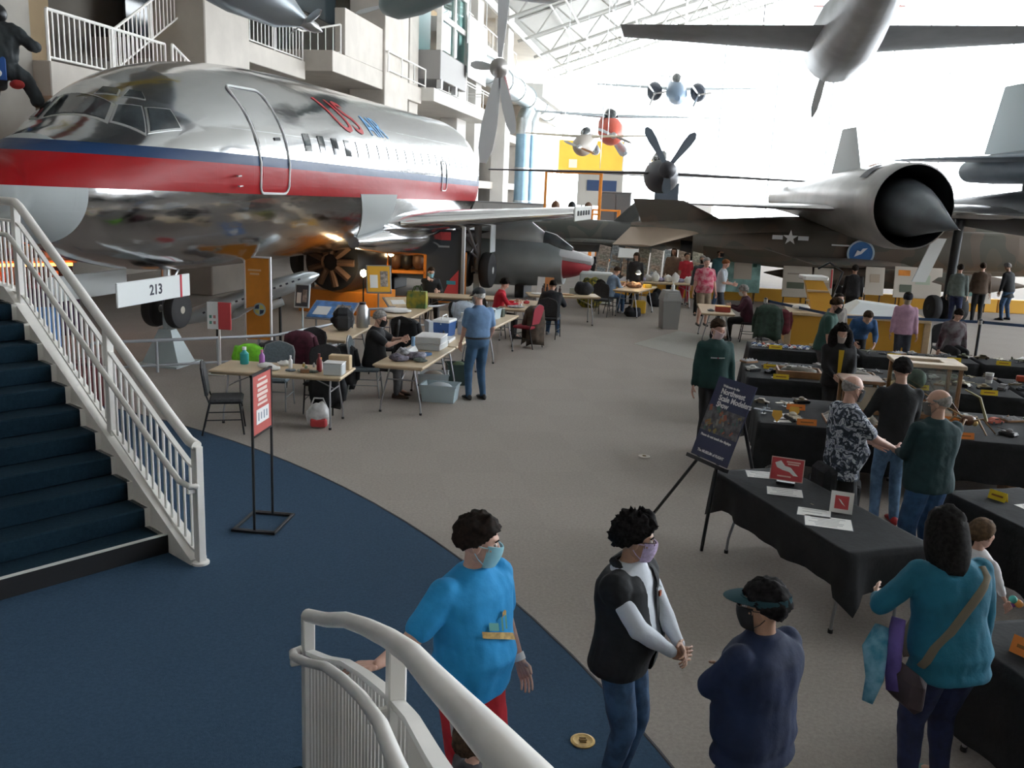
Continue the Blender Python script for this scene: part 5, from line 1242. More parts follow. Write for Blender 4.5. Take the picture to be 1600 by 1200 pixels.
# clear bag of snacks beneath the first table
o = crumple('plastic_bag', 'clear plastic bag of goods on the floor under the paint bottle table', 'bag', (-2.62, 11.85, 0), (.34, .26, .34), mat('bag_plastic', (.55, .55, .55), .3, var=.2, scale=10), 9, 0, amp=.2)
MB().box((.02, -.07, .08), (.22, .12, .12), ch=.02).build('red_packet', red_print, o)
MB().tube([(-.1, 0, .3), (-.06, 0, .4), (.06, 0, .4), (.1, 0, .3)], .012, 6).build('bag_handle', MATS['bag_plastic'], o, True)
# backpack
o = thing('backpack', 'big black backpack standing on a light wood table', 'backpack', TP('T2', .12, -.02), R(10))
MB().box((0, 0, .2), (.34, .26, .40), ch=.09).build('body', black_fab, o); MB().box((0, -.15, .15), (.26, .1, .24), ch=.04).build('pocket', mat('pocket_black', (.025, .026, .03), .8), o)
MB().tube([(.05, 0, .39), (.0, 0, .46), (-.05, 0, .39)], .012, 6).build('carry_loop', mat('strap_grey', (.2, .2, .22), .7), o, True); MB().tube([(.15, .1, .38), (.19, .05, .2), (.16, .08, .03)], .015, 6).build('strap', MATS['strap_grey'], o, True)
# second black bag and shiny can behind it
o = thing('shoulder_bag', 'grey-blue shiny canister behind the black backpack', 'canister', TP('T2', .55, -.25), 0); MB().lathe([(.1, 0), (.11, .02), (.11, .34), (.06, .42)], 16).build('body', steel, o, True); MB().lathe([(.06, .42), (.06, .46), (.002, .46)], 12).build('cap', dark_metal, o, True)
crumple('dark_bag', 'row of dark tool rolls at the far edge of the backpack table', 'tool roll', TP('T2', .66, .2), (.34, .26, .18), black_fab, 12)
# green shopping bag, white paper
o = thing('shopping_bag', 'green and yellow shopping bag on a light wood table', 'bag', TP('T4', .62, -.1), R(-8))
MB().loft([[(-.2, -.1, 0), (.2, -.1, 0), (.2, .1, 0), (-.2, .1, 0)], [(-.21, -.11, .2), (.21, -.11, .2), (.21, .11, .2), (-.21, .11, .2)], [(-.2, -.08, .36), (.2, -.08, .36), (.2, .08, .36), (-.2, .08, .36)]]).build('body', mat('bag_green', (.10, .20, .06), .6, var=.6, scale=7, col2=(.42, .36, .04)), o)
for y in (-.08, .08): MB().tube([(-.09, y, .35), (-.05, y, .46), (.05, y, .46), (.09, y, .35)], .012, 6).build('handle', mat('bag_handle_green', (.05, .1, .03), .7), o, True)
crumple('paper_heap', 'loose heap of white paper on the green bag table', 'paper', TP('T4', -.25, .12), (.6, .45, .09), paper, 21)
box_item('dark_box', 'small dark box behind the green shopping bag', 'box', TP('T4', .84, .12), (.14, .14, .3), mat('box_dark', (.05, .05, .06), .5))
# model clutter in front of the seated man
for k, (a, b, d) in enumerate(((-.55, .1, (.28, .2, .1)), (-.35, -.1, (.3, .22, .12)), (-.2, .15, (.2, .2, .14)), (-.5, -.22, (.2, .12, .06)))):
    crumple('model_parts', 'pile of dark model parts in front of the seated man in black', 'model parts', TP('T3', a, b), d, mat('parts_%d' % k, ((.12, .11, .15), (.2, .19, .24), (.28, .28, .3), (.1, .12, .12))[k], .5, var=.5, scale=25), 30 + k, 0, 'model parts before the seated man')
box_item('blue_box', 'long thin blue box on the seated man\'s table', 'box', TP('T3', -.02, -.12), (.3, .1, .04), mat('box_blue', (.04, .12, .28), .5), R(60))
o = thing('white_model', 'white upright model with blue edge on the seated man\'s table', 'model', TP('T3', .05, .12), R(70))
MB().loft([[(-.2, -.06, 0), (.2, -.06, 0), (.2, .06, 0), (-.2, .06, 0)], [(-.16, -.03, .08), (.12, -.03, .12), (.12, .03, .12), (-.16, .03, .08)]]).build('body', white_pl, o); MB().box((.1, 0, .16), (.05, .05, .2), R(0), .01).build('tower', mat('model_blue', (.2, .35, .55), .5), o); MB().box((-.05, 0, .02), (.42, .14, .02)).build('base', dark_metal, o)
# stacked clear drawers, cooler, white jug
for k, (z, rz) in enumerate(((0, 0), (.108, 3))):
    o = box_item('clear_case', 'low clear case of parts, %s of its stack beside the blue cooler' % ('lower' if k == 0 else 'upper'), 'case', TP('T3', .72, -.02, .743 + z), (.5, .42, .09), clear_pl, R(79 + rz), white_pl)
    for j in range(6): MB().box((-.2 + .08 * j, -.18, .05), (.05, .04, .05)).build('parts', mat('parts_in_case', (.3, .36, .36), .5), o)
o = thing('cooler_box', 'blue cooler with a white lid on the table beside the man in the cap', 'cooler', TP('T3b', .1, .12), R(75))
MB().loft([[(-.17, -.13, 0), (.17, -.13, 0), (.17, .13, 0), (-.17, .13, 0)], [(-.2, -.15, .25), (.2, -.15, .25), (.2, .15, .25), (-.2, .15, .25)]]).build('body', mat('cooler_blue', (.03, .10, .30), .4), o); MB().box((0, 0, .27), (.42, .32, .05), ch=.015).build('lid', white_pl, o); MB().tube([(-.2, 0, .22), (-.1, 0, .36), (.1, 0, .36), (.2, 0, .22)], .012, 6).build('handle', white_pl, o, True)
bottle('big white plastic jug beside the blue cooler', TP('T3b', .42, -.14), .38, .11, white_pl, white_pl, name='jug', cat='jug')
box_item('open_tray', 'open white tray of parts on the cooler table', 'tray', TP('T3b', -.45, 0), (.5, .34, .05), white_pl, R(82))
for k in range(5): bottle('small dark paint bottle in the open white tray', TP('T3b', -.6 + .1 * k, .05 - .04 * (k % 2), .79), .09, .02, dark_metal, dark_metal, 'paint bottles in the tray', 'paint_bottle')
box_item('magazine_rack', 'white angled document holder behind the open tray', 'holder', TP('T3b', -.25, .3), (.08, .28, .3), mat('holder_white', (.6, .66, .72), .4), R(20))
# tubs on the floor
def tub(label, x, y, d, m, rz, fill):
    o = thing('storage_tub', label, 'tub', (x, y, 0), rz)
    a, b, h = d[0] / 2, d[1] / 2, d[2]
    MB().loft([[(-a * .88, -b * .88, 0), (a * .88, -b * .88, 0), (a * .88, b * .88, 0), (-a * .88, b * .88, 0)], [(-a, -b, h), (a, -b, h), (a, b, h), (-a, b, h)], [(-a * .95, -b * .95, h), (a * .95, -b * .95, h), (a * .95, b * .95, h), (-a * .95, b * .95, h)], [(-a * .86, -b * .86, h * .7), (a * .86, -b * .86, h * .7), (a * .86, b * .86, h * .7), (-a * .86, b * .86, h * .7)]]).build('tub_wall', m, o)
    MB().loft([[(-a * 1.05, -b * 1.05, h - .02), (a * 1.05, -b * 1.05, h - .02), (a * 1.05, b * 1.05, h - .02), (-a * 1.05, b * 1.05, h - .02)], [(-a * 1.05, -b * 1.05, h), (a * 1.05, -b * 1.05, h), (a * 1.05, b * 1.05, h), (-a * 1.05, b * 1.05, h)]], False).build('rim', m, o)
    MB().ell((0, 0, h * .78), (a * .7, b * .6, h * .3)).build('contents', fill, o, 'all'); return o
tub_pl = mat('tub_plastic', (.50, .62, .68), .25, spec=.6)
tub('clear blue storage tub in front on the floor under the cooler table', -1.12, 13.72, (.56, .40, .27), tub_pl, R(-8), mat('fill_white', (.6, .66, .7), .5))
tub('clear storage tub behind the clear blue one', -1.28, 14.25, (.5, .36, .34), clear_pl, R(5), mat('fill_brown', (.35, .3, .25), .5))
tub('dark green open tub on the floor under the cooler table', -.92, 15.0, (.42, .36, .36), mat('tub_green', (.03, .06, .055), .5), R(12), mat('fill_green', (.12, .18, .1), .6))
tub('clear tub on the far table behind the man in the cap', *TP('T6', .15, .0)[:2], (.36, .28, .2), tub_pl, R(70), white_pl).location.z = .743
box_item('tin', 'green grey tin beside the clear tub', 'tin', TP('T6', .5, -.1), (.14, .12, .18), mat('tin_green', (.12, .15, .12), .4, .4), R(70))
box_item('flat_box', 'white flat box beside the clear tub', 'box', TP('T6', .72, .15), (.3, .22, .05), paper, R(70))
# red-shirt table
for k in range(6): bottle('small white and red glue bottle on the table before the red shirt', TP('T7', -.45 + .17 * k, .05 * ((k * 7) % 5 - 2)), .10, .022, white_pl, red_print, 'glue bottles', 'glue_bottle')
crumple('model_parts', 'scatter of grey model parts before the red shirt', 'model parts', TP('T7', -.6, 0), (.4, .3, .05), mat('parts_grey', (.34, .34, .36), .5, var=.4, scale=25), 41)
crumple('model_parts', 'small red kit parts before the red shirt', 'model parts', TP('T7', .2, -.12), (.14, .12, .07), red_print, 42)
# table by the silver fighter
crumple('holdall', 'black holdall bag on the table beside the silver fighter', 'bag', TP('T8', .55, .08), (.5, .3, .34), black_fab, 45, amp=.2)
for k in range(5): bottle('dark bottle in the row beside the black holdall', TP('T8', -.5 + .11 * k, .12), .2 + .04 * (k % 2), .035, mat('bottle_dark', (.05, .02, .02), .3), dark_metal, 'dark bottles by the holdall', 'dark_bottle')
crumple('paper_heap', 'orange sheets on the table beside the black holdall', 'paper', TP('T8', .05, -.15), (.5, .2, .04), mat('sheet_orange', (.75, .48, .26), .6), 46)
crumple('paper_heap', 'white sheets near the left end of the holdall table', 'paper', TP('T8', -.7, -.1), (.3, .2, .04), paper, 47)
box_item('laptop_box', 'pale green sheet box in front of the dark bottles', 'box', TP('T8', .3, .16), (.2, .05, .16), mat('sheet_green', (.55, .62, .58), .5))
o = thing('lean_board', 'white and orange board leaning behind the red-shirt table', 'board', (.75, 23.9, 0), R(-12)); Mp = Matrix.Translation((0, 0, .62)) @ Matrix.Rotation(R(-14), 4, 'X'); MB().box((-.1, 0, 0), (.2, .03, .9), M=Mp).build('white_half', white_print, o); MB().box((.12, 0, 0), (.24, .03, .9), M=Mp).build('orange_half', mat('board_orange', (.70, .28, .10), .6), o); MB().tube([(0, .08, 0), (0, .0, .9)], .02, 6).build('stay', dark_metal, o); MB().box((0, .05, .08), (.5, .3, .16)).build('foot', dark_metal, o)
# lamp table
o = thing('desk_lamp', 'glowing desk lamp lighting a work table', 'desk lamp', TP('T9', .25, .0), R(20))
MB().lathe([(.09, 0), (.09, .02), (.02, .03)], 14).build('base', dark_metal, o, True); MB().tube([(0, 0, .02), (.05, 0, .3), (-.06, -.1, .48)], .012, 6).build('arm', dark_metal, o, True); MB().lathe([(.03, .1), (.1, 0), (.09, 0)], 14, c=(-.1, -.14, .4)).build('shade', white_pl, o, True); MB().ell((-.1, -.14, .40), (.06, .06, .03)).build('bulb', warm_bulb, o, 'all')
crumple('model_parts', 'brown pile of parts under the glowing desk lamp', 'model parts', TP('T9', .0, .05), (.45, .3, .16), mat('parts_brown', (.3, .15, .08), .5, var=.5, scale=20), 51)
box_item('yellow_case', 'small yellow box on the lamp table', 'box', TP('T9', .3, -.25), (.22, .14, .1), mat('box_yellow', (.75, .5, .05), .5), R(20))
box_item('yellow_bin', 'yellow bin on the floor under the lamp table', 'bin', (3.55, 25.6, 0), (.34, .3, .36), mat('bin_yellow', (.62, .38, .02), .5))
crumple('dark_bag', 'dark bag on the floor under the lamp table', 'bag', (3.25, 24.75, 0), (.5, .36, .26), black_fab, 52)
crumple('dark_bag', 'dark bag on the floor under the white paper table', 'bag', (4.3, 27.3, 0), (.55, .4, .5), black_fab, 53)
o = thing('paper_lamp', 'tilted white lamp board over the lamp table', 'lamp board', (3.4, 27.75, 0), R(-10)); Mp = Matrix.Translation((0, 0, 1.55)) @ Matrix.Rotation(R(35), 4, 'X'); MB().box((0, 0, 0), (.6, .45, .03), M=Mp).build('board', paper, o); MB().tube([(0, .1, 0), (0, .1, 1.55)], .025, 6).build('pole', dark_metal, o); MB().box((0, .1, .02), (.4, .4, .04)).build('foot', dark_metal, o)
for k in range(8): crumple('paper_heap', 'white crumpled wrap on the white paper table', 'paper', TP('T10', -.7 + .2 * k, .1 * ((k * 3) % 5 - 2) / 2), (.24, .2, .12 + .08 * (k % 3)), paper if k % 3 else mat('wrap_violet', (.45, .42, .62), .6), 60 + k, 0, 'white wraps on the paper table')
box_item('white_cloth_table', 'white covered crate beside the silver fighter nose', 'crate', (2.45, 27.6, 0), (1.0, .6, .95), mat('crate_white', (.66, .72, .74), .6), R(-8))
crumple('plant_heap', 'dark green leafy heap with yellow blooms beside the white crate', 'plant', (2.2, 26.4, 0), (.8, .5, .85), mat('leafy', (.04, .06, .03), .8, col2=(.35, .3, .03), scale=14), 71)
# paint-box table
o = box_item('paint_box', 'red and orange box of paint bottles beside the man in the pink shirt', 'paint box', TP('T11', -.5, -.12), (.22, .34, .12), mat('paintbox_red', (.38, .05, .03), .5), R(82), amber_paint)
crumple('model_parts', 'dark little parts on the paint box table', 'model parts', TP('T11', -.55, .15), (.16, .2, .05), mat('parts_dark', (.1, .11, .12), .5), 75)
crumple('dark_bag', 'dark bag hanging under the paint box table', 'bag', (4.75, 20.9, .0), (.3, .4, .35), black_fab, 76)

# ------------------------------------------------------------------ red sign on a tall stand
t = thing('sign_stand', 'red notice sign with white lettering on a tall dark metal floor stand', 'sign', (-2.35, 8.20, 0), R(84))
SW = .46
for s in (-1, 1): MB().box((s * SW / 2, 0, .76), (.022, .022, 1.5), ch=.003).build('pole', dark_metal, t)
MB().box((0, 0, 1.51), (SW + .03, .026, .022)).build('top_bar', dark_metal, t); MB().box((0, 0, .93), (SW, .02, .02)).build('lower_bar', dark_metal, t)
pn = MB().box((0, 0, 1.22), (SW - .02, .012, .56)).build('panel', mat('notice_red', (.50, .10, .085), .55, var=.04, scale=6), t)
for sy in (-1, 1):
    for k, (z, w, h) in enumerate(((1.45, .2, .016), (1.40, .26, .03), (1.35, .22, .03), (1.305, .26, .03), (1.26, .2, .03), (1.215, .24, .022))): MB().box((0, sy * .008, z), (w, .004, h)).build('print_line', mat('notice_print', (.75, .60, .55), .6), pn)
    MB().box((0, sy * .008, 1.10), (.30, .004, .14)).build('white_box', white_print, pn)
    for k in range(4): MB().box((-.1 + .065 * k, sy * .011, 1.10), (.02, .003, .08 - .015 * (k % 2))).build('symbol', mat('notice_symbol', (.25, .3, .36), .6), pn)
for (p, q) in (((-.26, -.20), (.26, -.20)), ((.26, -.20), (.26, .20)), ((.26, .20), (-.26, .20)), ((-.26, .20), (-.26, -.20))):
    c_ = ((p[0] + q[0]) / 2, (p[1] + q[1]) / 2, .013 + .006); MB().box(c_, (abs(p[0] - q[0]) + .028, abs(p[1] - q[1]) + .028, .025), ch=.003).build('base_bar', dark_metal, t)
for s in (-1, 1): MB().box((s * SW / 2, 0, .02), (.02, .40, .02)).build('base_cross', dark_metal, t)

# ------------------------------------------------------------------ easel with the show poster
t = thing('easel', 'black tripod easel beside the black cloth table', 'easel', (1.975, 8.08, 0))
bx = Vector((.45, -.89, 0)).normalized(); by = Vector((.89 * .34, .45 * .34, .94)).normalized(); nrm = bx.cross(by)
c0 = Vector((0, 0, 1.25)); Mb = frame(c0, bx, by, nrm)
MB().tube([Mb @ Vector((-.18, .38, -.03)), Mb @ Vector((-.18, -.42, -.03)), Vector((-.46, .80, .0))], .017, 8).build('leg', dark_metal, t, True)
MB().tube([Mb @ Vector((.10, .38, -.03)), Mb @ Vector((.10, -.42, -.03)), Vector((-.115, -.09, .0))], .017, 8).build('leg', dark_metal, t, True)
MB().tube([Mb @ Vector((0, .3, -.04)), Vector((.62, .42, .0))], .017, 8).build('rear_leg', dark_metal, t, True)
MB().box((0, -.415, .01), (.56, .035, .05), M=Mb).build('ledge', dark_metal, t)
pb = thing('show_poster', 'navy show poster with white lettering standing on the easel', 'poster', (1.975, 8.08, 0))
Mpb = Mb
MB().box((0, 0, 0), (.52, .78, .012), M=Mpb).build('board', mat('poster_navy', (.022, .032, .085), .45), pb)
pic = MB().box((0, -.02, .008), (.52, .24, .004), M=Mpb).build('picture', mat('poster_picture', (.10, .10, .11), .5, var=.5, scale=18), pb)
random.seed(11)
for k in range(34):
    MB().box((random.uniform(-.23, .23), random.uniform(-.13, .09), .012), (random.uniform(.01, .06), random.uniform(.008, .05), .002), random.uniform(0, 3), M=Mpb).build('picture_patch', mat('patch_%d' % (k % 6), ((.3, .13, .05), (.05, .14, .12), (.25, .25, .22), (.35, .10, .06), (.05, .06, .09), (.28, .22, .08))[k % 6], .5), pic)
def ptext(body, size, x, y, al='LEFT', b=.001): return text_part(body, size, white_print, pb, Mpb @ Matrix.Translation((x, y, .0075)), 'lettering', al, .001, b)
ptext('Welcome to the', .034, -.16, .315); ptext('Northwest', .074, -.16, .262, b=.002); ptext('Scale Modelers', .074, -.16, .196, b=.002); ptext('Show', .074, -.16, .132, b=.002)
ptext('Please do not touch the displays', .033, -.22, -.18); ptext('The MUSEUM of FLIGHT', .036, 0, -.33, 'CENTER')
# ------------------------------------------------------------------ people
skin_a = mat('skin_light', (.56, .34, .25), .5, var=.06, scale=20)
skin_b = mat('skin_tan', (.42, .24, .16), .5, var=.06, scale=20)
skin_c = mat('skin_pink', (.60, .36, .28), .5, var=.06, scale=20)
def fabric(name, col, var=.12, scale=12, bump=.25, rough=.85, col2=None, bscale=16): return mat(name, col, rough, var=var, scale=scale, bump=bump, bscale=bscale, col2=col2)
def remesh(mb, voxel, it=4, fac=.5):
    me = mb.mesh('tmp'); o = bpy.data.objects.new('tmp', me); WS.collection.objects.link(o)
    m = o.modifiers.new('r', 'REMESH'); m.mode = 'VOXEL'; m.voxel_size = voxel; m.adaptivity = 0
    if it: s = o.modifiers.new('s', 'SMOOTH'); s.factor = fac; s.iterations = it
    WL.update(); dg = WL.depsgraph
    out = bpy.data.meshes.new_from_object(o.evaluated_get(dg))
    bpy.data.objects.remove(o, do_unlink=True); bpy.data.meshes.remove(me)
    return out
def mdata(me):
    n = len(me.vertices); v = np.empty(n * 3); me.vertices.foreach_get('co', v)
    return v.reshape(-1, 3), [tuple(p.vertices) for p in me.polygons]
def crease(me, amp, sc, seed=0.0, vert=.55):
    """soft folds pushed along the normals"""
    n = len(me.vertices); co = np.empty(n * 3); no = np.empty(n * 3)
    me.vertices.foreach_get('co', co); me.vertex_normals.foreach_get('vector', no)
    co = co.reshape(-1, 3); no = no.reshape(-1, 3); d = np.empty(n)
    for i, p in enumerate(co):
        q = Vector((p[0] * sc + seed, p[1] * sc, p[2] * sc * vert))
        d[i] = noise.noise(q) + .5 * noise.noise(q * 2.1)
    me.vertices.foreach_set('co', (co + no * (amp * d)[:, None]).ravel()); me.update()
def finish(me, name, m, parent):
    me.materials.clear(); me.materials.append(m); me.polygons.foreach_set('use_smooth', [True] * len(me.polygons))
    me.name = name; return obj(name, me, parent)
def ik(a, b, l1, l2, hint):
    a = Vector(a); b = Vector(b); d = b - a; L = min(d.length, (l1 + l2) * .999); dn = d.normalized(); b = a + dn * L
    x = (l1 * l1 - l2 * l2 + L * L) / (2 * L); hgt = math.sqrt(max(0, l1 * l1 - x * x))
    h_ = Vector(hint); h_ = h_ - dn * h_.dot(dn); h_ = h_.normalized() if h_.length > 1e-6 else dn.orthogonal()
    return a + dn * x + h_ * hgt, b
def hand_caps(mb, w, d, n, side, k=1.0, curl=.5, spread=.12):
    """palm, four fingers of unequal length and a thumb; d = finger direction, n = palm normal"""
    d = Vector(d).normalized(); n = Vector(n); n = (n - d * n.dot(d)).normalized(); s = d.cross(n).normalized() * side   # s points to the thumb side
    w = Vector(w); g = .0085 * k
    for j in range(4):
        o = (.5 - j / 3) * .062 * k
        mb.cap(w + s * o * .7 + d * .005, w + d * .085 * k + s * o, .0145 * k, .0125 * k, 8)
    for j, L in enumerate((.072, .080, .074, .058)):
        o = (.5 - j / 3) * .066 * k; p = w + d * .088 * k + s * o; a = curl * .55; dd = (d + s * (.5 - j / 3) * spread).normalized()
        for f, r in ((.45, 1.0), (.32, .92), (.26, .82)):
            t = (dd * math.cos(a) + n * math.sin(a)); q = p + t * (L * f * k); mb.cap(p, q, g * r, g * r * .93, 8); p = q; a += curl * .62
    p = w + d * .022 * k + s * .030 * k; t = (d * .55 + s * .75 + n * .35).normalized(); q = p + t * .042 * k; mb.cap(p, q, .0125 * k, .0105 * k, 8)
    t2 = (d * .85 + s * .25 + n * (.3 + .4 * curl)).normalized(); mb.cap(q, q + t2 * .034 * k, .0105 * k, .0085 * k, 8)

HEADC = Vector((0, -.008, .03))
def hair_mesh(style, hl_shift=0.0, thick=.012, amp=.004, sc=30.0, n=44, m=30, seed=0.0):
    rings = []
    for i in range(m + 1):
        el = -math.pi / 2 + math.pi * i / m; el = max(min(el, math.pi / 2 - .01), -math.pi / 2 + .01); ring = []
        for k in range(n):
            az = 2 * math.pi * k / n; d = Vector((math.cos(el) * math.sin(az), math.cos(el) * math.cos(az), math.sin(el)))   # y = front
            hl = np.interp(d.y / max(1e-3, math.hypot(d.x, d.y)), [-1, -.2, .35, .7, 1], [-.72, -.42, .02, .42, .46]) + hl_shift
            cov = max(0.0, min(1.0, (d.z - hl) / .10 + .5))
            if style == 'bald': cov *= max(0.0, min(1.0, (.18 - d.z + .35 * max(0, -d.y)) / .12))
            r = Vector((.0785 * d.x, .0985 * d.y, .0905 * d.z))
            nz = noise.noise(d * sc * .1 + Vector((seed, 0, 0))) * amp * 1.6 + noise.noise(d * sc * .28 + Vector((0, seed, 0))) * amp
            f = thick * (1 + (.0 if style == 'long' else .35) * max(0, d.z)) + nz
            ring.append(HEADC + r * (.88 + (.13 * cov)) + d * (f * cov))
        rings.append(ring)
    return MB().loft(rings)
def mask_mesh():
    rings = []
    for i in range(9):
        f = i / 8; z = .002 - .098 * f; ring = []
        for k in range(15):
            a = R(-78 + 156 * k / 14); bul = math.sin(math.pi * min(1, .2 + .75 * f)) * .014
            rad = .070 - .012 * f; ring.append(Vector((rad * math.sin(a), .030 + (.095 + bul) * math.cos(a) * (1 - .10 * f), z + .012 * abs(math.sin(a)) * (1 - 2 * f) * .8)))
        rings.append(ring)
    back = [[Vector((p.x * .93, p.y - .006, p.z)) for p in r] for r in rings]
    mb = MB(); mb.loft(rings, False, False); mb.loft(back, False, False); mb.loft([rings[0], back[0]], False, False); mb.loft([rings[-1], back[-1]], False, False)
    return mb
PC = [0]
def person(label, x, y, heading, h=1.74, b=1.0, belly=0.0, hip=1.0, skin=skin_a, top=None, sleeve='long', hem=.86, bottom=None, blen='long', shoes=None, hair=None, hstyle='short', hkw={}, mask=None,
           bend=0.0, sit=False, seat=.47, wr=None, wl=None, er=None, el=None, yaw=0.0, pitch=0.0, feet=None, lean=(0, 0), hi=False, curl=.45, hn=(None, None), twist=0.0, puff=1.0, seed=None, extras=None, hd=(None, None), headless=False):
    PC[0] += 1; seed = PC[0] if seed is None else seed
    k = h / 1.75; V = Vector
    vox = (.0105 if hi else .021)
    dz = (seat + .095) - .95 * k if sit else 0.0
    cb, sb = math.cos(R(bend)), math.sin(R(bend)); ct, stw = math.cos(R(twist)), math.sin(R(twist))
    def U(p):
        px, py, pz = p[0] * k, p[1] * k, p[2] * k; pv = .95 * k
        if pz > pv:
            f = min(1, (pz - pv) / (.3 * k)); px, py = (px * (1 - f) + (px * ct + py * stw) * f), (py * (1 - f) + (-px * stw + py * ct) * f)
            q = pz - pv; py, pz = py * cb + q * sb + lean[1] * f, pv + q * cb - py * sb; px += lean[0] * f
        return V((px, py, pz + dz))
    def stations(tab, gx=1.0, gy=1.0):
        out = []
        for z, rx, ry in tab:
            c = U((0, 0, z)); e = U((1e-2, 0, z)) - c; fv = U((0, 1e-2, z)) - c; e.normalize(); fv.normalize()
            bl = belly * math.exp(-((z - 1.06) / .11) ** 2)
            hw = hip if z < 1.0 else 1 + (hip - 1) * max(0, (1.1 - z) / .1)
            out.append((c + fv * (bl * .5 * k), e, fv, rx * k * b * gx * hw, (ry * b * gy + bl * .6) * k))
        return out
    def torso(mb, tab, gx=1.0, gy=1.0, n=22):
        mb.loft([[c + e * (rx * math.copysign(abs(math.cos(a)) ** .85, math.cos(a))) + f * (ry * math.copysign(abs(math.sin(a)) ** .9, math.sin(a))) for a in [2 * math.pi * j / n for j in range(n)]] for c, e, f, rx, ry in stations(tab, gx, gy)])
    TAB = [(.85, .10, .09), (.88, .155, .112), (.95, .170, .118), (1.05, .158, .110), (1.15, .156, .108), (1.28, .170, .116), (1.38, .175, .110), (1.43, .150, .092), (1.465, .095, .075), (1.49, .06, .06)]
    # joints
    SH = [U((s * .178 * (.9 + .1 * b), -.005, 1.405)) for s in (1, -1)]
    dfl = lambda s: V((s * .25 * k * b, .05 * k, .86 * k + dz)) + (U((0, 0, 1.3)) - V((0, 0, 1.3 * k + dz)))
    WRT = [V(wr) if wr else dfl(1), V(wl) if wl else dfl(-1)]
    EH = [V(er) if er else V((.5, -.9, -.3)), V(el) if el else V((-.5, -.9, -.3))]
    arms = []
    for i in (0, 1):
        e, w = ik(SH[i], WRT[i], .285 * k, .25 * k, EH[i]); arms.append((SH[i], e, w))
    hipz = .90 * k + dz
    HP = [V((s * .088 * k * hip, 0, hipz)) for s in (1, -1)]
    if sit: AN = [V((s * .12, .42 * k, .085 * k)) for s in (1, -1)]
    else: AN = [V((s * .10 * k, -.01, .085 * k)) for s in (1, -1)]
    if feet: AN = [V((f[0], f[1], .085 * k)) for f in feet]
    legs = []
    for i in (0, 1):
        e, w = ik(HP[i], AN[i], .425 * k, .41 * k, (0, 1, .3 if sit else .05)); legs.append((HP[i], e, w))
    # head frame
    HB = U((0, .022, 1.632)); NB = U((0, -.005, 1.44)); NT = U((0, .01, 1.56))
    Mh = Matrix.Translation(HB) @ Matrix.Rotation(R(-yaw - twist * .7), 4, 'Z') @ Matrix.Rotation(R(-pitch - bend * .75), 4, 'X') @ Matrix.Scale(k ** .5, 4)
    # ---- body
    mb = MB(); torso(mb, TAB, .95, .95)
    for (a, e, w) in arms: mb.cap(a, e, .050 * k * b, .040 * k * b); mb.cap(e, w, .040 * k * b, .027 * k)
    for (a, e, w) in legs: mb.cap(a, e, .085 * k * b, .055 * k * b); mb.cap(e, w, .056 * k * b, .037 * k); mb.cap(w, w + V((0, .12 * k, -.04 * k)), .035 * k, .028 * k)
    mb.cap(NB, NT, .056 * k, .054 * k); mb.cap(NT, Mh @ V((0, -.01, -.03)), .054 * k, .05 * k)
    bv, bf = mdata(remesh(mb, vox * 1.15, 5))
    hm = MB(); hm.ell((0, -.008, .03), (.0785, .0985, .0905), 20, 14, Mh); hm.ell((0, .025, -.03), (.062, .068, .085), 16, 12, Mh); hm.ell((0, .058, -.088), (.030, .028, .026), 12, 8, Mh)
    hm.ell((0, .075, .038), (.050, .024, .016), 12, 8, Mh); hm.cap(Mh @ V((0, .088, .022)), Mh @ V((0, .108, -.018)), .009, .014, 8); hm.ell((0, .090, -.022), (.020, .014, .010), 10, 6, Mh)
    hm.ell((0, .083, -.055), (.024, .012, .012), 10, 6, Mh)
    for s in (1, -1): hm.ell((s * .078, -.006, -.008), (.010, .021, .032), 10, 8, Mh); hm.ell((s * .045, .06, -.01), (.022, .022, .022), 10, 6, Mh)
    hv, hf = mdata(remesh(hm, .0055 if hi else .011, 3, .4))
    fm = MB()
    for i, s in ((0, 1), (1, -1)):
        a, e, w = arms[i]; d = V(hd[i]) if hd[i] else (w - e).normalized(); nn = V(hn[i]) if hn[i] else V((-s, .15, 0))
        # thumb side: forward for a hanging hand
        dd = d.normalized(); n2 = (nn - dd * nn.dot(dd)).normalized(); th = dd.cross(n2); sd = 1 if th.dot(V((0, 1, .35))) >= 0 else -1
        hand_caps(fm, w, d, nn, sd, k * 1.0, curl)
    if hi: fv, ff = mdata(remesh(fm, .0042, 2, .4))
    else: fv, ff = [tuple(v) for v in fm.v], fm.f
    allv = [tuple(v) for v in bv]; allf = list(bf)
    for vs, fs in ((hv, hf), (fv, ff)):
        o_ = len(allv); allv += [tuple(v) for v in vs]; allf += [tuple(i + o_ for i in f) for f in fs]
    me = bpy.data.meshes.new('person'); me.from_pydata(allv, [], allf); me.update()
    P = finish(me, 'person', skin, None); tag(P, label, 'person'); P.location = (x, y, 0); P.rotation_euler = (0, 0, R(-heading))
    # ---- clothes
    if bottom:
        mb = MB(); T2 = [(.84, .12, .10), (.88, .160, .118), (.95, .172, .122), (1.02, .163, .116), (1.06, .16, .112)]
        hm_ = max(hem, .86); T2 = [t if t[0] <= hm_ + .03 else (t[0], t[1] * .86, t[2] * .86) for t in T2 if t[0] < hm_ + .16]
        torso(mb, T2, 1.05, 1.06)
        for (a, e, w) in legs:
            if blen == 'long': mb.cap(a, e, .092 * k * b, .070 * k * b); mb.cap(e, w + V((0, 0, -.02)), .068 * k * b, .052 * k)
            else: mb.cap(a, a.lerp(e, .88), .094 * k * b, .080 * k * b)
        m2 = remesh(mb, vox, 4); crease(m2, .006 if hi else .004, 9, seed * 3.3, .9); finish(m2, 'shorts' if blen != 'long' else 'trousers', bottom, P)
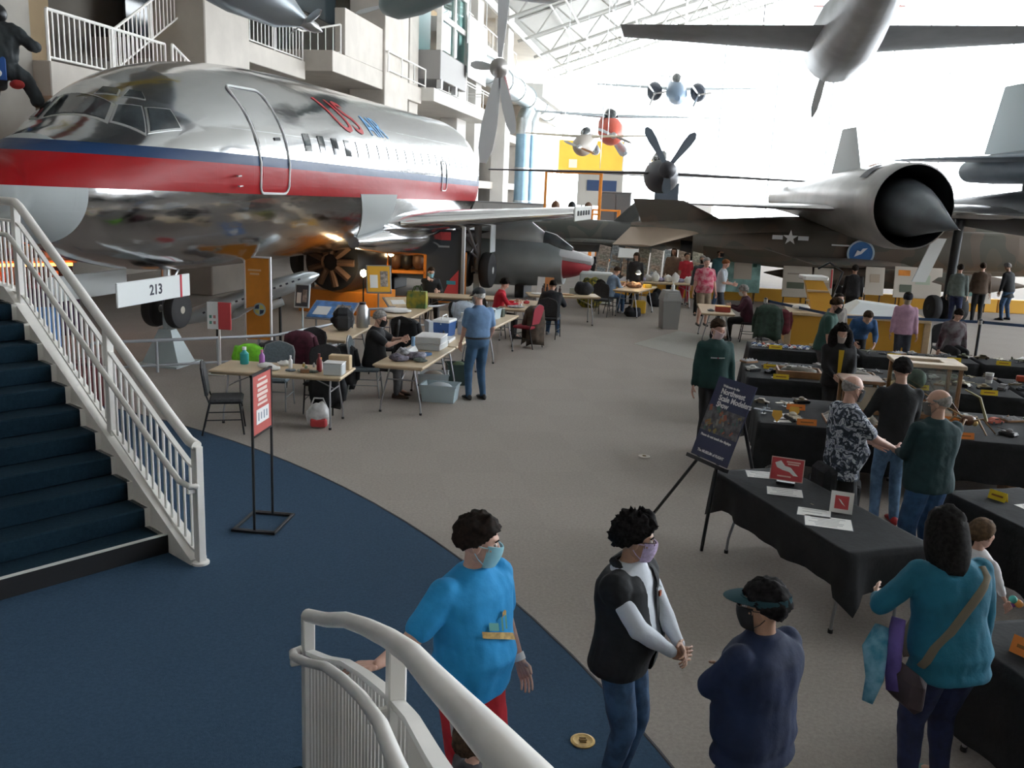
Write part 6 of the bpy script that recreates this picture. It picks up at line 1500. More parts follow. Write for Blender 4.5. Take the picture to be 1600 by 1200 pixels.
    if top:
        mb = MB(); T3 = [(hem, .165, .118), (hem + .03, .172, .122)] + [t for t in TAB if t[0] > hem + .05 and t[0] < 1.47] + [(1.492, .072 / (.5 + .5 * b), .070 / (.5 + .5 * b)), (1.505, .060 / (.5 + .5 * b), .060 / (.5 + .5 * b))]
        torso(mb, T3, 1.09 * puff, 1.11 * puff)
        for (a, e, w) in arms:
            if sleeve == 'long': mb.cap(a, e, .062 * k * b * puff, .052 * k * b * puff); mb.cap(e, e.lerp(w, .93), .052 * k * b * puff, .038 * k * puff)
            elif sleeve == 'half': mb.cap(a, e, .062 * k * b, .053 * k * b); mb.cap(e, e.lerp(w, .45), .052 * k * b, .043 * k)
            elif sleeve == 'short': mb.cap(a, a.lerp(e, .72), .066 * k * b, .060 * k * b)
            elif sleeve == 'none': mb.cap(a + V((0, 0, .0)), a.lerp(e, .05), .060 * k * b, .058 * k * b)
        m2 = remesh(mb, vox, 4); crease(m2, .008 if hi else .006, 9, seed * 5.1, .7); finish(m2, 'top', top, P)
    if shoes:
        for (a, e, w) in legs:
            d = V((w.x - a.x, 0, 0)) * .2 + V((0, 1, 0)); d.normalize(); s = V((d.y, -d.x, 0))
            rings = []
            for t, ww, hh in ((-.075, .018, .05), (-.06, .034, .085), (0, .040, .10), (.06, .042, .075), (.12, .048, .055), (.17, .042, .045), (.195, .02, .03)):
                c = V((w.x, w.y, 0)) + d * t * k; rings.append([c + s * (ww * k * math.cos(aa)) + V((0, 0, max(0.004, hh * k * (.5 + .5 * math.sin(aa))))) for aa in [2 * math.pi * j / 12 for j in range(12)]])
            MB().loft(rings).build('shoe', shoes, P, 'all')
    if hair and hstyle != 'none':
        kw = dict(thick=.012, amp=.004, sc=30.0); kw.update({q_: v_ for q_, v_ in hkw.items() if q_ != 'wide'}); hs = hair_mesh(hstyle, seed=seed, **kw)
        if hstyle == 'long':
            L = .30; wd = hkw.get('wide', 1.0); rings = []
            for i in range(9):
                f = i / 8; z = .05 - L * f; rr = (1.0 + .12 * math.sin(math.pi * f)) * (1 - .22 * f ** 3); ring = []
                for j in range(22):
                    a = R(55 + 250 * j / 21); ring.append(V((.092 * rr * wd * math.sin(a), -.01 + .108 * rr * (wd * .5 + .5) * math.cos(a) - .02 * f, z)) * 1.0 + V((noise.noise(V((a * 3, f * 2, seed))) * .008, noise.noise(V((a * 3, f * 2 + 9, seed))) * .008, 0)))
                ring += [V((p.x * .72, p.y * .72, p.z)) for p in reversed(ring)]
                rings.append(ring)
            hs.loft(rings)
        hs.v = [tuple(Mh @ Vector(v)) for v in hs.v]; hs.build('hair', hair, P, 'all')
    if mask:
        mk = mask_mesh(); mk.v = [tuple(Mh @ Vector(v)) for v in mk.v]; mo = mk.build('face_mask', mask, P, 'all')
        for s in (1, -1):
            for z0, z1 in ((.0, .012), (-.085, -.03)): MB().tube([Mh @ V((s * .066, .045, z0)), Mh @ V((s * .082, .012, (z0 + z1) / 2)), Mh @ V((s * .085, -.012, z1))], .0022 if hi else .004, 5).build('ear_loop', mask, mo)
    if hi:
        for s in (1, -1):
            ey = MB().ell((s * .032, .0855, .012), (.013, .010, .0095), 10, 8, Mh).build('eye', mat('eye_white', (.65, .62, .6), .3), P, 'all')
            MB().ell((s * .032, .0925, .012), (.0058, .0045, .0058), 8, 6, Mh).build('iris', mat('iris_dark', (.03, .02, .015), .2), ey, 'all')
            if hair: MB().tube([Mh @ V((s * .014, .097, .033)), Mh @ V((s * .034, .094, .040)), Mh @ V((s * .052, .078, .033))], .004, 6).build('eyebrow', hair, P, True)
    P.update_tag()
    if extras: extras(P, dict(U=U, Mh=Mh, arms=arms, legs=legs, k=k, b=b, stations=stations, torso=torso, TAB=TAB, vox=vox, dz=dz, SH=SH, seed=seed))
    return P
dark_hair = mat('hair_dark', (.018, .013, .011), .85, var=.5, scale=40); brown_hair = mat('hair_brown', (.045, .028, .018), .85, var=.5, scale=40); grey_hair = mat('hair_grey', (.28, .27, .26), .85, var=.3, scale=40); red_hair = mat('hair_ginger', (.25, .10, .04), .85, var=.3, scale=40); white_hair = mat('hair_white', (.55, .54, .52), .85, var=.2, scale=40)
mask_blue = fabric('mask_blue', (.28, .56, .66), .05, 20, .1); mask_black = fabric('mask_black', (.02, .02, .022)); mask_white = fabric('mask_white', (.7, .68, .68), .05, 20, .1)
jeans = fabric('jeans_blue', (.045, .095, .185), .25, 14); jeans_light = fabric('jeans_light', (.09, .17, .29), .25, 14); jeans_navy = fabric('jeans_navy', (.018, .026, .075), .2, 14); black_trs = fabric('trousers_black', (.014, .015, .018)); shoe_black = mat('shoe_black', (.012, .012, .013), .5); shoe_brown = mat('shoe_brown', (.08, .045, .03), .6); shoe_grey = mat('shoe_grey', (.25, .26, .27), .6); khaki = fabric('khaki', (.26, .20, .14)); grey_trs = fabric('trousers_grey', (.09, .09, .095))
# ------------------------------------------------------------------ the visitors
def tail(fn): return fn
# man in the blue T-shirt, one hand on the rail
def ex_tshirt(P, c):
    U = c['U']
    pr = mat('shirt_print_gold', (.45, .30, .10), .7, var=.3, scale=30); pg = mat('shirt_print_green', (.10, .30, .22), .7)
    def on(xx, zz):   # point on the front of the shirt
        st = c['stations']([(zz, .178, .118)], 1.10, 1.13)[0]; ce, e, f, rx, ry = st; t = max(-.95, min(.95, xx / rx)); return ce + e * xx + f * (ry * math.sqrt(1 - t * t) ** .9 + .012)
    def strip(pts, w, m, nm):
        MB().loft([[on(px, pz - w) , on(px, pz + w)] for px, pz in pts], False, False).build(nm, m, P, True)
    strip([(-.10, 1.155), (-.06, 1.172), (-.02, 1.187), (.02, 1.200), (.06, 1.212), (.10, 1.225)], .016, pr, 'shirt_print')
    strip([(.00, 1.235), (.03, 1.245), (.06, 1.255)], .020, mat('shirt_print_teal', (.12, .38, .36), .7), 'shirt_print')
    for dx in (-.055, -.025): strip([(dx - .006, 1.24), (dx + .006, 1.245)], .035, pg, 'shirt_print')
    strip([(-.06, 1.285), (-.045, 1.295), (-.03, 1.285)], .014, pr, 'shirt_print')
    a, e, w = c['arms'][1]; d = (w - e).normalized(); p = e.lerp(w, .93); MB().tube([p - d * .018, p + d * .018], .034, 16).build('wristband', mat('wristband_white', (.75, .75, .75), .5), P, True)
    # stripe down the shorts
    a, e, w = c['legs'][0]; MB().tube([a + Vector((.10, .03, .02)), a.lerp(e, .55) + Vector((.088, .03, 0))], .012, 6).build('shorts_stripe', mat('stripe_grey', (.45, .46, .5), .7), P, True)
person('man in a bright blue T-shirt and red shorts resting one hand on the curved railing', -.15, 4.08, 132, 1.71, 1.26, .07, skin=skin_c, top=fabric('tshirt_blue', (.02, .30, .66), .05, 6), sleeve='short', bottom=fabric('shorts_red', (.52, .02, .035), .1, 8), blen='short', shoes=shoe_grey, hem=.83,
       hair=mat('hair_dark', (.018, .013, .011), .85), hkw=dict(thick=.022, amp=.012, sc=26), mask=mask_blue, wr=(.60, .0, 1.165), er=(.3, -.3, -.9), wl=(-.26, .10, .90), hd=((.67, -.70, -.10), None), hn=((0, 0, -1), None), yaw=-48, pitch=12, hi=True, curl=.35, extras=ex_tshirt)
# child close behind the railing
person('small child with dark brown hair beside the man in the blue T-shirt', -.10, 3.30, 60, 1.10, .92, skin=skin_c, top=fabric('child_top_grey', (.06, .06, .07)), bottom=black_trs, shoes=shoe_black, hair=brown_hair, hkw=dict(thick=.022, amp=.01, sc=40), hi=False)
# woman in the black vest
def ex_vest(P, c):
    mb = MB(); T = [(.84, .166, .120), (.88, .176, .127)] + [t for t in c['TAB'] if .9 < t[0] < 1.44] + [(1.455, .112, .083)]
    c['torso'](mb, T, 1.20, 1.23, 28)
    for a_, e_, w_ in c['arms']: mb.cap(c['U']((math.copysign(.07, a_.x), 0, 1.415)), a_.lerp(e_, .10), .070 * c['k'], .104 * c['k'], 14)
    m2 = remesh(mb, .008, 5)
    bm = bmesh.new(); bm.from_mesh(m2)
    bmesh.ops.delete(bm, geom=[f for f in bm.faces if f.calc_center_median().y > .03 and abs(f.calc_center_median().x) < .030 + .10 * max(0, f.calc_center_median().z - .98)], context='FACES')
    for _ in range(6): bmesh.ops.smooth_vert(bm, verts=[v for v in bm.verts if v.is_boundary], factor=.5, use_axis_x=True, use_axis_y=True, use_axis_z=True)
    bm.to_mesh(m2); bm.free()
    crease(m2, .005, 8, 3.0); finish(m2, 'vest', fabric('vest_black', (.012, .014, .017), .2, 10), P)
    U = c['U']
    MB().tube([U((-.085, .03, 1.44)), U((-.07, -.07, 1.50)), U((.07, -.07, 1.50)), U((.085, .03, 1.44))], .022, 8, flat=1.2).build('vest_collar', MATS['vest_black'], P, True)
    q = U((-.10, .155, 1.33)); MB().box((q.x, q.y, q.z), (.05, .012, .012), 0).build('logo_mark', mat('logo_white', (.6, .65, .7), .6), P)
    MB().box((q.x - .01, q.y + .004, q.z - .03), (.018, .01, .03), 0).build('pin', mat('pin_orange', (.55, .12, .04), .5), P)
    Mh = c['Mh']; gm = mat('glasses_dark', (.03, .01, .03), .3)
    for s in (1, -1):
        MB().tube([Mh @ Vector((s * .033 + .021 * math.cos(R(a)), .104, .010 + .016 * math.sin(R(a)))) for a in range(0, 361, 30)], .0022, 5).build('glasses_rim', gm, P); MB().tube([Mh @ Vector((s * .054, .100, .014)), Mh @ Vector((s * .080, .0, .012))], .0025, 5).build('glasses_arm', gm, P)
person('woman in a black vest over a white shirt clasping her hands', .66, 4.45, 122, 1.60, 1.16, .07, 1.05, skin=skin_b, top=fabric('shirt_white', (.62, .66, .72), .04, 8), bottom=jeans, shoes=shoe_black, hem=.90,
       hair=mat('hair_black', (.012, .011, .012), .85, var=.5, scale=50), hkw=dict(thick=.034, amp=.022, sc=60), mask=fabric('mask_lilac', (.55, .45, .66), .2, 60, .1), wr=(.035, .30, .945), wl=(-.035, .31, .955), er=(.8, -.5, -.2), el=(-.8, -.5, -.2), hd=((-.7, .6, -.15), (.7, .6, -.15)), hn=((-.3, -.9, -.2), (.3, -.9, -.2)), yaw=-32, pitch=8, hi=True, curl=.7, extras=ex_vest)
# person with the visor, arms folded
def ex_visor(P, c):
    Mh = c['Mh']; vm = mat('visor_teal', (.03, .07, .085), .9, spec=.1)
    MB().loft([[Mh @ Vector((.090 * s_ * math.sin(a), -.008 + .112 * s_ * math.cos(a), z)) for a in [2 * math.pi * j / 24 for j in range(24)]] for s_, z in ((1.06, .030), (1.08, .045), (1.07, .065), (1.0, .066), (1.0, .030))], False).build('visor_band', vm, P, True)
    MB().loft([[Mh @ Vector((.098 * math.sin(a), .112 * math.cos(a) - .005, .062)) for a in [R(-75 + 15 * j) for j in range(11)]], [Mh @ Vector((.115 * math.sin(a), .112 * math.cos(a) + .085 * math.cos(a), .048)) for a in [R(-75 + 15 * j) for j in range(11)]], [Mh @ Vector((.112 * math.sin(a), .105 * math.cos(a) + .082 * math.cos(a), .044)) for a in [R(-75 + 15 * j) for j in range(11)]], [Mh @ Vector((.096 * math.sin(a), .108 * math.cos(a) - .005, .055)) for a in [R(-75 + 15 * j) for j in range(11)]]], False, False).build('visor_brim', vm, P, True)
    MB().tube([Mh @ Vector((s * .05, .098, .012)) for s in (-1, 1)] , .003, 5).build('glasses', dark_metal, P)
person('person in a navy jacket and a teal sun visor with folded arms', 1.20, 3.76, -36, 1.56, 1.18, .06, 1.05, skin=skin_b, top=fabric('jacket_navy', (.012, .022, .062), .2, 6), bottom=jeans_navy, shoes=shoe_black, puff=1.12, hem=.80,
       hair=mat('hair_black', (.012, .011, .012), .85), hkw=dict(thick=.020, amp=.008, sc=30, hl_shift=-.12), mask=mask_black, wr=(-.03, .22, 1.05), wl=(.03, .24, 1.01), er=(.9, .25, -.7), el=(-.9, .25, -.7), hd=((-.8, -.5, .1), (.8, -.5, .1)), yaw=-32, pitch=6, hi=True, curl=.5, extras=ex_visor)
# woman in the teal sweater
def ex_bag(P, c):
    U = c['U']; st = mat('strap_olive', (.16, .14, .10), .8)
    def ringpt(z, a, g=1.17): ce, e, f, rx, ry = c['stations']([(z, float(np.interp(z, [t[0] for t in c['TAB']], [t[1] for t in c['TAB']])), float(np.interp(z, [t[0] for t in c['TAB']], [t[2] for t in c['TAB']])))], g, g)[0]; return ce + e * rx * math.cos(a) + f * ry * math.sin(a)
    back = [ringpt(1.44 - .54 * f, R(-40 - 120 * f)) for f in np.linspace(0, 1, 12)]
    front = [ringpt(1.44 - .54 * f, R(50 + 110 * f)) for f in np.linspace(0, 1, 12)]
    MB().tube(back, .024, 6, flat=.35).build('bag_strap', st, P, True); MB().tube(front, .024, 6, flat=.35).build('bag_strap', st, P, True)
    q = ringpt(.88, R(175), 1.3)
    MB().box((q.x - .03, q.y - .06, q.z - .10), (.10, .26, .22), ch=.045).build('bag', mat('bag_brown', (.05, .035, .04), .7, var=.2, scale=8), P)
    MB().tube([q + Vector((-.01, .10, .22)), q + Vector((-.05, .06, .05)), q + Vector((-.08, -.02, -.14))], [.05, .065, .05], 12, flat=.5).build('purple_jacket', fabric('jacket_purple', (.13, .09, .32), .2, 9), P, 'all')
    MB().tube([q + Vector((-.05, .16, .14)), q + Vector((-.12, .12, .04)), q + Vector((-.15, .05, -.10)), q + Vector((-.20, .02, -.22))], [.05, .07, .05, .03], 12, flat=.6).build('teal_cloth', fabric('scarf_teal', (.04, .22, .32), .4, 12, col2=(.20, .42, .55)), P, 'all')
person('woman in a teal sweater and navy trousers with a purple shoulder bag, seen from behind', 2.46, 4.50, -14, 1.66, 1.22, .05, 1.12, skin=skin_a, top=fabric('sweater_teal', (.012, .135, .215), .12, 6, .3), bottom=jeans_navy, shoes=mat('shoe_teal', (.16, .32, .30), .6), hem=.80, bend=14, twist=8,
       hair=mat('hair_darkbrown', (.014, .013, .013), .85, var=.4, scale=40), hstyle='long', hkw=dict(thick=.026, amp=.008, sc=26, hl_shift=-.2, wide=1.18), wr=(.34, .12, .80), wl=(-.22, .38, 1.06), el=(-.8, -.5, -.3), yaw=15, pitch=14, feet=((.10, .06), (-.14, .02)), hi=True, extras=ex_bag)
# child beyond her
def ex_toy(P, c):
    a, e, w = c['arms'][0]; 
    for k, (dx, dy, dzz, col) in enumerate(((.0, .06, .02, (.05, .35, .3)), (.03, .08, .0, (.6, .25, .05)), (-.02, .09, -.02, (.3, .1, .4)))): MB().ell((w.x + dx, w.y + dy, w.z + dzz), (.03, .025, .028), 10, 6).build('toy', mat('toy_%d' % k, col, .5), P, 'all')
person('child in a white shirt holding a small colourful toy', 3.14, 5.62, 68, 1.24, .95, skin=skin_c, top=fabric('child_white', (.7, .7, .72), .05, 8), sleeve='half', bottom=mat('child_bottom', (.02, .02, .03), .8), shoes=shoe_brown, hair=mat('hair_lightbrown', (.10, .065, .04), .85, var=.3, scale=40), hkw=dict(thick=.014, amp=.004), wr=(.10, .26, .62), wl=(-.08, .24, .62), hi=False, extras=ex_toy)
# man in the patterned shirt with a black mask
def pattern():
    m = bpy.data.materials.new('shirt_floral'); m.use_nodes = True; nt = m.node_tree; bs = nt.nodes['Principled BSDF']; bs.inputs['Roughness'].default_value = .8
    tc = nt.nodes.new('ShaderNodeTexCoord'); v = nt.nodes.new('ShaderNodeTexNoise'); v.inputs['Scale'].default_value = 14; v.inputs['Detail'].default_value = 2; v.inputs['Distortion'].default_value = 1.6
    r = nt.nodes.new('ShaderNodeValToRGB'); r.color_ramp.interpolation = 'CONSTANT'
    for kk in range(2): r.color_ramp.elements.new(.5)
    for e, (p, cc) in zip(r.color_ramp.elements, ((0, (.02, .03, .045)), (.46, (.10, .12, .17)), (.52, (.52, .56, .60)), (.60, (.22, .24, .32)))): e.position = p; e.color = (*cc, 1)
    nt.links.new(tc.outputs['Object'], v.inputs['Vector']); nt.links.new(v.outputs['Fac'], r.inputs['Fac']); nt.links.new(r.outputs[0], bs.inputs['Base Color']); return m
def ex_phone(P, c):
    a, e, w = c['arms'][0]; d = (w - e).normalized(); q = w + d * .10
    MB().box((q.x, q.y, q.z + .02), (.075, .14, .012), 0, .004).build('phone', mat('phone_dark', (.02, .02, .025), .2), P)
    # shoulder bag at the hip
    MB().box((.02, -.16, .78), (.34, .14, .26), ch=.05).build('hip_bag', black_fab, P)
person('bald man in a dark and white patterned shirt wearing a black mask', 3.08, 8.0, 82, 1.74, 1.12, .10, skin=skin_c, top=pattern(), sleeve='short', bottom=black_trs, shoes=shoe_black, hair=grey_hair, hstyle='bald', hkw=dict(thick=.003, amp=.001), mask=mask_black, wr=(.14, .42, 1.10), er=(.5, -.7, -.5), wl=(-.10, .36, 1.08), pitch=10, yaw=-8, hi=True, curl=.8, hem=.80, extras=ex_phone)
# man in black with red shoes
person('man in a black sweater and pale jeans with red shoes, seen from behind', 3.97, 8.98, 6, 1.75, 1.0, skin=skin_a, top=fabric('sweater_black', (.012, .014, .017), .2, 8), bottom=jeans_light, shoes=mat('shoe_red', (.42, .02, .03), .6), hair=mat('hair_black', (.012, .011, .012), .85), hkw=dict(thick=.016, amp=.005), wr=(.16, .33, 1.05), wl=(-.2, .33, 1.08), pitch=16, hi=False, extras=None)
# balding man in dark teal
person('balding bearded man in a dark teal sweater and blue jeans, seen from behind', 3.72, 7.60, -12, 1.72, 1.22, .08, skin=skin_a, top=fabric('sweater_darkteal', (.012, .04, .045), .15, 7), bottom=fabric('jeans_bright', (.04, .10, .22), .2, 12), shoes=shoe_black, hair=grey_hair, hstyle='bald', hkw=dict(thick=.004, amp=.002), mask=mat('beard_grey', (.13, .13, .12), .8), wr=(.12, .34, 1.06), wl=(-.10, .33, 1.08), yaw=-36, pitch=8, hi=True, hem=.84)
# young woman with long curly hair and a yellow shirt
def ex_yellow(P, c):
    U = c['U']; q = U((0, .125, 1.24)); MB().prism([(-.035, .16), (.035, .16), (.02, -.18), (-.02, -.18)], -.004, .004, frame((q.x, q.y + .028, q.z), (1, 0, 0), (0, 0, 1), (0, -1, 0))).build('shirt_front', mat('shirt_yellow', (.62, .40, .02), .8), P)
    for s in (-1, 1): MB().ell((s * .10, .02, 1.45), (.07, .075, .17), 14, 10).build('long_hair', mat('hair_black', (.012, .011, .012), .85), P, 'all')
    MB().box((-.19, .06, .82), (.20, .22, .26), 0, .05).build('yellow_bag', mat('bag_yellow', (.60, .33, .02), .7), P)
person('woman in a black jacket over a yellow shirt with long curly dark hair', 4.46, 12.15, 186, 1.66, 1.05, skin=skin_a, top=fabric('jacket_black', (.013, .014, .017), .2, 7), bottom=black_trs, shoes=shoe_black, hair=mat('hair_black', (.012, .011, .012), .85), hstyle='long', hkw=dict(thick=.03, amp=.014, sc=50), wr=(.10, .30, 1.0), wl=(-.12, .30, .98), pitch=22, extras=ex_yellow, puff=1.08, mask=mat('mask_beige', (.5, .42, .38), .8))
def ex_note(P, c):
    a, e, w = c['arms'][0]; MB().box((w.x + .02, w.y + .10, w.z + .04), (.15, .02, .18), R(15)).build('notepad', paper, P)
person('man in a dark green T-shirt looking down at the models with a notepad', 5.2, 14.95, 115, 1.76, 1.12, .05, skin=skin_c, top=fabric('tee_green', (.025, .075, .062), .1, 7), sleeve='short', bottom=grey_trs, shoes=shoe_brown, hair=brown_hair, wr=(.26, .14, .84), wl=(-.12, .30, 1.0), bend=10, pitch=22, mask=mask_black, extras=ex_note)
# man in the dark green lettered sweatshirt
def ex_letter(P, c):
    st = c['stations']([(1.27, .172, .117)], 1.10, 1.13)[0]; ce, e, f, rx, ry = st
    for k in range(9):
        xx = -.085 + .021 * k; t = xx / rx; p = ce + e * xx + f * (ry * math.sqrt(1 - t * t) + .012); MB().box((p.x, p.y, p.z), (.014, .008, .016)).build('chest_print', mat('chest_red', (.5, .1, .15), .7) if k == 4 else mat('chest_white', (.65, .68, .7), .7), P)
person('man in a dark green sweatshirt with a line of white print standing behind the easel', 2.62, 11.5, 176, 1.75, 1.06, skin=skin_c, top=fabric('sweat_green', (.012, .048, .045), .12, 7), bottom=black_trs, shoes=shoe_black, hair=brown_hair, hkw=dict(thick=.014, amp=.004), mask=fabric('mask_pink', (.66, .50, .52), .05), yaw=-22, pitch=22, extras=ex_letter, puff=1.04)
# man in the cap
def ex_cap(P, c):
    Mh = c['Mh']; cm = fabric('cap_grey', (.05, .055, .065))
    MB().lathe([(.089, .02), (.092, .05), (.085, .085), (.06, .115), (.02, .13), (.001, .131)], 20, Mh @ Matrix.Translation((0, -.012, .012)) @ Matrix.Diagonal((1, 1.22, 1, 1))).build('cap', cm, P, 'all')
    MB().loft([[Mh @ Vector((.085 * math.sin(a), .03 + .085 * math.cos(a) * sc + ex * math.cos(a), z)) for a in [R(-70 + 14 * j) for j in range(11)]] for sc, ex, z in ((1, 0, .048), (1, .075, .034), (1, .07, .028), (.98, 0, .040))], False, False).build('cap_brim', cm, P, True)
    T = [(.985, .17, .118), (1.015, .167, .117)]; mb = MB(); c['torso'](mb, T, 1.10, 1.12); mb.build('belt', mat('belt_black', (.01, .01, .012), .5), P, True)
person('man in a grey cap, light blue shirt and blue trousers standing by the work tables', -.56, 13.85, -28, 1.76, 1.08, .04, skin=skin_c, top=fabric('shirt_lightblue', (.13, .23, .40), .1, 8), sleeve='short', hem=1.0, bottom=fabric('trousers_blue', (.042, .10, .19), .12, 8), shoes=shoe_black, hair=white_hair, hkw=dict(thick=.010, amp=.003, hl_shift=-.05), mask=mat('mask_grey', (.3, .32, .33), .8), wl=(-.22, .16, .90), el=(-.7, -.7, 0), wr=(.24, .12, .92), yaw=-20, pitch=14, feet=((.13, .02), (-.11, .05)), extras=ex_cap)
# seated people
person('seated grey-haired man in black working at a light wood table', -2.22, 13.86, 92, 1.74, 1.14, .08, skin=skin_c, top=fabric('polo_black', (.012, .013, .016), .2, 7), sleeve='short', bottom=grey_trs, shoes=shoe_brown, hair=grey_hair, sit=True, bend=8, pitch=14, wr=(.06, .48, .92), wl=(-.06, .50, .94), er=(.8, -.3, -.8), el=(-.8, -.3, -.8), mask=mask_black, curl=.8, hi=False)
person('seated man holding a pale blue mask under the tall dark poster', -2.12, 22.2, 170, 1.74, 1.1, skin=skin_a, top=fabric('top_black', (.014, .016, .018)), sleeve='half', bottom=black_trs, shoes=shoe_black, hair=brown_hair, mask=mask_blue, sit=True, bend=6, wr=(.04, .24, 1.08), wl=(-.15, .40, .80), pitch=16)
person('seated person in a bright red shirt', -.42, 20.1, 80, 1.72, 1.02, skin=skin_c, top=fabric('shirt_red', (.50, .012, .03), .1, 7), bottom=black_trs, shoes=shoe_black, hair=dark_hair, sit=True, bend=12, wr=(.18, .45, .80), wl=(-.18, .45, .80), pitch=25, hkw=dict(thick=.022, amp=.01))
person('seated person in a bulky dark jacket, seen from behind on a stacking chair', .80, 20.45, 14, 1.66, 1.25, skin=skin_b, top=fabric('jacket_dark', (.012, .014, .018), .2, 7), bottom=jeans, shoes=shoe_grey, hair=dark_hair, sit=True, bend=16, wr=(.18, .42, .80), wl=(-.18, .42, .80), pitch=22, puff=1.1)
person('seated person in a pale blue shirt bent over the glowing desk lamp', 2.62, 25.25, 62, 1.70, 1.08, skin=skin_a, top=fabric('shirt_paleblue', (.22, .31, .44)), sleeve='half', bottom=jeans, shoes=shoe_grey, hair=brown_hair, sit=True, bend=18, wr=(.12, .42, .80), wl=(-.12, .42, .80), pitch=22)
person('long-haired person in dark clothes behind the glowing desk lamp', 3.55, 26.9, 200, 1.62, 1.05, skin=skin_a, top=fabric('top_charcoal', (.03, .03, .034)), bottom=black_trs, shoes=shoe_black, hair=brown_hair, hstyle='long', hkw=dict(thick=.02), pitch=20)
person('seated person in a maroon top by the paint box table', 5.5, 21.05, 285, 1.68, 1.15, .04, skin=skin_a, top=fabric('top_maroon', (.06, .014, .028), .2, 7), bottom=black_trs, shoes=shoe_grey, hair=grey_hair, hkw=dict(thick=.022, amp=.01, hl_shift=-.15), sit=True, bend=12, wr=(.14, .42, .82), wl=(-.14, .42, .82), pitch=18, mask=mask_white)
person('seated person in a maroon and grey hoodie, seen from behind by the belt barrier', 8.85, 18.1, 170, 1.70, 1.25, skin=skin_a, top=fabric('hoodie_grey', (.16, .15, .16), .3, 5, col2=(.05, .012, .02)), bottom=black_trs, shoes=shoe_black, hair=dark_hair, sit=True, bend=14, pitch=30, puff=1.08)
# standing people further back
person('big man in a pink and white flowered shirt and khaki shorts', 4.92, 23.5, 172, 1.78, 1.22, .12, skin=skin_c, top=fabric('shirt_pink', (.62, .30, .34), .1, 9, .2, .8, (.50, .03, .09)), sleeve='short', bottom=khaki, blen='short', shoes=shoe_black, hair=grey_hair, pitch=8, hem=.86, yaw=-10)
person('ginger-haired person in a pale T-shirt looking at a phone', 5.48, 24.15, 110, 1.72, 1.08, skin=skin_c, top=fabric('tee_pale', (.48, .54, .60), .05), sleeve='short', bottom=fabric('trousers_dark', (.03, .035, .05)), shoes=shoe_black, hair=red_hair, bend=6, pitch=24, wr=(.1, .33, 1.08), wl=(-.1, .33, 1.08))
person('man in a teal jacket standing behind the ginger-haired person', 6.2, 27.7, 150, 1.80, 1.2, skin=skin_a, top=fabric('jacket_teal', (.03, .10, .12)), bottom=jeans, shoes=shoe_black, hair=dark_hair, mask=mask_black)
person('grey-haired person just behind the man in the pink shirt', 5.25, 25.6, 190, 1.70, 1.1, skin=skin_a, top=fabric('top_slate', (.05, .06, .07)), bottom=black_trs, shoes=shoe_black, hair=grey_hair, mask=mask_black)
person('person in a long brown coat beside the tilted boards', 4.95, 28.6, 200, 1.72, 1.15, skin=skin_b, top=fabric('coat_camel', (.20, .13, .09)), bottom=black_trs, shoes=shoe_black, hair=brown_hair, hem=.60, hstyle='long')
person('person in a bright red dress beside the long brown coat', 5.30, 28.3, 170, 1.60, 1.05, skin=skin_b, top=fabric('dress_red', (.55, .03, .05)), sleeve='short', bottom=fabric('dress_red_b', (.50, .025, .045)), shoes=shoe_black, hair=dark_hair, hem=.50, hip=1.15)
person('person in a grey vest with a pale blue mask behind the model tables', 6.10, 16.95, 160, 1.62, 1.0, skin=skin_a, top=fabric('top_greyvest', (.22, .20, .18), .2), bottom=black_trs, shoes=shoe_black, hair=dark_hair, mask=mask_blue, yaw=15, hstyle='long')
person('person in a blue sweater bent low over the models', 6.45, 16.75, 184, 1.66, 1.15, skin=skin_a, top=fabric('sweater_blue', (.03, .09, .22), .12), bottom=black_trs, shoes=shoe_black, hair=brown_hair, bend=52, wr=(.18, .50, .80), wl=(-.18, .50, .80))
def ex_hood(P, c):
    Mh = c['Mh']; MB().lathe([(.092, .0), (.094, .05), (.08, .095), (.03, .125), (.001, .127)], 16, Mh @ Matrix.Diagonal((1, 1.18, 1, 1))).build('knit_cap', fabric('cap_navy', (.015, .018, .03)), P, 'all')
    MB().box((-.05, -.2, 1.15), (.26, .12, .38), 0, .05).build('small_backpack', mat('pack_navy', (.02, .03, .06), .7), P)
person('person in a pink hooded top and a dark cap holding a brown bag', 7.75, 17.75, 195, 1.62, 1.05, skin=skin_b, top=fabric('hoodie_pink', (.52, .32, .44), .12, 7), bottom=fabric('trousers_dark', (.03, .035, .05)), shoes=shoe_black, hair=dark_hair, extras=ex_hood, pitch=15, mask=mat('mask_khaki', (.35, .28, .2), .8))
person('man in black facing the cream poster boards', 9.1, 24.3, 20, 1.70, 1.05, skin=skin_b, top=fabric('top_black2', (.015, .016, .02)), bottom=black_trs, shoes=shoe_black, hair=dark_hair)
person('man in a grey-green shirt under the dark jet', 12.55, 25.6, 30, 1.76, 1.05, skin=skin_b, top=fabric('shirt_greygreen', (.12, .15, .14)), bottom=jeans_navy, shoes=shoe_black, hair=dark_hair)
person('man in a brown jacket with a round dark bag under the dark jet', 13.7, 26.6, 20, 1.77, 1.12, skin=skin_a, top=fabric('jacket_brown', (.10, .065, .045)), bottom=black_trs, shoes=shoe_black, hair=brown_hair)
person('person in a black coat and blue jeans at the amber wall', 15.1, 27.6, 330, 1.74, 1.15, skin=skin_b, top=fabric('coat_black2', (.013, .014, .017)), bottom=jeans, shoes=shoe_black, hair=grey_hair, bend=10, pitch=20, hem=.7, feet=((.18, 0), (-.18, 0)))
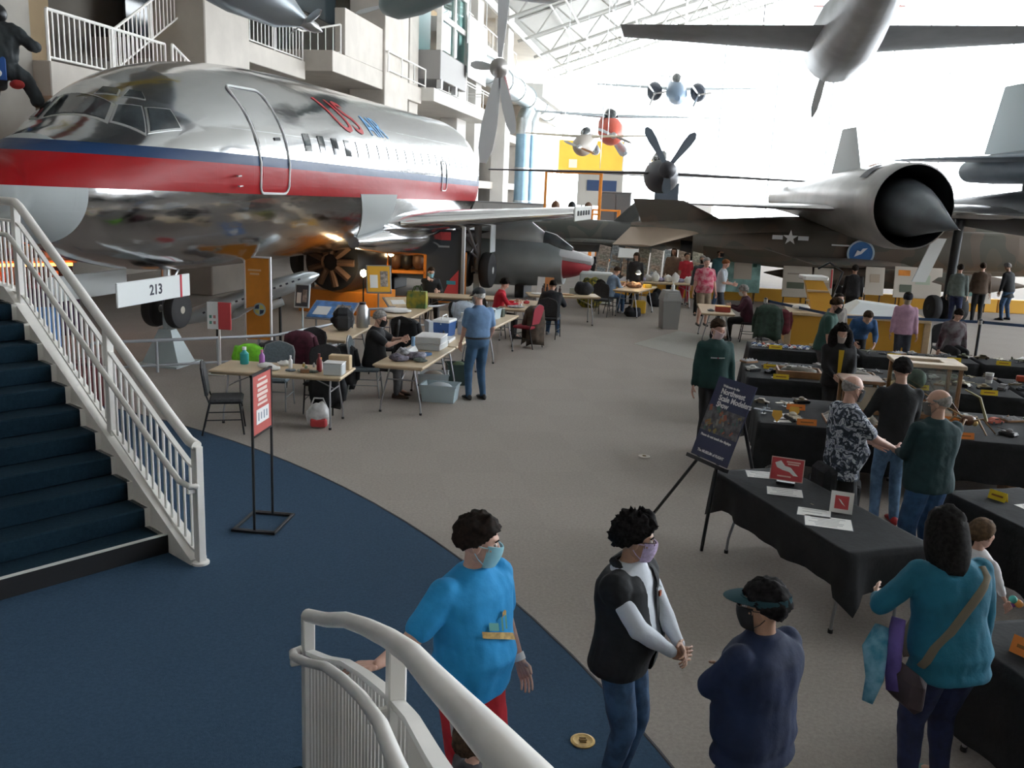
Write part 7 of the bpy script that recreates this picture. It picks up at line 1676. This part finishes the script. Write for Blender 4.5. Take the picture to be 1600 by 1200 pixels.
# dressed display figure hanging at the far left
o = thing('hanging_mannequin', 'dark hanging mannequin in flight suit with a red and blue harness', 'mannequin', (-8.1, 14.5, 4.35))
suit = mat('flight_suit', (.035, .045, .05), .7, var=.2, scale=6)
mb = MB(); mb.ell((0, 0, .75), (.30, .24, .40)); mb.ell((-.15, 0, .35), (.26, .2, .28)).cap((-.1, 0, .45), (-.22, .1, .1), .15, .12).cap((.1, 0, .45), (.35, .1, .25), .15, .12).cap((.35, .1, .25), (.5, .05, -.02), .12, .09).cap((.2, 0, 1.0), (.5, .1, .78), .12, .09).cap((-.2, 0, 1.0), (-.45, -.1, .85), .08, .06)
mm_ = remesh(mb, .02, 3); crease(mm_, .035, 7, 2.0); finish(mm_, 'suit', suit, o)
MB().ell((0, .02, 1.24), (.13, .14, .15)).build('helmet', dark_metal, o, 'all')
MB().box((.12, -.17, .5), (.1, .03, .5), R(20), .01).build('strap', mat('strap_blue', (.03, .12, .42), .6), o)
MB().ell((.3, -.12, .2), (.12, .06, .07)).build('pouch', mat('strap_red', (.5, .04, .04), .6), o, 'all')
MB().ell((.05, -.2, .35), (.07, .05, .06)).build('pack', paper, o, 'all')
MB().tube([(0, 0, 1.3), (0, 0, 13)], .01, 4).build('suspension_wire', steel, o)
# ------------------------------------------------------------------ black cloth display tables
def cloth(label, x, y, rz, L, Wd, drop, seed=1, group=None, z=.75, corner=.10):
    """tablecloth: flat top with softly waving skirts and longer corner points"""
    rnd = random.Random(seed); a, b = L / 2, Wd / 2
    per = []
    nL, nW = max(8, int(L / .08)), max(6, int(Wd / .08))
    for k in range(nL): per.append((-a + 2 * a * k / nL, -b, 0, -1))
    for k in range(nW): per.append((a, -b + 2 * b * k / nW, 1, 0))
    for k in range(nL): per.append((a - 2 * a * k / nL, b, 0, 1))
    for k in range(nW): per.append((-a, b - 2 * b * k / nW, -1, 0))
    rings = [[Vector((px * .02, py * .02, z + .002)) for px, py, _, _ in per], [Vector((px * .97, py * .97, z + .002)) for px, py, _, _ in per]]
    s = 0.0
    for lev in range(7):
        f = lev / 6; ring = []
        for i, (px, py, nx, ny) in enumerate(per):
            t = i * .08; cn = min(1, max(0, 1 - (min(abs(abs(px) - a), 1) + min(abs(abs(py) - b), 1)) / .16))
            w = (.028 * math.sin(t * 9 + seed) + .020 * math.sin(t * 17 + 2 * seed)) * f ** 1.3 + .012 + .03 * cn * f
            l = math.hypot(px, py) or 1; nx2, ny2 = (nx + cn * px / l, ny + cn * py / l)
            ring.append(Vector((px + nx2 * w, py + ny2 * w, z - drop * f - corner * cn * f - .012 * math.sin(t * 5 + seed) * f)))
        rings.append(ring)
    o = MB().loft(rings, False).build('tablecloth', black_cloth, None, 'all'); o.location = (x, y, 0); o.rotation_euler = (0, 0, rz)
    return tag(o, label, 'tablecloth', group)
DT = {}
def display_table(key, name, x, y, rz, L=1.83, Wd=.76, drop=.42, seed=1, group=None):
    t = dup(T0, (x, y, 0), R(rz), 'folding table under ' + name); t['group'] = group or 'tables under black cloths'
    t.scale = ((L - .02) / 1.83, (Wd - .02) / .76, .985)
    c = cloth('black cloth over ' + name, x, y, R(rz), L, Wd, drop, seed, group and group.replace('tables', 'cloths')); DT[key] = (x, y, R(rz)); return c
def DP(key, a, b, z=.753):
    x, y, r = DT[key]; return (x + a * math.cos(r) - b * math.sin(r), y + a * math.sin(r) + b * math.cos(r), z)
display_table('R1', 'the paper-strewn table beside the easel', 2.60, 7.28, -73, 1.98, .74, .34, 3)
display_table('R2', 'the table with a yellow tent card and papers', 4.62, 6.95, -76, 1.95, .80, .55, 4)
display_table('R3', 'the table with an orange tent card and grey model jets', 3.33, 4.24, -78, 1.95, .76, .60, 5)
A11 = R(-11); ra = Vector((math.cos(A11), math.sin(A11), 0)); rd = Vector((-ra.y, ra.x, 0))
def row(key, name, ox, oy, n, rows, drop, group):
    for i in range(n):
        for j in range(rows):
            p = Vector((ox, oy, 0)) + ra * (.925 + 1.90 * i) + rd * (.385 + .77 * j)
            t = dup(T0, (p.x, p.y, 0), R(-11), 'folding table hidden under ' + name); t['group'] = group; t.scale = (.985, .97, .985)
            DT['%s%d%d' % (key, i, j)] = (p.x, p.y, R(-11))
        p = Vector((ox, oy, 0)) + ra * (.925 + 1.90 * i) + rd * (.385 * rows)
        cloth('black cloth over ' + name, p.x, p.y, R(-11), 1.80, .76 * rows, drop, i + len(key), group.replace('tables', 'cloths'))
row('A', 'the front row of model tables', 2.86, 10.1, 3, 2, .48, 'tables of the front model row')
row('B', 'the middle row of model tables', 3.40, 12.8, 3, 2, .48, 'tables of the middle model row')
row('C', 'the back row of model tables', 4.12, 15.5, 3, 1, .48, 'tables of the back model row')
# ------------------------------------------------------------------ papers, tent cards
def sheet(label, p, w, h, rz, lines=4, m=paper, group=None, dark=True):
    o = thing('paper_sheet', label, 'paper', p, rz, group); MB().box((0, 0, .0015), (w, h, .003)).build('sheet', m, o)
    if dark: MB().box((0, 0, .0005), (w + .012, h + .012, .001)).build('backing', mat('clip_dark', (.02, .03, .05), .5), o)
    for k in range(lines): MB().box((-w * .05 * (k % 2), h * (.34 - .68 * k / max(1, lines - 1)), .0036), (w * (.75 - .15 * (k % 3)), h * .035, .001)).build('print_line', mat('print_grey', (.35, .35, .37), .8), o)
    return o
def tent(label, p, w, h, rz, m, group=None, marks=True):
    o = thing('tent_card', label, 'sign', p, rz, group)
    s = h * .32
    MB().loft([[(-w / 2, -s, 0), (w / 2, -s, 0), (w / 2, -s + .003, 0), (-w / 2, -s + .003, 0)], [(-w / 2, -.0015, h), (w / 2, -.0015, h), (w / 2, .0015, h), (-w / 2, .0015, h)]]).build('front', m, o); MB().loft([[(-w / 2, s - .003, 0), (w / 2, s - .003, 0), (w / 2, s, 0), (-w / 2, s, 0)], [(-w / 2, -.0015, h), (w / 2, -.0015, h), (w / 2, .0015, h), (-w / 2, .0015, h)]]).build('back', m, o)
    if marks:
        Mt = frame((0, -s * .5 - .003, h * .5), (1, 0, 0), (0, s, h), (0, -h, s)); MB().box((0, 0, 0), (w * .66, h * .2, .002), M=Mt).build('print_line', mat('print_brown', (.30, .12, .03), .8), o)
    return o
yellow_card = mat('card_yellow', (.78, .56, .02), .6); orange_card = mat('card_orange', (.80, .24, .04), .6)
sheet('white printed sheet near the easel end of the paper-strewn table', DP('R1', -.80, .02), .30, .21, R(-8), 5)
sheet('white printed sheet in front of the red show sign', DP('R1', -.32, -.06), .30, .22, R(-14), 4)
sheet('white sheet with a small red picture beside the white tent card', DP('R1', .20, -.12), .26, .20, R(-20), 3)
sheet('big white printed sheet at the near end of the paper-strewn table', DP('R1', .42, -.14), .36, .26, R(-16), 6)
o = thing('table_sign', 'red sign with a white winged figure on the paper-strewn table', 'sign', DP('R1', -.52, .08), R(-22))
Mt = Matrix.Translation((0, 0, .14)) @ Matrix.Rotation(R(-12), 4, 'X'); MB().box((0, 0, 0), (.29, .01, .21), M=Mt).build('frame', mat('frame_pink', (.62, .42, .38), .5), o); MB().box((0, -.006, 0), (.275, .006, .195), M=Mt).build('panel', mat('sign_red', (.52, .05, .06), .5), o)
MB().prism([(-.11, .05), (-.06, .075), (-.02, .03), (.03, .02), (.07, -.02), (.10, -.05), (.06, -.05), (.02, -.02), (-.04, -.01), (-.09, .01)], 0, .003, Mt @ frame((0, -.0095, 0), (1, 0, 0), (0, 0, 1), (0, -1, 0))).build('winged_figure', white_print, o)
for (xx, zz, w) in ((.05, .07, .12), (.05, .05, .10), (-.02, -.065, .12)): MB().box((xx, -.011, zz), (w, .003, .012), M=Mt).build('print_line', mat('sign_line', (.75, .5, .45), .6), o)
MB().box((0, .02, .015), (.16, .10, .02)).build('foot', dark_metal, o)
o = tent('white tent card with a red square on the paper-strewn table', DP('R1', .20, .14), .18, .17, R(-22), paper, marks=False)
Mt = frame((0, -.17 * .32 * .5 - .002, .085), (1, 0, 0), (0, .32, 1), (0, -1, .32)); MB().box((0, 0, 0), (.11, .11, .002), M=Mt).build('red_square', mat('sign_red', (.52, .05, .06), .5), o); MB().prism([(-.03, .03), (-.01, .02), (.03, -.03), (.0, -.01)], .001, .003, Mt).build('white_mark', white_print, o)
tent('yellow tent card near the corner of the papers table', DP('R2', -.70, -.10), .16, .08, R(-60), yellow_card)
sheet('white printed sheet behind the yellow tent card', DP('R2', -.42, .06), .30, .21, R(-72), 5)
sheet('second white sheet beyond the yellow tent card', DP('R2', -.15, .04), .30, .21, R(-70), 5)
tent('orange tent card at the edge of the grey model jets', DP('R3', -.55, -.18), .20, .10, R(-58), orange_card)

# ------------------------------------------------------------------ scale models
MC = {}
def mc(col):
    k = tuple(round(c, 3) for c in col)
    if k not in MC: MC[k] = mat('model_paint_%d' % len(MC), col, .5, var=.15, scale=30)
    return MC[k]
def mplane(label, p, s, rz, col, group, stand=.0):
    o = thing('model_airplane', label, 'model airplane', p, rz, group); m = mc(col)
    z = .05 * s / .25 + stand
    body('fuselage', [(-s * .5, .004, z + .004, z - .004), (-s * .4, s * .05, z + s * .05, z - s * .05), (-s * .1, s * .06, z + s * .07, z - s * .05), (s * .3, s * .03, z + s * .05, z - s * .02), (s * .5, .004, z + s * .04, z)], m, o, 10)
    wb_ = MB()
    wb_.loft([[Vector((-s * .2 + .03 * s * abs(t) * 8 * .25, t * s * .5, z - .002)), Vector((s * .08 + .02 * abs(t) * s, t * s * .5, z - .002)), Vector((s * .08 + .02 * abs(t) * s, t * s * .5, z + .004)), Vector((-s * .2 + .06 * s * abs(t), t * s * .5, z + .004))] for t in (-1, 0, 1)])
    wb_.build('wing', m, o); MB().prism([(s * .32, -s * .18), (s * .45, -s * .18), (s * .45, s * .18), (s * .32, s * .18)], z + .005, z + .012).build('tail_plane', m, o)
    MB().loft([[(s * .3, -.003, z), (s * .48, -.003, z), (s * .48, .003, z), (s * .3, .003, z)], [(s * .42, -.002, z + s * .2), (s * .5, -.002, z + s * .2), (s * .5, .002, z + s * .2), (s * .42, .002, z + s * .2)]]).build('tail_fin', m, o)
    MB().tube([(0, 0, 0), (0, 0, z)], .006, 5).build('stand', dark_metal, o); MB().box((0, 0, .003), (s * .3, s * .2, .006)).build('base', dark_metal, o); return o
def mtank(label, p, s, rz, col, group):
    o = thing('model_tank', label, 'model tank', p, rz, group); m = mc(col)
    MB().loft([[(-s * .5, -s * .18, .02), (s * .5, -s * .18, .02), (s * .5, s * .18, .02), (-s * .5, s * .18, .02)], [(-s * .42, -s * .2, s * .26), (s * .4, -s * .2, s * .26), (s * .4, s * .2, s * .26), (-s * .42, s * .2, s * .26)]]).build('hull', m, o)
    for y in (-1, 1): MB().prism([(-s * .45, 0), (s * .45, 0), (s * .52, s * .12), (s * .44, s * .2), (-s * .44, s * .2), (-s * .52, s * .12)], 0, s * .12, frame((0, y * s * .26 + (s * .06 if y < 0 else -s * .06) - y * 0, 0), (1, 0, 0), (0, 0, 1), (0, -1, 0)) @ Matrix.Translation((0, 0, -s * .06 * 0))).build('track', dark_metal, o)
    MB().lathe([(s * .2, s * .26), (s * .2, s * .36), (s * .12, s * .42), (.002, s * .42)], 10).build('turret', m, o, True); MB().tube([(-s * .15, 0, s * .34), (-s * .75, 0, s * .37)], s * .03, 6).build('gun', m, o); return o
def mcar(label, p, s, rz, col, group):
    o = thing('model_car', label, 'model car', p, rz, group); m = mc(col)
    MB().loft([[(x, -w * s, z0 * s), (x, w * s, z0 * s), (x, w * s, z1 * s), (x, -w * s, z1 * s)] for x, w, z0, z1 in ((-s * .5, .17, .08, .16), (-s * .2, .2, .06, .22), (-s * .1, .17, .06, .36), (s * .22, .17, .06, .36), (s * .38, .2, .06, .24), (s * .5, .17, .08, .2))]).build('body', m, o)
    for x in (-.3, .3):
        for y in (-.2, .2): MB().tube([(x * s, (y - .02) * s, .08 * s), (x * s, (y + .02) * s, .08 * s)], .085 * s, 10).build('wheel', rubber, o)
    MB().box((.06 * s, 0, .30 * s), (.28 * s, .35 * s, .07 * s)).build('glasshouse', cockpit_glass, o); return o
def mship(label, p, s, rz, col, group):
    o = thing('model_ship', label, 'model ship', p, rz, group); m = mc(col)
    MB().loft([[(x, -w * s * .6, 0), (x, w * s * .6, 0), (x, w * s, h * s), (x, -w * s, h * s)] for x, w, h in ((-s * .5, .005, .14), (-s * .35, .07, .11), (0, .09, .09), (s * .35, .08, .1), (s * .5, .04, .12))]).build('hull', m, o)
    MB().box((s * .05, 0, .14 * s), (.3 * s, .1 * s, .1 * s)).build('deckhouse', mc((.45, .45, .45)), o); MB().tube([(-s * .05, 0, .1 * s), (-s * .05, 0, .42 * s)], .008 * s, 5).build('mast', dark_metal, o); MB().tube([(s * .12, 0, .18 * s), (s * .14, 0, .3 * s)], .03 * s, 8).build('funnel', m, o); return o
def mdio(label, p, s, rz, col, group, seed=1):
    """scenic base with rough ground and a wreck"""
    o = thing('model_diorama', label, 'diorama', p, rz, group)
    MB().box((0, 0, .015), (s, s * .7, .03), ch=.004).build('base', oak, o)
    n = 12; g = [[Vector((-s * .48 + s * .96 * i / n, -s * .33 + s * .66 * j / n, .03 + (0 if i in (0, n) or j in (0, n) else max(0, .10 * s * (noise.noise(Vector((i * .5 + seed * 3, j * .5, seed))) + .55))))) for j in range(n + 1)] for i in range(n + 1)]
    MB().loft(g, False, False).build('terrain', mc(col), o, 'all')
    MB().box((s * .1, 0, .11 * s), (s * .34, s * .14, s * .08), R(20 + 40 * seed), .01).build('wreck', mc((.07, .065, .055)), o); MB().tube([(-s * .25, .05, .08 * s), (-s * .2, .0, .3 * s)], .008, 5).build('post', oak, o); return o
pal = [(.08, .09, .05), (.30, .31, .32), (.16, .13, .08), (.42, .42, .40), (.05, .07, .10), (.24, .20, .12), (.10, .14, .10), (.45, .10, .06), (.50, .46, .36), (.12, .12, .13)]
pname = ['olive green', 'grey', 'brown', 'pale grey', 'dark blue', 'sand brown', 'dark green', 'red', 'cream', 'black']
rnd = random.Random(21)
rows_ = (('A', 3, 2, 'front', orange_card, 'orange'), ('B', 3, 2, 'middle', yellow_card, 'yellow'), ('C', 3, 1, 'back', yellow_card, 'yellow'))
for key, n, rows2, nm, card, cn in rows_:
    for j in range(rows2):
        for i in range(n):
            kt = '%s%d%d' % (key, i, j)
            for q in range(7):
                a = -.80 + .265 * q + rnd.uniform(-.03, .03); b = rnd.uniform(-.20, .22)
                c = rnd.randrange(len(pal)); kind = rnd.choice('ptctdsppt'); s = rnd.uniform(.17, .25); rz = rnd.uniform(-1.2, 1.2) + (0 if rnd.random() < .6 else math.pi)
                if (kt == 'A10' and q in (0, 1, 2)) or (kt == 'A11' and q in (0, 1)) or (kt == 'A01' and q in (3, 4, 5, 6)) or (kt == 'A00' and q in (2, 3, 4)) or (kt == 'B00' and q > 1) or (kt == 'C00' and q < 4): continue
                grp = 'scale models on the %s row of tables' % nm
                kinds = {'p': ('airplane', mplane), 't': ('tank', mtank), 'c': ('car', mcar), 's': ('ship', mship)}
                if kind == 'd': mdio('small %s scenic diorama on the %s row of model tables' % (pname[c], nm), DP(kt, a, b), .24, rz * .2, pal[c], grp, q + i)
                else: kinds[kind][1]('small %s model %s on the %s row of model tables' % (pname[c], kinds[kind][0], nm), DP(kt, a, b), s, rz + A11, pal[c], grp)
            for q in range(2 if (j == 0 or rows2 == 1) else 1):
                tent('%s tent card on the %s row of model tables' % (cn, nm), DP(kt, -.5 + .9 * q + rnd.uniform(-.15, .15), -.31), .22, .07, A11 + rnd.uniform(-.1, .1), card, '%s tent cards of the %s row' % (cn, nm))
            if j == 0: sheet('small white data sheet on the %s row of model tables' % nm, DP(kt, rnd.uniform(-.7, .7), -.2), .18, .12, A11 + rnd.uniform(-.3, .3), 3, group='data sheets of the %s row' % nm)
# bright jumble of little models at the left end of the back row
for q in range(26):
    c = ((.7, .72, .74), (.15, .25, .5), (.7, .7, .68), (.6, .15, .1), (.62, .64, .66), (.1, .12, .3))[q % 6]
    mcar('tiny %s model car in the jumble at the end of the back row' % ('white', 'blue', 'off-white', 'red', 'silver', 'navy')[q % 6], DP('C00', -.82 + .075 * (q % 13) + .01 * (q % 3), -.15 + .2 * (q // 13) + .05 * (q % 2)), .10, rnd.uniform(-1, 1), c, 'tiny model cars at the end of the back row')
# brown spider-legged model with long poles
o = thing('pole_model', 'brown lacquered model with long bamboo poles in the front row', 'model', DP('A10', -.45, .02), R(10))
MB().ell((0, 0, .14), (.09, .07, .06)).build('body', mat('lacquer', (.14, .06, .03), .3), o, 'all'); MB().ell((.05, -.05, .12), (.035, .03, .035)).build('bell', brass, o, 'all')
for a, r, h in ((20, .28, .02), (80, .22, .05), (150, .3, .02), (215, .25, .012), (290, .24, .02), (335, .3, .012)): MB().tube([(0, 0, .13), (r * .5 * math.cos(R(a)), r * .5 * math.sin(R(a)), .17), (r * math.cos(R(a)), r * math.sin(R(a)), h)], [.016, .013, .008], 6).build('leg', mat('bamboo', (.32, .20, .09), .5), o, True)
MB().tube([(-.02, .02, .16), (-.62, .3, .50)], [.012, .007], 6).build('pole', MATS['bamboo'], o, True); MB().tube([(.25, .02, .12), (.2, .12, .38), (.05, .2, .46)], [.018, .014, .008], 6).build('pole', mat('bamboo_green', (.28, .26, .10), .5), o, True); MB().tube([(-.05, .05, .16), (-.2, .2, .42)], [.008, .005], 6).build('pole', MATS['lacquer'], o, True)
# distinctive models in the middle and back rows
o = thing('model_train', 'long red model train car on the middle row', 'model train', DP('B21', -.45, .12), A11 - .1); MB().box((0, 0, .06), (.5, .08, .09), ch=.012).build('body', mat('train_red', (.45, .06, .03), .5), o); MB().box((0, 0, .015), (.46, .06, .02)).build('chassis', dark_metal, o)
o = thing('model_airship', 'cream and olive model airship on the middle row', 'model', DP('B20', -.35, .1), A11 - .3); body('hull', [(-.28, .01, .1, .08), (-.2, .06, .15, .02), (0, .08, .17, .0), (.2, .05, .14, .03), (.32, .01, .1, .08)], mc((.45, .38, .16)), o, 14); MB().box((.2, 0, .09), (.1, .2, .01)).build('fin', mc((.40, .40, .36)), o); MB().box((0, 0, .003), (.2, .1, .006)).build('base', dark_metal, o)
o = thing('paper_cup', 'white paper cup with dark print on the middle row', 'cup', DP('B11', .75, -.1), 0); MB().lathe([(.045, 0), (.06, .15), (.056, .15), (.042, .01), (.001, .01)], 18).build('wall', paper, o, True); MB().lathe([(.0505, .05), (.0565, .11)], 18, cap=False).build('print_band', mat('cup_print', (.4, .36, .38), .7), o, True)
for k, (a, b, rz) in enumerate(((-.10, .16, .4), (.34, .18, .2))):
    o = thing('model_delta_jet', 'shiny white delta-winged model jet on the back row', 'model airplane', DP('C20', a, b), rz, 'white delta jets'); MB().prism([(-.2, 0), (.12, -.16), (.16, 0), (.12, .16)], .06, .07).build('delta_wing', white_print, o); body('fuselage', [(-.26, .004, .07, .06), (-.1, .02, .09, .05), (.16, .02, .09, .05)], white_print, o, 8); MB().box((0, 0, .03), (.04, .02, .06)).build('stand', dark_metal, o)
# wooden display cases
def vitrine(label, p, w, d, h, rz, hole=True, panel_=False):
    o = thing('display_case', label, 'display case', p, rz); pw = .045
    MB().box((0, 0, .03), (w, d, .06), ch=.006).build('base', oak, o)
    for sx in (-1, 1):
        for sy in (-1, 1): MB().box((sx * (w / 2 - pw / 2), sy * (d / 2 - pw / 2), h / 2), (pw, pw, h), ch=.005).build('corner_post', oak, o)
    if hole:
        for sy in (-1, 1): MB().box((0, sy * (d / 2 - .05), h), (w + .06, .17, .05), ch=.008).build('top_frame', lightwood, o)
        for sx in (-1, 1): MB().box((sx * (w / 2 - .08), 0, h), (.22, d - .26, .05), ch=.008).build('top_frame', lightwood, o)
    else: MB().box((0, 0, h), (w + .04, d + .04, .04), ch=.008).build('lid', oak, o)
    gm = glass_mat('case_glass', (.9, .93, .92), .10)
    for sy in (-1, 1): MB().box((0, sy * (d / 2 - .02), h / 2), (w - .09, .004, h - .12)).build('glass_pane', gm, o)
    for sx in (-1, 1): MB().box((sx * (w / 2 - .02), 0, h / 2), (.004, d - .09, h - .12)).build('glass_pane', gm, o)
    if panel_: MB().box((0, -d / 2 - .004, h * .5), (w * .8, .01, h * .72)).build('cream_panel', mat('case_panel', (.50, .44, .34), .7), o)
    MB().ell((0, 0, .10), (w * .3, d * .28, .07)).build('scenery', mc((.07, .09, .06)), o, 'all'); MB().tube([(-.1, 0, .1), (-.08, .02, h * .7)], .012, 6).build('tree_stem', oak, o); MB().ell((-.08, .02, h * .66), (.12, .1, .13)).build('tree_crown', mc((.05, .09, .05)), o, 'all'); return o
vitrine('tall wooden display case with an open framed top and green scenery inside', DP('A11', -.80, .02), .74, .52, .66, A11)
vitrine('low wooden display case with a cream front panel', DP('A01', .36, -.05), .46, .40, .40, A11, False, True)
mdio('large rough brown battlefield diorama at the left end of the front row', DP('A00', .18, .05), .62, A11, (.13, .11, .085), 'scale models on the front row of tables', 4)
for k, (kt, a, lab) in enumerate((('B00', -.15, 'dark wooden framed diorama at the left end of the middle row'), ('B00', .62, 'dark wooden framed diorama beside the first on the middle row'))):
    o = thing('framed_diorama', lab, 'diorama', DP(kt, a, .05), A11)
    for s in (-1, 1): MB().box((0, s * .2, .05), (.62, .03, .10), ch=.005).build('side_board', oak, o); MB().box((s * .3, 0, .05), (.03, .4, .10), ch=.005).build('end_board', oak, o)
    MB().ell((0, 0, .075), (.27, .17, .07)).build('scenery', mc((.09, .08, .06)), o, 'all')
    for q in range(3): MB().box((-.15 + .15 * q, .03 * (q - 1), .12), (.07, .05, .06), R(30 * q), .008).build('ruin', mc((.16, .15, .13)), o)
    for s in (-1, 1): sheet('white note card tilted on a dark framed diorama', DP(kt, a + s * .34, -.2), .09, .15, A11 + .5 * s, 2, group='note cards on the framed dioramas')
for k in range(3): sheet('white leaflet at the left end of the front row', DP('A00', -.62, -.22 + .17 * k), .17, .11, A11 + .2, 2, group='leaflets at the left end of the front row')
for k, (a, b) in enumerate(((-.48, -.02), (-.70, -.30))): o = thing('gold_badge', 'gold shield badge at the left end of the front row', 'badge', DP('A00', a, b), A11, 'gold badges'); MB().prism([(-.05, .06), (.05, .06), (.06, 0), (0, -.08), (-.06, 0)], 0, .10, Matrix.Translation((0, 0, .08)) @ Matrix.Rotation(R(70), 4, 'X') @ Matrix.Scale(.08, 4, (0, 0, 1))).build('shield', mat('badge_gold', (.62, .35, .05), .4, .3), o); MB().box((0, .0, .004), (.06, .06, .008)).build('foot', dark_metal, o)
# grey model jets on the nearest table
for q in range(9): mplane('pale grey model jet in the row on the table with the orange tent card', DP('R3', -.66 + .15 * q, .02 + .22 * (q % 2)), .20, R(-160), (.50, .54, .54), 'pale grey model jets')
box_item('yellow_tin', 'small yellow tin beside the orange tent card', 'tin', DP('R3', -.28, -.10), (.07, .07, .05), mat('tin_yellow', (.55, .40, .04), .5))
# loose goods under the tables
for (x, y, lab, col) in ((5.9, 9.9, 'cardboard box on the floor under the front row of model tables', (.30, .15, .07)), (6.5, 9.7, 'pale plastic box on the floor under the front row of model tables', (.45, .45, .45))): box_item('storage_box', lab, 'box', (x, y, 0), (.4, .3, .26), mc(col), A11)
box_item('dark_case', 'black case standing on the floor behind the patterned shirt', 'case', (3.55, 9.35, 0), (.55, .3, .34), black_fab, R(-20))
bpy.data.scenes.remove(WS)
